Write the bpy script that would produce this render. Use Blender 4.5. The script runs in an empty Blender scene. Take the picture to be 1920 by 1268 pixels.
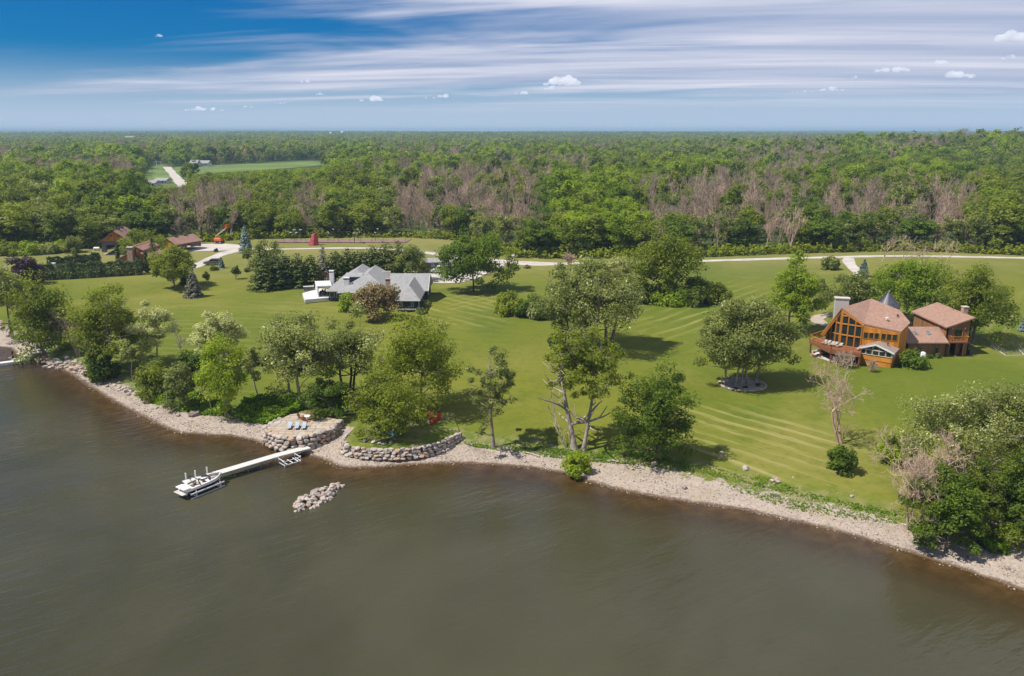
import bpy, bmesh, math, random
import numpy as np
from mathutils import Vector, Matrix

# ------------------------------------------------------------------ camera, sky, sun, exposure
SC = bpy.context.scene
COL = SC.collection
F = 1493.0; CAMH = 40.0; PITCH = math.atan(390 / F)
cam_d = bpy.data.cameras.new('camera'); cam = bpy.data.objects.new('camera', cam_d); COL.objects.link(cam)
cam.location = (0, 0, CAMH); cam.rotation_euler = (math.pi / 2 - PITCH, 0, 0)
cam_d.sensor_width = 36.0; cam_d.lens = 36.0 * F / 1920; cam_d.clip_start = 0.5; cam_d.clip_end = 80000
SC.camera = cam

SUN_EL = math.radians(56); SUN_AZ = math.radians(252)      # azimuth the light comes FROM, clockwise from +Y
sun_from = Vector((math.sin(SUN_AZ) * math.cos(SUN_EL), math.cos(SUN_AZ) * math.cos(SUN_EL), math.sin(SUN_EL)))
sl = bpy.data.lights.new('sun', 'SUN'); sl.energy = 3.8; sl.angle = math.radians(0.55); sl.color = (1.0, 0.955, 0.88)
sun = bpy.data.objects.new('sun', sl); COL.objects.link(sun)
sun.rotation_euler = (-sun_from).to_track_quat('-Z', 'Y').to_euler(); sun.location = (0, 0, 300)

W = bpy.data.worlds.new('World'); SC.world = W; W.use_nodes = True
def build_world():
    nt = W.node_tree; nt.nodes.clear(); N = nt.nodes.new; L = nt.links.new
    out = N('ShaderNodeOutputWorld'); bg = N('ShaderNodeBackground'); L(bg.outputs[0], out.inputs[0])
    sky = N('ShaderNodeTexSky'); sky.sky_type = 'NISHITA'; sky.sun_disc = False
    sky.sun_elevation = SUN_EL; sky.sun_rotation = SUN_AZ; sky.air_density = 1.0; sky.dust_density = 0.25; sky.ozone_density = 3.5
    sky.altitude = 200
    tc = N('ShaderNodeTexCoord'); sep = N('ShaderNodeSeparateXYZ'); L(tc.outputs['Generated'], sep.inputs[0])
    def m(op, a, b=None, c=None):
        n = N('ShaderNodeMath'); n.operation = op
        for i, v in enumerate((a, b, c)):
            if v is None: continue
            if isinstance(v, (int, float)): n.inputs[i].default_value = v
            else: L(v, n.inputs[i])
        return n.outputs[0]
    z = m('MAXIMUM', sep.outputs[2], 0.0)
    zz = m('ADD', z, 0.05)
    px = m('DIVIDE', sep.outputs[0], zz); py = m('DIVIDE', sep.outputs[1], zz)
    def noise(vx, vy, scale, detail, rough, dist=0.0, off=0.0):
        cb = N('ShaderNodeCombineXYZ'); L(vx, cb.inputs[0]); L(vy, cb.inputs[1]); cb.inputs[2].default_value = off
        n = N('ShaderNodeTexNoise'); n.inputs['Scale'].default_value = scale; n.inputs['Detail'].default_value = detail
        n.inputs['Roughness'].default_value = rough; n.inputs['Distortion'].default_value = dist
        L(cb.outputs[0], n.inputs['Vector']); return n.outputs['Fac']
    # high streaky cirrus: long bands across the view, slightly fanned
    tx = m('ADD', m('MULTIPLY', px, 0.10), m('MULTIPLY', py, 0.02))
    ty = m('ADD', m('MULTIPLY', py, 0.50), m('MULTIPLY', px, 0.075))
    n1 = noise(tx, ty, 0.62, 3, 0.5, 0.25, 23.9)
    n2 = noise(m('MULTIPLY', tx, 2.0), m('MULTIPLY', ty, 0.85), 1.7, 5, 0.5, 0.6, 7.7)
    n3 = noise(m('MULTIPLY', tx, 3.0), m('MULTIPLY', ty, 2.2), 2.6, 5, 0.6, 0.6, 1.7)
    n4 = noise(m('MULTIPLY', tx, 1.3), m('MULTIPLY', ty, 1.6), 1.3, 5, 0.6, 0.5, 21.3)
    az = m('DIVIDE', sep.outputs[0], m('ADD', m('ABSOLUTE', sep.outputs[1]), 0.5))
    azc = m('MULTIPLY', m('MINIMUM', m('MAXIMUM', az, -0.45), 0.45), 0.27)
    cov = m('ADD', m('ADD', m('ADD', m('MULTIPLY', n1, 0.55), m('MULTIPLY', n2, 0.46)), m('MULTIPLY', n3, 0.07)), azc)
    ramp = N('ShaderNodeMapRange'); ramp.interpolation_type = 'SMOOTHSTEP'
    ramp.inputs['From Min'].default_value = 0.43; ramp.inputs['From Max'].default_value = 0.62
    L(cov, ramp.inputs['Value'])
    # veil fades towards the horizon where everything merges into pale haze
    fade = N('ShaderNodeMapRange'); fade.interpolation_type = 'SMOOTHSTEP'
    fade.inputs['From Min'].default_value = 0.012; fade.inputs['From Max'].default_value = 0.055
    L(z, fade.inputs['Value'])
    cirrus = m('MULTIPLY', m('MULTIPLY', ramp.outputs[0], fade.outputs[0]), m('ADD', 0.62, m('MULTIPLY', n2, 0.55)))
    sc = N('ShaderNodeVectorMath'); sc.operation = 'SCALE'; sc.inputs['Scale'].default_value = 0.044
    L(sky.outputs[0], sc.inputs[0])
    tint = N('ShaderNodeMix'); tint.data_type = 'RGBA'; tint.blend_type = 'MULTIPLY'; tint.inputs[0].default_value = 1.0
    L(sc.outputs[0], tint.inputs[6]); tint.inputs[7].default_value = (0.04, 0.50, 0.98, 1)
    # pale milky air close to the horizon
    hz = N('ShaderNodeMapRange'); hz.interpolation_type = 'SMOOTHSTEP'
    hz.inputs['From Min'].default_value = 0.0; hz.inputs['From Max'].default_value = 0.095
    hz.inputs['To Min'].default_value = 0.85; hz.inputs['To Max'].default_value = 0.0
    L(z, hz.inputs['Value'])
    hm = N('ShaderNodeMix'); hm.data_type = 'RGBA'; L(hz.outputs[0], hm.inputs[0]); L(tint.outputs[2], hm.inputs[6])
    hm.inputs[7].default_value = (0.325, 0.385, 0.485, 1)
    cm = N('ShaderNodeMix'); cm.data_type = 'RGBA'; L(cirrus, cm.inputs[0]); L(hm.outputs[2], cm.inputs[6])
    cc = N('ShaderNodeMix'); cc.data_type = 'RGBA'; sh_ = N('ShaderNodeMapRange'); sh_.inputs['From Min'].default_value = 0.38; sh_.inputs['From Max'].default_value = 0.62; L(n4, sh_.inputs['Value']); L(sh_.outputs[0], cc.inputs[0]); cc.inputs[6].default_value = (0.27, 0.305, 0.405, 1); cc.inputs[7].default_value = (0.46, 0.462, 0.525, 1); L(cc.outputs[2], cm.inputs[7])
    L(cm.outputs[2], bg.inputs[0]); bg.inputs[1].default_value = 1.0
build_world()
VS = SC.view_settings; VS.view_transform = 'Standard'; VS.look = 'None'; VS.exposure = 0.78; VS.gamma = 1.0; VS.use_curve_mapping = False
CY = SC.cycles
CY.max_bounces = 5; CY.diffuse_bounces = 3; CY.glossy_bounces = 2; CY.transmission_bounces = 3
CY.transparent_max_bounces = 6; CY.volume_bounces = 2; CY.caustics_reflective = False; CY.caustics_refractive = False
CY.sample_clamp_indirect = 4.0

# ------------------------------------------------------------------ geometry helpers
cP, sP = math.cos(PITCH), math.sin(PITCH)
def rayd(px, py):
    a = (px - 960) / F; b = (634 - py) / F
    return (a, cP + b * sP, -sP + b * cP)
def U(px, py, z=2.0):
    d = rayd(px, py); t = (z - CAMH) / d[2]
    return Vector((d[0] * t, d[1] * t, z))
def depth(p): return p[1] * cP - (p[2] - CAMH) * sP
def jx(p): return 960 + F * p[0] / depth(p)

SHORE_PX = [(-900, 596), (-500, 616), (-200, 636), (0, 651), (20, 653), (30, 664), (45, 670), (62, 674), (100, 686), (130, 700), (165, 723), (205, 748),
            (245, 770), (300, 798), (335, 812), (380, 815), (430, 817), (475, 826), (505, 838), (545, 852), (575, 853), (600, 860),
            (640, 877), (700, 877), (760, 872), (860, 868), (930, 872), (1000, 877), (1060, 888), (1100, 902), (1150, 916),
            (1200, 927), (1260, 937), (1330, 947), (1400, 957), (1500, 980), (1600, 1004), (1700, 1035), (1800, 1066),
            (1920, 1108), (2060, 1160), (2300, 1240), (2700, 1390)]
SH = np.array([U(x, y, 0.0)[:2] for x, y in SHORE_PX])
SH = np.vstack([[-3000, 640], SH, [SH[-1][0] + 300, SH[-1][1] - 90], [3000, -400]])
def shore_y(x): return np.interp(x, SH[:, 0], SH[:, 1])
def sdist(x, y):
    x = np.asarray(x, float); y = np.asarray(y, float)
    best = np.full(x.shape, 1e18)
    for (ax, ay), (bx, by) in zip(SH[:-1], SH[1:]):
        dx, dy = bx - ax, by - ay
        t = np.clip(((x - ax) * dx + (y - ay) * dy) / (dx * dx + dy * dy), 0, 1)
        best = np.minimum(best, (x - ax - t * dx) ** 2 + (y - ay - t * dy) ** 2)
    return np.sqrt(best) * np.where(y > shore_y(x), 1.0, -1.0)
def smooth(a, b, v):
    t = np.clip((v - a) / (b - a), 0, 1); return t * t * (3 - 2 * t)
def ground(x, y):
    x = np.asarray(x, float); y = np.asarray(y, float)
    s = sdist(x, y)
    z = np.interp(s, [-80, -30, -12, -5, 0, 6, 9.5, 30, 60, 160, 300], [-5, -3.2, -1.5, -0.6, 0, 0.75, 1.35, 1.9, 2.3, 3.6, 4.2])
    # woods on the rise at the right, a low swell elsewhere, ridges far off
    z = z + 17 * np.exp(-(((x - 620) / 330) ** 2 + ((y - 900) / 300) ** 2))
    far = smooth(900, 4000, y)
    z = z + far * (3 + 3 * np.sin(x / 900.0 + y / 1700.0) + 2 * np.sin(x / 370.0 - y / 610.0))
    ang = x / np.maximum(y, 1.0)
    rid = smooth(11000, 15000, y)
    z = z + rid * (6 + 34 * smooth(-0.20, -0.30, ang) + 14 * np.exp(-((ang + 0.30) / 0.05) ** 2) + 22 * np.exp(-((ang - 0.07) / 0.06) ** 2) + 3 * np.sin(ang * 60) + 2 * np.sin(ang * 141 + 1))
    return z
def gz(x, y): return float(ground(np.array([x]), np.array([y]))[0])
def G(px, py, dz=0.0):
    z = 2.0
    for _ in range(7):
        p = U(px, py, z + dz); z = 0.5 * z + 0.5 * gz(p.x, p.y)
    p = U(px, py, z); p.z = gz(p.x, p.y) + dz
    return p
def htop(base, py):      # height at which a vertical from base reaches picture row py
    k = (634 - py) / F; dep = depth(base); v = base[1] * sP + (base[2] - CAMH) * cP
    return (k * dep - v) / (cP + k * sP)
def mpp(base): return depth(base) / F     # metres per photo pixel at this depth

# ------------------------------------------------------------------ object helpers
def tag(o, label=None, cat=None, group=None, kind=None):
    if label: o['label'] = label
    if cat: o['category'] = cat
    if group: o['group'] = group
    if kind: o['kind'] = kind
    return o
def empty(name, loc=(0, 0, 0), rz=0.0, label=None, cat=None, group=None):
    o = bpy.data.objects.new(name, None); COL.objects.link(o); o.location = loc; o.rotation_euler = (0, 0, rz)
    o.empty_display_size = 0.3
    return tag(o, label, cat, group)
def link(name, me, parent=None, loc=None):
    o = bpy.data.objects.new(name, me); COL.objects.link(o)
    if parent is not None: o.parent = parent
    if loc is not None: o.location = loc
    return o
def mesh_np(name, verts, faces, mats, fattr=None, smooth_=False, mat_idx=None):
    """verts (N,3); faces (M,k) one k per call"""
    me = bpy.data.meshes.new(name); verts = np.asarray(verts, np.float32); faces = np.asarray(faces, np.int32)
    k = faces.shape[1]; m = len(faces)
    me.vertices.add(len(verts)); me.vertices.foreach_set('co', verts.ravel())
    me.loops.add(m * k); me.loops.foreach_set('vertex_index', faces.ravel())
    me.polygons.add(m); me.polygons.foreach_set('loop_start', np.arange(m, dtype=np.int32) * k)
    if mat_idx is not None: me.polygons.foreach_set('material_index', np.asarray(mat_idx, np.int32))
    if smooth_: me.polygons.foreach_set('use_smooth', np.ones(m, bool))
    for mt in (mats if isinstance(mats, (list, tuple)) else [mats]): me.materials.append(mt)
    if fattr:
        for nm, (dom, arr) in fattr.items():
            a = me.attributes.new(nm, 'FLOAT', dom); a.data.foreach_set('value', np.asarray(arr, np.float32))
    me.update(calc_edges=True)
    return me
class MB:
    """collects simple solids into one mesh"""
    def __init__(s): s.v = []; s.f = []
    def add(s, vs, fs):
        o = len(s.v); s.v += [tuple(v) for v in vs]; s.f += [tuple(i + o for i in f) for f in fs]; return s
    def box(s, c, d, rz=0.0, rx=0.0, ry=0.0):
        M = Matrix.Translation(c) @ Matrix.Rotation(rz, 4, 'Z') @ Matrix.Rotation(ry, 4, 'Y') @ Matrix.Rotation(rx, 4, 'X')
        hx, hy, hz = d[0] / 2, d[1] / 2, d[2] / 2
        vs = [M @ Vector((x, y, z)) for z in (-hz, hz) for y in (-hy, hy) for x in (-hx, hx)]
        return s.add(vs, [(0, 2, 3, 1), (4, 5, 7, 6), (0, 1, 5, 4), (2, 6, 7, 3), (0, 4, 6, 2), (1, 3, 7, 5)])
    def prism(s, bot, top):
        n = len(bot)
        return s.add(list(bot) + list(top), [tuple(range(n - 1, -1, -1)), tuple(range(n, 2 * n))] + [(i, (i + 1) % n, n + (i + 1) % n, n + i) for i in range(n)])
    def slab(s, poly, t):            # polygon in 3-D thickened downwards
        return s.prism([(p[0], p[1], p[2] - t) for p in poly], poly)
    def bar(s, a, b, w, h=None, up=(0, 0, 1)):
        a = Vector(a); b = Vector(b); d = (b - a); h = h or w
        x = d.normalized(); u = Vector(up)
        if abs(x.dot(u)) > 0.98: u = Vector((1, 0, 0))
        y = u.cross(x).normalized() * (w / 2); zv = x.cross(y).normalized() * (h / 2)
        vs = [a - y - zv, a + y - zv, a + y + zv, a - y + zv, b - y - zv, b + y - zv, b + y + zv, b - y + zv]
        return s.add(vs, [(0, 3, 2, 1), (4, 5, 6, 7), (0, 1, 5, 4), (1, 2, 6, 5), (2, 3, 7, 6), (3, 0, 4, 7)])
    def lathe(s, c, prof, n=12):
        c = Vector(c); o = len(s.v)
        for r, z in prof:
            for i in range(n):
                a = 2 * math.pi * i / n; s.v.append((c.x + r * math.cos(a), c.y + r * math.sin(a), c.z + z))
        for j in range(len(prof) - 1):
            for i in range(n):
                s.f.append((o + j * n + i, o + j * n + (i + 1) % n, o + (j + 1) * n + (i + 1) % n, o + (j + 1) * n + i))
        s.f.append(tuple(o + i for i in range(n - 1, -1, -1))); s.f.append(tuple(o + (len(prof) - 1) * n + i for i in range(n)))
        return s
    def tube(s, pts, r, n=6):
        pts = [Vector(p) for p in pts]
        for a, b in zip(pts[:-1], pts[1:]):
            x = (b - a).normalized(); u = Vector((0, 0, 1)) if abs(x.z) < 0.9 else Vector((1, 0, 0))
            y = u.cross(x).normalized(); w = x.cross(y)
            ra = [a + (y * math.cos(t) + w * math.sin(t)) * r for t in [2 * math.pi * i / n for i in range(n)]]
            rb = [q + (b - a) for q in ra]
            s.prism(ra, rb)
        return s
    def build(s, name, mat, parent=None, bevel=0.0, smooth_=False):
        me = bpy.data.meshes.new(name); me.from_pydata(s.v, [], s.f); me.materials.append(mat)
        bm = bmesh.new(); bm.from_mesh(me)
        bmesh.ops.recalc_face_normals(bm, faces=bm.faces)
        if bevel > 0:
            bmesh.ops.bevel(bm, geom=list(bm.edges), offset=bevel, segments=1, affect='EDGES', profile=0.5, clamp_overlap=True)
        bm.to_mesh(me); bm.free()
        if smooth_: me.polygons.foreach_set('use_smooth', np.ones(len(me.polygons), bool))
        me.update()
        return link(name, me, parent)

# ------------------------------------------------------------------ materials
class NT:
    def __init__(s, name):
        s.m = bpy.data.materials.new(name); s.m.use_nodes = True; s.t = s.m.node_tree; s.t.nodes.clear()
        s.out = s.n('ShaderNodeOutputMaterial')
    def n(s, ty, **kw):
        nd = s.t.nodes.new(ty)
        for k, v in kw.items(): setattr(nd, k, v)
        return nd
    def l(s, a, b): s.t.links.new(a, b)
    def put(s, nd, inp, v):
        sock = nd.inputs[inp]
        if hasattr(v, 'links'): s.l(v, sock)
        else: sock.default_value = v
    def math(s, op, a, b=0.0, c=0.0):
        nd = s.n('ShaderNodeMath', operation=op)
        for i, v in enumerate((a, b, c)): s.put(nd, i, v)
        return nd.outputs[0]
    def mix(s, f, a, b, blend='MIX'):
        nd = s.n('ShaderNodeMix', data_type='RGBA', blend_type=blend)
        s.put(nd, 0, f)
        for i, v in ((6, a), (7, b)): s.put(nd, i, v if hasattr(v, 'links') else (*v[:3], 1))
        return nd.outputs[2]
    def rng(s, v, a, b, c=0.0, d=1.0, sm=True):
        nd = s.n('ShaderNodeMapRange', interpolation_type='SMOOTHSTEP' if sm else 'LINEAR')
        for i, x in zip(('Value', 'From Min', 'From Max', 'To Min', 'To Max'), (v, a, b, c, d)): s.put(nd, i, x)
        return nd.outputs[0]
    def coord(s, which='Object', scale=(1, 1, 1), rot=(0, 0, 0)):
        tc = s.n('ShaderNodeTexCoord'); mp = s.n('ShaderNodeMapping'); s.l(tc.outputs[which], mp.inputs[0])
        mp.inputs['Scale'].default_value = scale; mp.inputs['Rotation'].default_value = rot
        return mp.outputs[0]
    def coord2(s, rot, scale):
        m2 = s.n('ShaderNodeMapping'); s.l(s.coord('Object', rot=(0, 0, rot)), m2.inputs[0]); m2.inputs['Scale'].default_value = scale; return m2.outputs[0]
    def noise(s, vec, scale, detail=4, rough=0.55, dist=0.0, out='Fac'):
        nd = s.n('ShaderNodeTexNoise'); s.l(vec, nd.inputs['Vector'])
        for k, v in (('Scale', scale), ('Detail', detail), ('Roughness', rough), ('Distortion', dist)): nd.inputs[k].default_value = v
        return nd.outputs[out]
    def voro(s, vec, scale, feature='F1', out='Distance', rnd=1.0):
        nd = s.n('ShaderNodeTexVoronoi', feature=feature); s.l(vec, nd.inputs['Vector']); nd.inputs['Scale'].default_value = scale
        nd.inputs['Randomness'].default_value = rnd
        return nd.outputs[out]
    def attr(s, name, out='Fac'):
        nd = s.n('ShaderNodeAttribute'); nd.attribute_name = name; return nd.outputs[out]
    def bump(s, h, strength=0.5, dist=0.1):
        nd = s.n('ShaderNodeBump'); s.l(h, nd.inputs['Height']); nd.inputs['Strength'].default_value = strength; nd.inputs['Distance'].default_value = dist
        return nd.outputs[0]
    def pbsdf(s, col, rough=0.7, normal=None, **kw):
        nd = s.n('ShaderNodeBsdfPrincipled')
        s.put(nd, 'Base Color', col if hasattr(col, 'links') else (*col[:3], 1)); s.put(nd, 'Roughness', rough)
        for k, v in kw.items(): s.put(nd, k.replace('_', ' '), v)
        if normal is not None: s.l(normal, nd.inputs['Normal'])
        s.l(nd.outputs[0], s.out.inputs[0]); return nd
_mc = {}
def plain(name, col, rough=0.6, var=0.18, scale=2.0, bump=0.0, bscale=8.0, metallic=0.0, spec=0.5, dirt=0.0):
    """solid paint / wood / metal with uneven colour and slight relief"""
    if name in _mc: return _mc[name]
    t = NT(name); v = t.coord('Object')
    n = t.noise(v, scale, 5, 0.6)
    c = t.mix(t.rng(n, 0.3, 0.7), [x * (1 - var) for x in col], [min(1, x * (1 + var)) for x in col])
    if dirt > 0:
        d = t.noise(v, scale * 0.35, 6, 0.7, 0.4)
        c = t.mix(t.math('MULTIPLY', t.rng(d, 0.52, 0.75), dirt), c, [x * 0.45 + 0.02 for x in col])
    nm = t.bump(t.noise(v, bscale, 4, 0.6), bump, 0.02) if bump > 0 else None
    t.pbsdf(c, rough, nm, Metallic=metallic, Specular_IOR_Level=spec)
    _mc[name] = t.m; return t.m
def boards(name, col, width=0.22, axis='x', var=0.25, rough=0.7, horizontal=False):
    """timber cladding: thin boards with recessed joints and grain; horizontal = courses of lap siding / shingles"""
    if name in _mc: return _mc[name]
    t = NT(name); v = t.coord('Object'); sp = t.n('ShaderNodeSeparateXYZ'); t.l(v, sp.inputs[0])
    if horizontal: s = sp.outputs[2]
    else: s = t.math('ADD', sp.outputs[0], t.math('MULTIPLY', sp.outputs[1], 1.0))
    u = t.math('DIVIDE', s, width); fr = t.math('FRACT', u); idx = t.math('FLOOR', u)
    wn = t.n('ShaderNodeTexWhiteNoise', noise_dimensions='1D'); t.l(idx, wn.inputs['W'])
    g = t.noise(t.coord('Object', scale=(3, 3, 0.5) if not horizontal else (0.5, 0.5, 4)), 4, 6, 0.65)
    k = t.math('ADD', t.math('MULTIPLY', wn.outputs[0], 0.5), t.math('MULTIPLY', g, 0.6))
    c = t.mix(t.rng(k, 0.15, 0.95), [x * (1 - var) for x in col], [min(1, x * (1 + var)) for x in col])
    groove = t.rng(t.math('ABSOLUTE', t.math('SUBTRACT', fr, 0.5)), 0.42, 0.5, 1.0, 0.0)
    nm = t.bump(groove, 0.6, 0.015)
    t.pbsdf(c, rough, nm, Specular_IOR_Level=0.3)
    _mc[name] = t.m; return t.m
def shingle(name, col, var=0.16, rough=0.85):
    if name in _mc: return _mc[name]
    t = NT(name); v = t.coord('Object')
    b = t.voro(t.coord('Object', scale=(3.0, 3.0, 5.5)), 1.0, out='Color'); bw = t.n('ShaderNodeRGBToBW'); t.l(b, bw.inputs[0])
    n = t.noise(v, 0.6, 5, 0.65)
    k = t.math('ADD', t.math('MULTIPLY', bw.outputs[0], 0.5), t.math('MULTIPLY', n, 0.6))
    c = t.mix(t.rng(k, 0.2, 0.9), [x * (1 - var) for x in col], [x * (1 + var) for x in col])
    st = t.noise(t.coord('Object', scale=(1.5, 1.5, 0.3)), 1.0, 4, 0.6)
    c = t.mix(t.math('MULTIPLY', t.rng(st, 0.55, 0.8), 0.35), c, [x * 0.7 for x in col])
    t.pbsdf(c, rough, t.bump(bw.outputs[0], 0.35, 0.02), Specular_IOR_Level=0.25)
    _mc[name] = t.m; return t.m
def leafmat(name, dark, light, pale=None, transl=0.48, rough=0.55):
    if name in _mc: return _mc[name]
    t = NT(name); a = t.attr('tint'); oi = t.n('ShaderNodeObjectInfo')
    k = t.math('ADD', t.math('MULTIPLY', a, 0.8), t.math('MULTIPLY', t.math('SUBTRACT', oi.outputs['Random'], 0.5), 0.6))
    c = t.mix(t.rng(k, -0.12, 0.75, sm=False), dark, light)
    if pale: c = t.mix(t.rng(a, 0.72, 0.95, sm=False), c, pale)
    pb = t.n('ShaderNodeBsdfPrincipled'); t.l(c, pb.inputs['Base Color']); pb.inputs['Roughness'].default_value = rough
    pb.inputs['Specular IOR Level'].default_value = 0.25
    tr = t.n('ShaderNodeBsdfTranslucent'); t.l(t.mix(0.5, c, [light[0] * 1.5, light[1] * 1.5, light[2]]), tr.inputs[0])
    mx = t.n('ShaderNodeMixShader'); mx.inputs[0].default_value = transl
    t.l(pb.outputs[0], mx.inputs[1]); t.l(tr.outputs[0], mx.inputs[2]); t.l(mx.outputs[0], t.out.inputs[0])
    _mc[name] = t.m; return t.m
def glassmat(name='window_glass', col=(0.012, 0.018, 0.016)):
    if name in _mc: return _mc[name]
    t = NT(name); n = t.noise(t.coord('Object'), 0.8, 2)
    t.pbsdf(t.mix(t.rng(n, 0.35, 0.65), col, [c * 1.8 for c in col]), 0.05, None, Specular_IOR_Level=0.6)
    _mc[name] = t.m; return t.m
def stonemat(name, a, b, c3=None):
    if name in _mc: return _mc[name]
    t = NT(name); oi = t.n('ShaderNodeObjectInfo'); v = t.coord('Object')
    n = t.noise(v, 1.7, 6, 0.65); k = t.math('ADD', t.math('MULTIPLY', oi.outputs['Random'], 0.7), t.math('MULTIPLY', t.math('SUBTRACT', n, 0.35), 0.9))
    c = t.mix(t.rng(k, 0.0, 1.0, sm=False), a, b)
    if c3:
        wn = t.n('ShaderNodeTexWhiteNoise', noise_dimensions='1D'); t.l(t.math('MULTIPLY', oi.outputs['Random'], 91.7), wn.inputs['W'])
        c = t.mix(t.math('MULTIPLY', t.rng(wn.outputs[0], 0.80, 0.92), 0.7), c, c3)
    t.pbsdf(c, 0.85, t.bump(t.noise(v, 9, 5, 0.6), 0.5, 0.03), Specular_IOR_Level=0.25)
    _mc[name] = t.m; return t.m
M_ROCK = stonemat('field_stone', (0.25, 0.21, 0.18), (0.50, 0.43, 0.37), (0.48, 0.28, 0.15))
M_BARK = plain('bark_grey', (0.23, 0.18, 0.145), 0.9, 0.3, 1.5, 0.6, 6)
M_BARK_D = plain('bark_dark', (0.10, 0.075, 0.055), 0.9, 0.3, 1.5, 0.6, 6)
M_BARK_P = plain('bark_pale', (0.33, 0.28, 0.225), 0.9, 0.25, 1.5, 0.5, 6)
M_TWIG = plain('dead_twigs', (0.35, 0.26, 0.19), 0.95, 0.3, 0.4)
M_TWIG_P = plain('dead_twigs_pink', (0.46, 0.325, 0.235), 0.95, 0.25, 0.4)
LEAF = {
    'mid':   leafmat('leaf_mid', (0.085, 0.125, 0.011), (0.257, 0.297, 0.022)),
    'dark':  leafmat('leaf_dark', (0.043, 0.078, 0.007), (0.152, 0.224, 0.016)),
    'bright': leafmat('leaf_bright', (0.103, 0.170, 0.009), (0.296, 0.376, 0.016)),
    'pale':  leafmat('leaf_pale', (0.155, 0.184, 0.047), (0.343, 0.371, 0.101), (0.706, 0.701, 0.352)),
    'silver': leafmat('leaf_silver', (0.291, 0.311, 0.121), (0.539, 0.551, 0.240), (0.954, 0.903, 0.537)),
    'olive': leafmat('leaf_olive', (0.094, 0.127, 0.028), (0.260, 0.290, 0.064), (0.519, 0.502, 0.185)),
    'cedar': leafmat('leaf_cedar', (0.027, 0.050, 0.013), (0.106, 0.137, 0.019), transl=0.15),
    'spruce': leafmat('needle_grey', (0.095, 0.098, 0.066), (0.209, 0.199, 0.129), transl=0.1),
    'blue':  leafmat('needle_blue', (0.085, 0.129, 0.109), (0.246, 0.322, 0.293), transl=0.1),
    'purple': leafmat('leaf_purple', (0.034, 0.017, 0.022), (0.104, 0.053, 0.064), transl=0.15),
    'rust':  leafmat('leaf_rust', (0.095, 0.066, 0.026), (0.255, 0.184, 0.070), transl=0.25),
    'weed':  leafmat('leaf_weed', (0.081, 0.156, 0.009), (0.243, 0.371, 0.021)),
}
# ------------------------------------------------------------------ the land: one sheet out to the horizon
FE_PX = [(-500, 486), (-50, 477), (100, 472), (180, 466), (250, 458), (320, 455), (400, 452), (480, 448), (540, 447), (650, 444), (760, 444),
         (870, 450), (930, 474), (960, 482), (1060, 485), (1180, 482), (1300, 482), (1440, 475), (1560, 473), (1700, 469), (1800, 474), (1920, 478), (2400, 486)]
FE = np.array([G(x, y)[:2] for x, y in FE_PX])
def edge_y(x): return np.interp(x, FE[:, 0], FE[:, 1])
BE_PX = [(-500, 596), (-100, 606), (0, 613), (40, 630), (70, 652), (100, 673), (150, 690), (200, 713), (250, 733), (300, 760), (370, 779), (430, 786), (480, 793),
         (530, 786), (590, 793), (635, 797), (660, 803), (690, 836), (740, 845), (800, 838), (860, 828), (930, 842), (1000, 846), (1050, 852),
         (1100, 868), (1180, 866), (1250, 880), (1340, 902), (1420, 918), (1520, 943), (1620, 962), (1700, 983), (1760, 1012), (1830, 1018), (1920, 1036), (2300, 1150)]
BE = np.array([G(x, y)[:2] for x, y in BE_PX]); BE = BE[np.argsort(BE[:, 0])]
def beach_y(x): return np.interp(x, BE[:, 0], BE[:, 1])
def lines(d0, d1, step, lo, hi, g=1.16):
    c = list(np.arange(d0, d1 + 1e-6, step)); s = step; v = d1
    while v < hi: s *= g; v += s; c.append(v)
    s = step; v = d0
    while v > lo: s *= g; v -= s; c.insert(0, v)
    return np.array(c)
def grid(xs, ys):
    X, Y = np.meshgrid(xs, ys); nx, ny = len(xs), len(ys)
    i = (np.arange(ny - 1)[:, None] * nx + np.arange(nx - 1)[None, :]).ravel()
    return X.ravel(), Y.ravel(), np.stack([i, i + 1, i + 1 + nx, i + nx], 1)
xs = lines(-125, 100, 1.15, -26000, 26000); ys = np.concatenate([lines(56, 150, 1.0, -400, 150, 1.25), lines(152, 290, 2.2, 151.95, 19500, 1.07)]); ys = ys[np.concatenate([[True], np.diff(ys) > 0.3])]
gx, gy, gf = grid(xs, ys)
gzv = ground(gx, gy); g_sd = sdist(gx, gy); g_beach = beach_y(gx) - gy; g_wood = gy - edge_y(gx)

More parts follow.
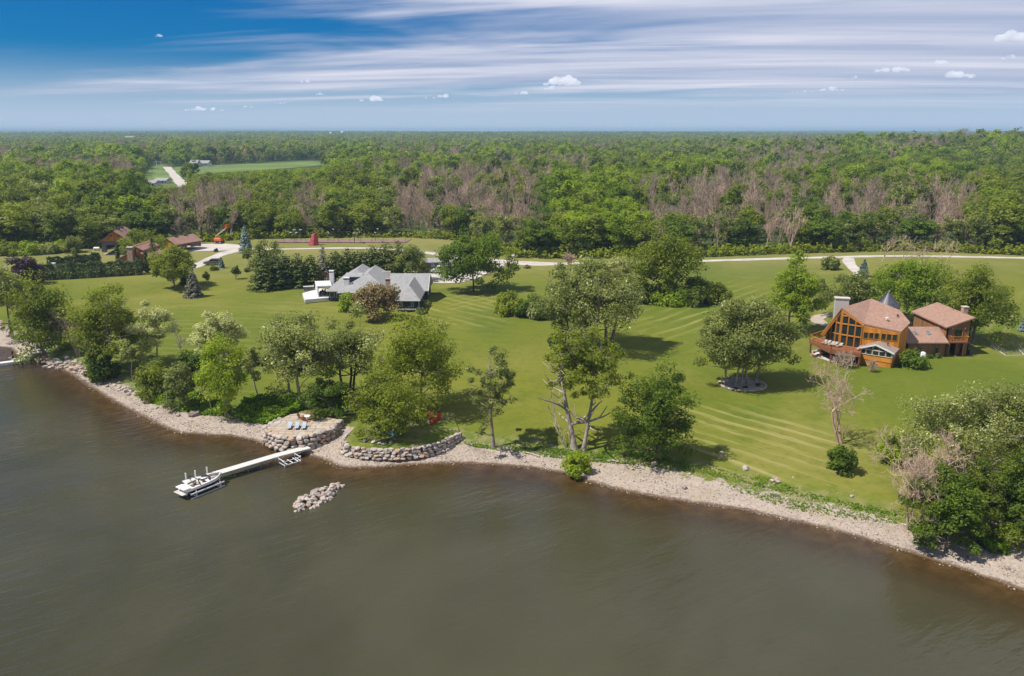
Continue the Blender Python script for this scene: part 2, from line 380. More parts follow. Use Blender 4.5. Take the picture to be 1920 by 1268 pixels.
def land_material():
    t = NT('land'); v = t.coord('Object')
    sd = t.attr('shore'); be = t.attr('beach'); wd = t.attr('woods')
    big = t.noise(v, 0.012, 4, 0.55, 0.3); mid = t.noise(v, 0.07, 5, 0.6); fine = t.noise(v, 0.9, 5, 0.7); vf = t.noise(v, 5.0, 3, 0.7)
    # mown lawn
    patchy = t.noise(v, 0.035, 5, 0.6, 0.6)
    lawn = t.mix(t.rng(big, 0.35, 0.65), (0.092, 0.122, 0.008), (0.145, 0.152, 0.014))
    lawn = t.mix(t.math('MULTIPLY', t.rng(t.noise(v, 0.15, 6, 0.7, 0.8), 0.5, 0.7), 0.45), lawn, (0.060, 0.094, 0.006))
    lawn = t.mix(t.math('MULTIPLY', t.rng(patchy, 0.48, 0.72), 0.9), lawn, (0.190, 0.178, 0.036))
    lawn = t.mix(t.math('MULTIPLY', t.rng(patchy, 0.46, 0.28), 0.6), lawn, (0.062, 0.100, 0.006))
    lawn = t.mix(t.math('MULTIPLY', t.rng(fine, 0.42, 0.75), 0.45), lawn, (0.056, 0.082, 0.006))
    lawn = t.mix(t.math('MULTIPLY', t.rng(t.noise(v, 2.2, 4, 0.75), 0.55, 0.75), 0.3), lawn, (0.19, 0.175, 0.05))
    sep = t.n('ShaderNodeSeparateXYZ'); t.l(v, sep.inputs[0])
    def stripes(rot, width, mask, amt, col, base):
        mp = t.coord('Object', rot=(0, 0, rot)); sp = t.n('ShaderNodeSeparateXYZ'); t.l(mp, sp.inputs[0])
        warp = t.math('MULTIPLY', t.noise(v, 0.09, 4, 0.6), 3.4)
        s = t.math('SINE', t.math('MULTIPLY', t.math('ADD', sp.outputs[1], warp), 2 * math.pi / width))
        streak = t.noise(t.coord2(rot, (0.07, 1.3, 1)), 1.0, 5, 0.65)
        k = t.math('MULTIPLY', t.rng(s, -0.4, 0.9), mask)
        k = t.math('MULTIPLY', k, t.rng(streak, 0.40, 0.66))
        return t.mix(t.math('MULTIPLY', k, amt), base, col)
    def spot(cx, cy, r0, r1):
        dx = t.math('SUBTRACT', sep.outputs[0], cx); dy = t.math('SUBTRACT', sep.outputs[1], cy)
        d = t.math('SQRT', t.math('ADD', t.math('MULTIPLY', dx, dx), t.math('MULTIPLY', dy, dy)))
        return t.rng(t.math('ADD', d, t.math('MULTIPLY', t.math('SUBTRACT', mid, 0.5), 14)), r0, r1, 1.0, 0.0)
    q45 = math.radians(45)
    lawn = stripes(q45, 2.6, spot(32, 94, 7, 17), 0.95, (0.275, 0.240, 0.085), lawn)
    lawn = stripes(-q45, 3.4, spot(44, 168, 14, 42), 0.85, (0.240, 0.215, 0.065), lawn)
    lawn = stripes(q45, 3.0, spot(-10, 168, 8, 22), 0.8, (0.250, 0.225, 0.070), lawn)
    lawn = stripes(-q45, 3.0, spot(-8, 178, 5, 14), 0.5, (0.250, 0.225, 0.070), lawn)
    lawn = stripes(-math.radians(55), 2.8, spot(100, 165, 10, 40), 0.8, (0.235, 0.215, 0.065), lawn)
    lawn = stripes(math.radians(12), 3.2, spot(-40, 150, 15, 55), 0.5, (0.215, 0.205, 0.06), lawn)
    # drier grass up by the drives, far field bright
    lawn = t.mix(t.math('MULTIPLY', t.rng(sep.outputs[1], 185, 250), t.rng(mid, 0.3, 0.7, 0.25, 0.6)), lawn, (0.235, 0.205, 0.085))
    # rough bank: weeds and dry straw near the shingle
    bank = t.rng(be, -5.5, -1.5)
    bk = t.mix(t.rng(t.noise(v, 0.5, 5, 0.65, 0.6), 0.42, 0.62), (0.075, 0.125, 0.010), (0.235, 0.205, 0.105))
    lawn = t.mix(t.math('MULTIPLY', bank, t.rng(mid, 0.3, 0.6, 0.25, 0.85)), lawn, bk)
    # shingle beach
    st1 = t.voro(v, 5.5, out='Color'); bw = t.n('ShaderNodeRGBToBW'); t.l(st1, bw.inputs[0])
    bc = t.mix(bw.outputs[0], (0.26, 0.21, 0.17), (0.44, 0.37, 0.31))
    bc = t.mix(t.math('MULTIPLY', t.rng(t.noise(v, 1.3, 5, 0.7), 0.48, 0.70), 0.4), bc, (0.22, 0.17, 0.13))
    bc = t.mix(t.math('MULTIPLY', t.rng(t.noise(t.coord2(0.5, (0.15, 1.0, 1)), 0.9, 5, 0.7), 0.52, 0.68), 0.45), bc, (0.24, 0.18, 0.12))
    bc = t.mix(t.rng(t.noise(v, 0.35, 5, 0.65), 0.40, 0.72, 0.0, 0.6), bc, (0.38, 0.305, 0.235))
    bc = t.mix(t.math('MULTIPLY', t.rng(t.noise(v, 0.16, 4, 0.6), 0.52, 0.68), 0.6), bc, (0.33, 0.265, 0.18))
    wet = t.rng(t.math('ADD', sd, t.math('MULTIPLY', t.math('SUBTRACT', fine, 0.5), 1.3)), 0.15, 0.75, 1.0, 0.0)
    bc = t.mix(wet, bc, (0.125, 0.080, 0.048))
    bed = t.mix(t.rng(t.noise(v, 0.6, 5, 0.65), 0.35, 0.7), (0.095, 0.060, 0.030), (0.20, 0.140, 0.085))
    bc = t.mix(t.rng(sd, -0.35, 0.0, 1.0, 0.0), bc, bed)
    edge = t.math('ADD', be, t.math('MULTIPLY', t.math('SUBTRACT', t.noise(v, 0.33, 5, 0.7, 0.5), 0.5), 7.0))
    c = t.mix(t.rng(edge, -0.35, 0.35), lawn, bc)
    # scruffy woodland floor and the far country
    floor = t.mix(t.rng(mid, 0.3, 0.7), (0.026, 0.048, 0.008), (0.065, 0.085, 0.020))
    far = t.mix(t.rng(t.noise(t.coord('Object', scale=(0.35, 1, 1)), 0.0016, 7, 0.62, 0.4), 0.38, 0.66), (0.022, 0.048, 0.011), (0.080, 0.110, 0.026))
    far = t.mix(t.math('MULTIPLY', t.rng(t.noise(t.coord('Object', scale=(0.4, 1, 1)), 0.004, 5, 0.6), 0.52, 0.64), 0.8), far, (0.17, 0.17, 0.07))
    floor = t.mix(t.rng(sep.outputs[1], 1500, 3500), floor, far)
    c = t.mix(t.rng(wd, 0.0, 2.5), c, floor)
    h = t.math('ADD', t.math('MULTIPLY', bw.outputs[0], t.rng(edge, -0.35, 0.35)), t.math('MULTIPLY', vf, 0.5))
    t.pbsdf(c, t.rng(wet, 0, 1, 0.95, 0.45), t.bump(h, 0.6, 0.08), Specular_IOR_Level=0.2)
    return t.m
M_LAND = land_material()
land = link('terrain', mesh_np('terrain', np.stack([gx, gy, gzv], 1), gf, M_LAND, {'shore': ('POINT', g_sd), 'beach': ('POINT', g_beach), 'woods': ('POINT', g_wood)}, True))
tag(land, kind='structure')

# ------------------------------------------------------------------ lake
def water_material():
    t = NT('lake_water'); v = t.coord('Object'); dp = t.attr('depth')
    a = math.radians(-33)
    w1 = t.noise(t.coord2(a, (0.22, 1.0, 1)), 0.95, 3, 0.55, 0.25)
    w2 = t.noise(t.coord2(a + 0.3, (0.4, 1.0, 1)), 2.6, 3, 0.6, 0.2)
    w0 = t.noise(t.coord2(a - 0.15, (0.2, 1.0, 1)), 0.30, 3, 0.5, 0.3)
    gust = t.rng(t.noise(t.coord2(a, (0.4, 1, 1)), 0.04, 4, 0.55, 0.5), 0.30, 0.70, 0.35, 1.5)
    h = t.math('MULTIPLY', t.math('ADD', t.math('ADD', w1, t.math('MULTIPLY', w2, 0.30)), t.math('MULTIPLY', w0, 0.6)), gust)
    nm = t.bump(h, 0.75, 0.28)
    cloudy = t.noise(v, 0.03, 4, 0.6, 0.4)
    body = t.mix(t.rng(cloudy, 0.35, 0.65), (0.046, 0.044, 0.022), (0.064, 0.059, 0.032))
    body = t.mix(t.rng(dp, 0.2, 1.6, 1.0, 0.0), body, (0.050, 0.038, 0.018))
    pb = t.n('ShaderNodeBsdfPrincipled'); t.l(body, pb.inputs['Base Color']); pb.inputs['Roughness'].default_value = 0.07
    pb.inputs['IOR'].default_value = 1.333; t.l(nm, pb.inputs['Normal'])
    tr = t.n('ShaderNodeBsdfTransparent'); tr.inputs[0].default_value = (0.80, 0.72, 0.55, 1)
    gl = t.n('ShaderNodeBsdfGlossy'); gl.inputs['Roughness'].default_value = 0.07; t.l(nm, gl.inputs['Normal'])
    fr = t.n('ShaderNodeFresnel'); fr.inputs[0].default_value = 1.333; t.l(nm, fr.inputs['Normal'])
    sh = t.n('ShaderNodeMixShader'); t.l(fr.outputs[0], sh.inputs[0]); t.l(tr.outputs[0], sh.inputs[1]); t.l(gl.outputs[0], sh.inputs[2])
    mx = t.n('ShaderNodeMixShader'); t.l(t.rng(dp, 0.0, 0.85, 0.15, 1.0), mx.inputs[0])
    t.l(sh.outputs[0], mx.inputs[1]); t.l(pb.outputs[0], mx.inputs[2]); t.l(mx.outputs[0], t.out.inputs[0])
    return t.m
wxs = lines(-130, 90, 1.6, -6000, 6000, 1.25); wys = lines(40, 150, 1.4, -6000, 700, 1.25)
wx, wy, wf = grid(wxs, wys)
wob = 0.0 * wx
lake = link('lake', mesh_np('lake', np.stack([wx, wy, wob], 1), wf, water_material(), {'depth': ('POINT', -ground(wx, wy))}, True))
tag(lake, kind='structure')

# ------------------------------------------------------------------ drives and roads
def gravel(name, col):
    t = NT(name); v = t.coord('Object')
    c = t.mix(t.rng(t.noise(v, 0.25, 6, 0.65), 0.3, 0.7), [x * 0.82 for x in col], [min(1, x * 1.1) for x in col])
    c = t.mix(t.math('MULTIPLY', t.rng(t.noise(v, 3, 4, 0.7), 0.45, 0.75), 0.35), c, [x * 0.6 for x in col])
    t.pbsdf(c, 0.95, t.bump(t.noise(v, 12, 4, 0.7), 0.4, 0.03), Specular_IOR_Level=0.1); return t.m
M_GRAVEL = gravel('pale_gravel', (0.46, 0.42, 0.37))
def road(name, px, width, mat=None, lift=0.05, seg=3.0, widths=None):
    P = [G(x, y) for x, y in px]; pts = [P[0]]; ws = [widths[0] if widths else width]
    for i in range(len(P) - 1):
        n = max(1, int((P[i + 1] - P[i]).length / seg))
        for k in range(1, n + 1):
            pts.append(P[i].lerp(P[i + 1], k / n)); ws.append((widths[i] + (widths[i + 1] - widths[i]) * k / n) if widths else width)
    # soften corners
    for _ in range(6):
        q = pts[:]
        for i in range(1, len(pts) - 1): q[i] = (pts[i - 1] + pts[i] * 2 + pts[i + 1]) / 4
        pts = q
    vs = []; fs = []
    for i, p in enumerate(pts):
        d = (pts[min(i + 1, len(pts) - 1)] - pts[max(i - 1, 0)]); d.z = 0; d.normalize(); nn = Vector((-d.y, d.x, 0))
        w = ws[i] / 2 * (1 + 0.10 * math.sin(i * 1.7 + len(px)) + 0.07 * math.sin(i * 0.63))
        for s in (-1, -0.33, 0.33, 1):
            q = p + nn * w * s; vs.append((q.x, q.y, gz(q.x, q.y) + lift))
    for i in range(len(pts) - 1):
        for s in range(3):
            a = i * 4 + s; fs.append((a, a + 1, a + 5, a + 4))
    return tag(link(name, mesh_np(name, vs, fs, mat or M_GRAVEL)), kind='structure')
def patch(name, px, mat=None, lift=0.06, z=None):
    for _ in range(2): px = [q for a_, b_ in zip(px, px[1:] + px[:1]) for q in ((a_[0] * .75 + b_[0] * .25, a_[1] * .75 + b_[1] * .25), (a_[0] * .25 + b_[0] * .75, a_[1] * .25 + b_[1] * .75))]
    P = [G(x, y) for x, y in px]
    c = sum(P, Vector()) / len(P); vs = [(c.x, c.y, gz(c.x, c.y) + lift)]; fs = []
    R = 4; n = len(P)
    for r in range(1, R + 1):
        for p in P:
            q = c.lerp(p, r / R); vs.append((q.x, q.y, gz(q.x, q.y) + lift))
    for i in range(n):
        j = (i + 1) % n; fs.append((0, 1 + i, 1 + j, 1 + j))
        for r in range(R - 1):
            a = 1 + r * n; fs.append((a + i, a + n + i, a + n + j, a + j))
    me = bpy.data.meshes.new(name); me.from_pydata(vs, [], [tuple(dict.fromkeys(f)) for f in fs]); me.materials.append(mat or M_GRAVEL); me.update()
    return tag(link(name, me), kind='structure')
road('driveway', [(330, 512), (366, 500), (392, 488), (418, 474), (450, 467), (520, 468), (640, 465), (720, 466), (790, 472), (850, 482), (950, 492), (1000, 496), (1060, 496), (1130, 493), (1240, 492), (1340, 489), (1440, 486), (1560, 483), (1660, 480), (1760, 481), (1860, 483), (2100, 488)], 3.6,
     widths=[3.5, 4, 4, 4.5, 3.6, 2.6, 2.6, 2.6, 3.0, 3.4, 6, 6, 4.5, 3.6, 3.2, 3.2, 3.2, 3.2, 3.2, 3.2, 3.2, 3.2])
road('house_drive', [(1592, 484), (1583, 488), (1592, 496), (1608, 508), (1614, 520)], 3.0)
M_PATH = gravel('house_path', (0.40, 0.33, 0.27))
road('house_path', [(1604, 592), (1580, 589), (1556, 589), (1536, 594), (1527, 600), (1534, 606), (1550, 611), (1575, 616)], 2.0, M_PATH, widths=[2.0, 2.2, 2.4, 2.6, 2.8, 2.6, 2.2, 1.6], seg=1.0, lift=0.08)
patch('garage_apron', [(303, 471), (345, 463), (400, 456), (455, 459), (450, 470), (390, 471), (340, 473)], lift=0.07)
patch('barn_apron', [(195, 476), (215, 472), (243, 471), (248, 475), (225, 479), (198, 479)], lift=0.07)
patch('parking_pad', [(786, 524), (798, 515), (808, 508), (812, 503), (870, 505), (900, 503), (940, 494), (950, 500), (900, 520), (868, 531), (820, 532), (792, 529)], lift=0.08)
road('country_road', [(346, 352), (336, 340), (325, 328), (313, 314)], 7, lift=0.4, seg=20)
M_FIELD = plain('meadow', (0.10, 0.15, 0.018), 0.95, 0.25, 0.02)
patch('meadow', [(255, 346), (283, 312), (300, 308), (318, 312), (355, 346), (330, 356), (290, 358)], M_FIELD, lift=0.2)
patch('far_meadow', [(318, 316), (345, 312), (400, 311), (470, 308), (560, 303), (605, 303), (612, 310), (540, 316), (450, 322), (380, 326), (335, 330)], M_FIELD, lift=0.22)

# ------------------------------------------------------------------ tree builders
def quads(c, nrm, ls, rng, asp=0.62):
    n = len(c); r = rng.normal(size=(n, 3))
    t1 = np.cross(nrm, r); t1 /= np.linalg.norm(t1, axis=1, keepdims=True) + 1e-9
    t2 = np.cross(nrm, t1); t2 /= np.linalg.norm(t2, axis=1, keepdims=True) + 1e-9
    s = ls[:, None]
    v = np.stack([c + t1 * s, c + t2 * s * asp, c - t1 * s, c - t2 * s * asp], 1).reshape(-1, 3)
    return v, np.arange(n * 4).reshape(n, 4)
def segmesh(name, segs, mat, sides=5):
    S = np.array(segs, float).reshape(-1, 8); a = S[:, :3]; b = S[:, 3:6]; ra = S[:, 6]; rb = S[:, 7]
    d = b - a; d /= np.linalg.norm(d, axis=1, keepdims=True) + 1e-9
    u = np.where(np.abs(d[:, 2:3]) > 0.9, np.array([[1.0, 0, 0]]), np.array([[0, 0, 1.0]]))
    y = np.cross(u, d); y /= np.linalg.norm(y, axis=1, keepdims=True) + 1e-9; w = np.cross(d, y)
    th = np.arange(sides) * 2 * np.pi / sides; n = len(S)
    ring = y[:, None, :] * np.cos(th)[None, :, None] + w[:, None, :] * np.sin(th)[None, :, None]
    v = np.concatenate([a[:, None] + ring * ra[:, None, None], b[:, None] + ring * rb[:, None, None]], 1).reshape(-1, 3)
    i = np.arange(n)[:, None] * (2 * sides); k = np.arange(sides)[None, :]; k2 = (k + 1) % sides
    f = np.stack([i + k, i + k2, i + sides + k2, i + sides + k], 2).reshape(-1, 4)
    return v, f
def curve(a, b, n, rng, wob, sag=0.0):
    a = np.array(a, float); b = np.array(b, float); L = np.linalg.norm(b - a); out = []
    off = rng.normal(size=3) * wob * L; off2 = rng.normal(size=3) * wob * L * 0.5
    for i in range(n + 1):
        t = i / n; p = a + (b - a) * t + off * math.sin(math.pi * t) + off2 * math.sin(2 * math.pi * t); p[2] += sag * L * math.sin(math.pi * t); out.append(p)
    return out
def gen_broad(rng, h, r, cb=0.28, nleaf=5000, ls=0.3, ncl=46, crad=0.30, lean=(0, 0), trunk_r=None, limbs=7, flat=0.8, egg=0.16, shell=0.45, stems=1, spread=0.35, top_open=0.0):
    """deciduous tree: returns trunk segments and leaf arrays"""
    tr = trunk_r or max(0.10, 0.018 * h); z0 = cb * h; rz = (h - z0) / 2; zc = z0 + rz; segs = []
    lean = np.array([lean[0], lean[1], 0.0])
    # clump centres inside a lobed envelope
    C = []
    ph = rng.uniform(0, 6.28, 6)
    while len(C) < ncl:
        d = rng.normal(size=3); d /= np.linalg.norm(d); q = rng.uniform(0, 1) ** shell
        az = math.atan2(d[1], d[0]); lob = 1 + 0.17 * math.sin(2 * az + ph[0]) + 0.13 * math.sin(3 * az + ph[1] + 2 * d[2]) + 0.12 * math.sin(4 * d[2] * 2 + ph[2] + az)
        tz = d[2]; wid = (1 - egg * tz) * (max(0.02, 1 - tz * tz) ** -0.24 if tz < 0 else 1.0)
        p = np.array([d[0] * r * wid, d[1] * r * wid, d[2] * rz]) * q * lob * (1 - crad * 0.42)
        C.append(p + np.array([0, 0, zc]) + lean * (p[2] + rz) / (2 * rz))
    C = np.array(C)
    # stems and limbs
    ends = []
    for s in range(stems):
        a0 = rng.uniform(0, 6.28); off = np.array([math.cos(a0), math.sin(a0), 0]) * (0.0 if stems == 1 else tr * 2.6)
        top = np.array([rng.normal() * 0.12 * r, rng.normal() * 0.12 * r, h * 0.86]) + lean * 0.8 + off * (1 + 3 * (stems > 1))
        path = curve(off + np.array([0, 0, -0.3]), top, 7, rng, 0.03)
        n = len(path) - 1
        for i in range(n):
            r0 = tr * (1 - 0.9 * i / n) * (1.35 if i == 0 else 1.0); r1 = tr * (1 - 0.9 * (i + 1) / n)
            segs.append((*path[i], *path[i + 1], r0, r1)); ends.append((path[i + 1], r1))
    L0 = len(ends)
    for k in range(limbs * stems):
        bi = rng.integers(1, max(2, n - 1)) + n * (k % stems); bp, br = ends[min(bi, L0 - 1)]
        az = k * 2.4 + rng.uniform(-0.4, 0.4); el = rng.uniform(0.1, 0.75)
        ln = r * rng.uniform(0.55, 0.9)
        e = bp + np.array([math.cos(az) * ln, math.sin(az) * ln, ln * el]); e[2] = min(e[2], h * 0.93)
        pp = curve(bp, e, 4, rng, 0.08, -0.04); rr = min(br * 0.65, tr * 0.5)
        for i in range(4):
            segs.append((*pp[i], *pp[i + 1], rr * (1 - 0.8 * i / 4), rr * (1 - 0.8 * (i + 1) / 4))); ends.append((pp[i + 1], rr * (1 - 0.8 * (i + 1) / 4)))
    E = np.array([e[0] for e in ends])
    for c in C:
        dd = np.linalg.norm(E - c, axis=1) + np.where(E[:, 2] > c[2] - 0.1, 2.0, 0.0); j = int(np.argmin(dd))
        pp = curve(E[j], c, 2, rng, 0.10, -0.05); rr = max(0.025, min(ends[j][1] * 0.6, 0.09))
        for i in range(2): segs.append((*pp[i], *pp[i + 1], rr * (1 - 0.35 * i), rr * (0.65 - 0.35 * i)))
    # leaves on the clumps
    per = rng.integers(0, ncl, nleaf); d = rng.normal(size=(nleaf, 3)); d /= np.linalg.norm(d, axis=1, keepdims=True)
    d[:, 2] = np.where(d[:, 2] < -0.3, d[:, 2] * 0.75, d[:, 2])
    crs = crad * r * rng.uniform(0.6, 1.35, ncl); q = rng.uniform(0, 1, nleaf) ** spread
    pos = C[per] + d * (crs[per] * q)[:, None] * np.array([1, 1, flat])
    pos += rng.normal(size=pos.shape) * 0.06 * crs[per][:, None]
    nm = d * 0.8 + np.array([0, 0, 0.55]) + rng.normal(size=d.shape) * 0.45; nm /= np.linalg.norm(nm, axis=1, keepdims=True)
    ct = rng.uniform(0.15, 0.75, ncl); tint = np.clip(ct[per] + rng.normal(size=nleaf) * 0.18, 0, 1)
    keep = pos[:, 2] > 0.02 * h
    return segs, pos[keep], nm[keep], (ls * rng.uniform(0.6, 1.25, nleaf))[keep], tint[keep]
def gen_cone(rng, h, r, nleaf=3500, ls=0.22, cb=0.04, droop=0.25, power=0.85, col=False, ragged=0.25):
    """conifer: whorls of drooping boughs"""
    segs = [(0, 0, -0.2, 0, 0, h * 0.5, 0.02 * h, 0.012 * h), (0, 0, h * 0.5, 0, 0, h * 0.97, 0.012 * h, 0.003 * h)]
    t = 1 - np.sqrt(rng.uniform(0, 1, nleaf)) if not col else rng.uniform(0, 1, nleaf)
    lv = max(7, int(h / 0.5)); bo = np.clip((np.floor(t * lv) + rng.normal(size=nleaf) * (0.16 if not col else 0.3)) / lv, 0, 0.995); lvl = np.floor(bo * lv + 0.5)
    na = 9; bi = rng.integers(0, na, nleaf); hsh = np.modf(np.abs(np.sin(lvl * 12.9898 + bi * 78.233)) * 437.58)[0]
    az = (bi + 0.6 * hsh) / na * 6.283 + lvl * 2.4 + rng.normal(size=nleaf) * (0.13 if not col else 0.5)
    prof = (1 - bo) ** power if not col else np.minimum(1, (1 - t) * 3.2) ** 0.6 * np.minimum(1, 0.75 + t * 2)
    bl = 1 + ragged * (hsh - 0.6) * 1.5
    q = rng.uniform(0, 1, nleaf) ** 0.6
    rad = r * prof * q * bl
    z = h * (cb + (1 - cb) * bo) - droop * rad + 0.10 * r * (q ** 3) + rng.normal(size=nleaf) * 0.03 * h / lv * 3 if not col else h * (cb + (1 - cb) * t)
    pos = np.stack([np.cos(az) * rad, np.sin(az) * rad, np.maximum(z, 0.05)], 1)
    nm = np.stack([np.cos(az) * 0.35, np.sin(az) * 0.35, np.full(nleaf, 0.85)], 1) + rng.normal(size=(nleaf, 3)) * 0.33
    nm /= np.linalg.norm(nm, axis=1, keepdims=True)
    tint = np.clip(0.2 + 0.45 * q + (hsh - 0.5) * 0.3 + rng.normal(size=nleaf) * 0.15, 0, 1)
    return segs, pos, nm, ls * rng.uniform(0.6, 1.3, nleaf), tint
def gen_bush(rng, h, r, nleaf=1800, ls=0.2, ncl=26, ry=None):
    segs = []; ry = ry or r; C = []
    for i in range(ncl):
        a = rng.uniform(0, 6.283); q = math.sqrt(rng.uniform(0, 1)); zt = rng.uniform(0.12, 1.0) * math.sqrt(max(0.06, 1 - (q * 0.92) ** 2))
        C.append((math.cos(a) * r * q * 0.8, math.sin(a) * ry * q * 0.8, h * 0.78 * zt))
        segs.append((rng.normal() * 0.15 * r, rng.normal() * 0.15 * ry, -0.1, *C[-1], 0.05, 0.02))
    C = np.array(C); per = rng.integers(0, ncl, nleaf); d = rng.normal(size=(nleaf, 3)); d /= np.linalg.norm(d, axis=1, keepdims=True)
    crs = min(r, h) * 0.36 * rng.uniform(0.7, 1.3, ncl)
    pos = C[per] + d * (crs[per] * rng.uniform(0, 1, nleaf) ** 0.35)[:, None]
    nm = d + np.array([0, 0, 0.5]) + rng.normal(size=d.shape) * 0.4; nm /= np.linalg.norm(nm, axis=1, keepdims=True)
    ct = rng.uniform(0.15, 0.8, ncl); tint = np.clip(ct[per] + rng.normal(size=nleaf) * 0.17, 0, 1); k = pos[:, 2] > -0.05
    return segs, pos[k], nm[k], (ls * rng.uniform(0.6, 1.25, nleaf))[k], tint[k]
def gen_bare(rng, h, r, tr=None, depth_=5, fan=3, up=0.55, tw=0.022, lean=(0, 0), stems=1, low=0.25, jit=0.55):
    """leafless tree: recursive boughs down to twigs"""
    segs = []; tr = tr or 0.016 * h
    def grow(p, d, L, rad, lev):
        n = 3 if lev < 2 else 2; pts = [p]
        for i in range(n):
            d = d + rng.normal(size=3) * 0.13; d[2] += 0.04; d = d / np.linalg.norm(d)
            q = p + d * L / n; r1 = max(tw, rad * (1 - 0.45 * (i + 1) / n)); segs.append((*p, *q, max(tw, rad * (1 - 0.45 * i / n)), r1 if lev < depth_ - 1 or i < n - 1 else tw * 0.4)); p = q; pts.append(p)
        if lev >= depth_ - 1: return
        k = fan + (1 if lev > 0 else 2)
        for j in range(k):
            b = pts[-1] if j == 0 else pts[rng.integers(1, len(pts))]
            nd = d * 0.75 + rng.normal(size=3) * jit + np.array([0, 0, 0.22 * up]); nd /= np.linalg.norm(nd)
            if j and lev == 0:
                az = rng.uniform(0, 6.283); nd = np.array([math.cos(az) * 0.75, math.sin(az) * 0.75, up + rng.uniform(0, 0.3)]); nd /= np.linalg.norm(nd)
            grow(b, nd, L * rng.uniform(0.5, 0.75), rad * 0.5, lev + 1)
    for s in range(stems):
        a = rng.uniform(0, 6.28); o = np.array([math.cos(a), math.sin(a), 0]) * (0 if stems == 1 else tr * 2.5)
        d0 = np.array([lean[0] + (o[0] * 0.8 if stems > 1 else 0) + rng.normal() * 0.05, lean[1] + rng.normal() * 0.05, 1.0]); d0 /= np.linalg.norm(d0)
        grow(o + np.array([0, 0, -0.2]), d0, h * 0.42, tr, 0)
    S = np.array(segs); ztop = max(S[:, 2].max(), S[:, 5].max()); rad = np.percentile(np.hypot(S[:, 3], S[:, 4]), 96) + 1e-6
    sz = h / ztop; sx = r / rad
    for i in (2, 5): S[:, i] *= sz
    for i in (0, 1, 3, 4):
        hgt = np.clip(S[:, 2 if i < 2 else 5] / h, 0, 1); S[:, i] *= np.minimum(1, sx * (1.0))
    return S
def make_meshes(name, gen, leaf, bark, sides=5):
    segs, pos, nm, ls, tint = gen; rng = np.random.default_rng(len(pos))
    v, f = segmesh(name, segs, bark, sides); tm = mesh_np(name + '_wood', v, f, bark, None, True)
    v, f = quads(pos, nm, ls, rng); cm = mesh_np(name + '_leaves', v, f, leaf, {'tint': ('FACE', tint)})
    return tm, cm
# ------------------------------------------------------------------ the woods behind the drives
rngF = np.random.default_rng(11)
PROTO = {}
def proto(key, leaf, bark, gens):
    PROTO[key] = [make_meshes('%s_%d' % (key, i), g, LEAF[leaf], bark, 4) for i, g in enumerate(gens)]
def fb(seed, h, r, **kw):
    return gen_broad(np.random.default_rng(seed), h, r, **dict(dict(cb=0.16, nleaf=2300, ls=0.36, ncl=34, crad=0.34, limbs=5, trunk_r=0.2), **kw))
proto('green', 'mid', M_BARK_D, [fb(1, 12, 4.2), fb(2, 12, 3.7, egg=0.2), fb(3, 12, 4.6, cb=0.1)])
proto('bright', 'bright', M_BARK_D, [fb(4, 12, 4.2), fb(5, 12, 4.8, cb=0.1)])
proto('deep', 'dark', M_BARK_D, [fb(6, 12, 4.4, cb=0.08), fb(7, 12, 3.8, egg=0.2)])
proto('olive', 'olive', M_BARK, [fb(8, 12, 3.9, nleaf=1500, ls=0.33), fb(9, 12, 3.4, nleaf=1300, ls=0.33)])
def dead_mesh(i, seed, twig, h=12, r=2.9):
    rg = np.random.default_rng(seed); S = gen_bare(rg, h, r, 0.14, 5, 3, 0.9, 0.028, jit=0.42)
    v, f = segmesh('d', S, twig, 3); return mesh_np('dead_tree_%d' % i, v, f, twig)
DEAD = [dead_mesh(0, 21, M_TWIG), dead_mesh(1, 22, M_TWIG_P), dead_mesh(2, 23, M_TWIG_P, 12, 2.4), dead_mesh(3, 24, M_TWIG, 12, 3.2)]
SHRUB = make_meshes('edge_shrub', gen_bush(np.random.default_rng(31), 3.0, 2.6, 1500, 0.24), LEAF['bright'], M_BARK_D, 4)
SHRUB2 = make_meshes('edge_shrub_b', gen_bush(np.random.default_rng(32), 3.0, 2.4, 1400, 0.24), LEAF['dark'], M_BARK_D, 4)
KINDS = ['green', 'bright', 'deep', 'olive', 'dead']
def hash2(x, y, s):
    return np.sin(x / s * 1.7 + 1.3 * np.sin(y / s * 1.1 + 0.5)) * np.cos(y / s * 1.9 + 1.1 * np.sin(x / s * 0.8 + 2.0))
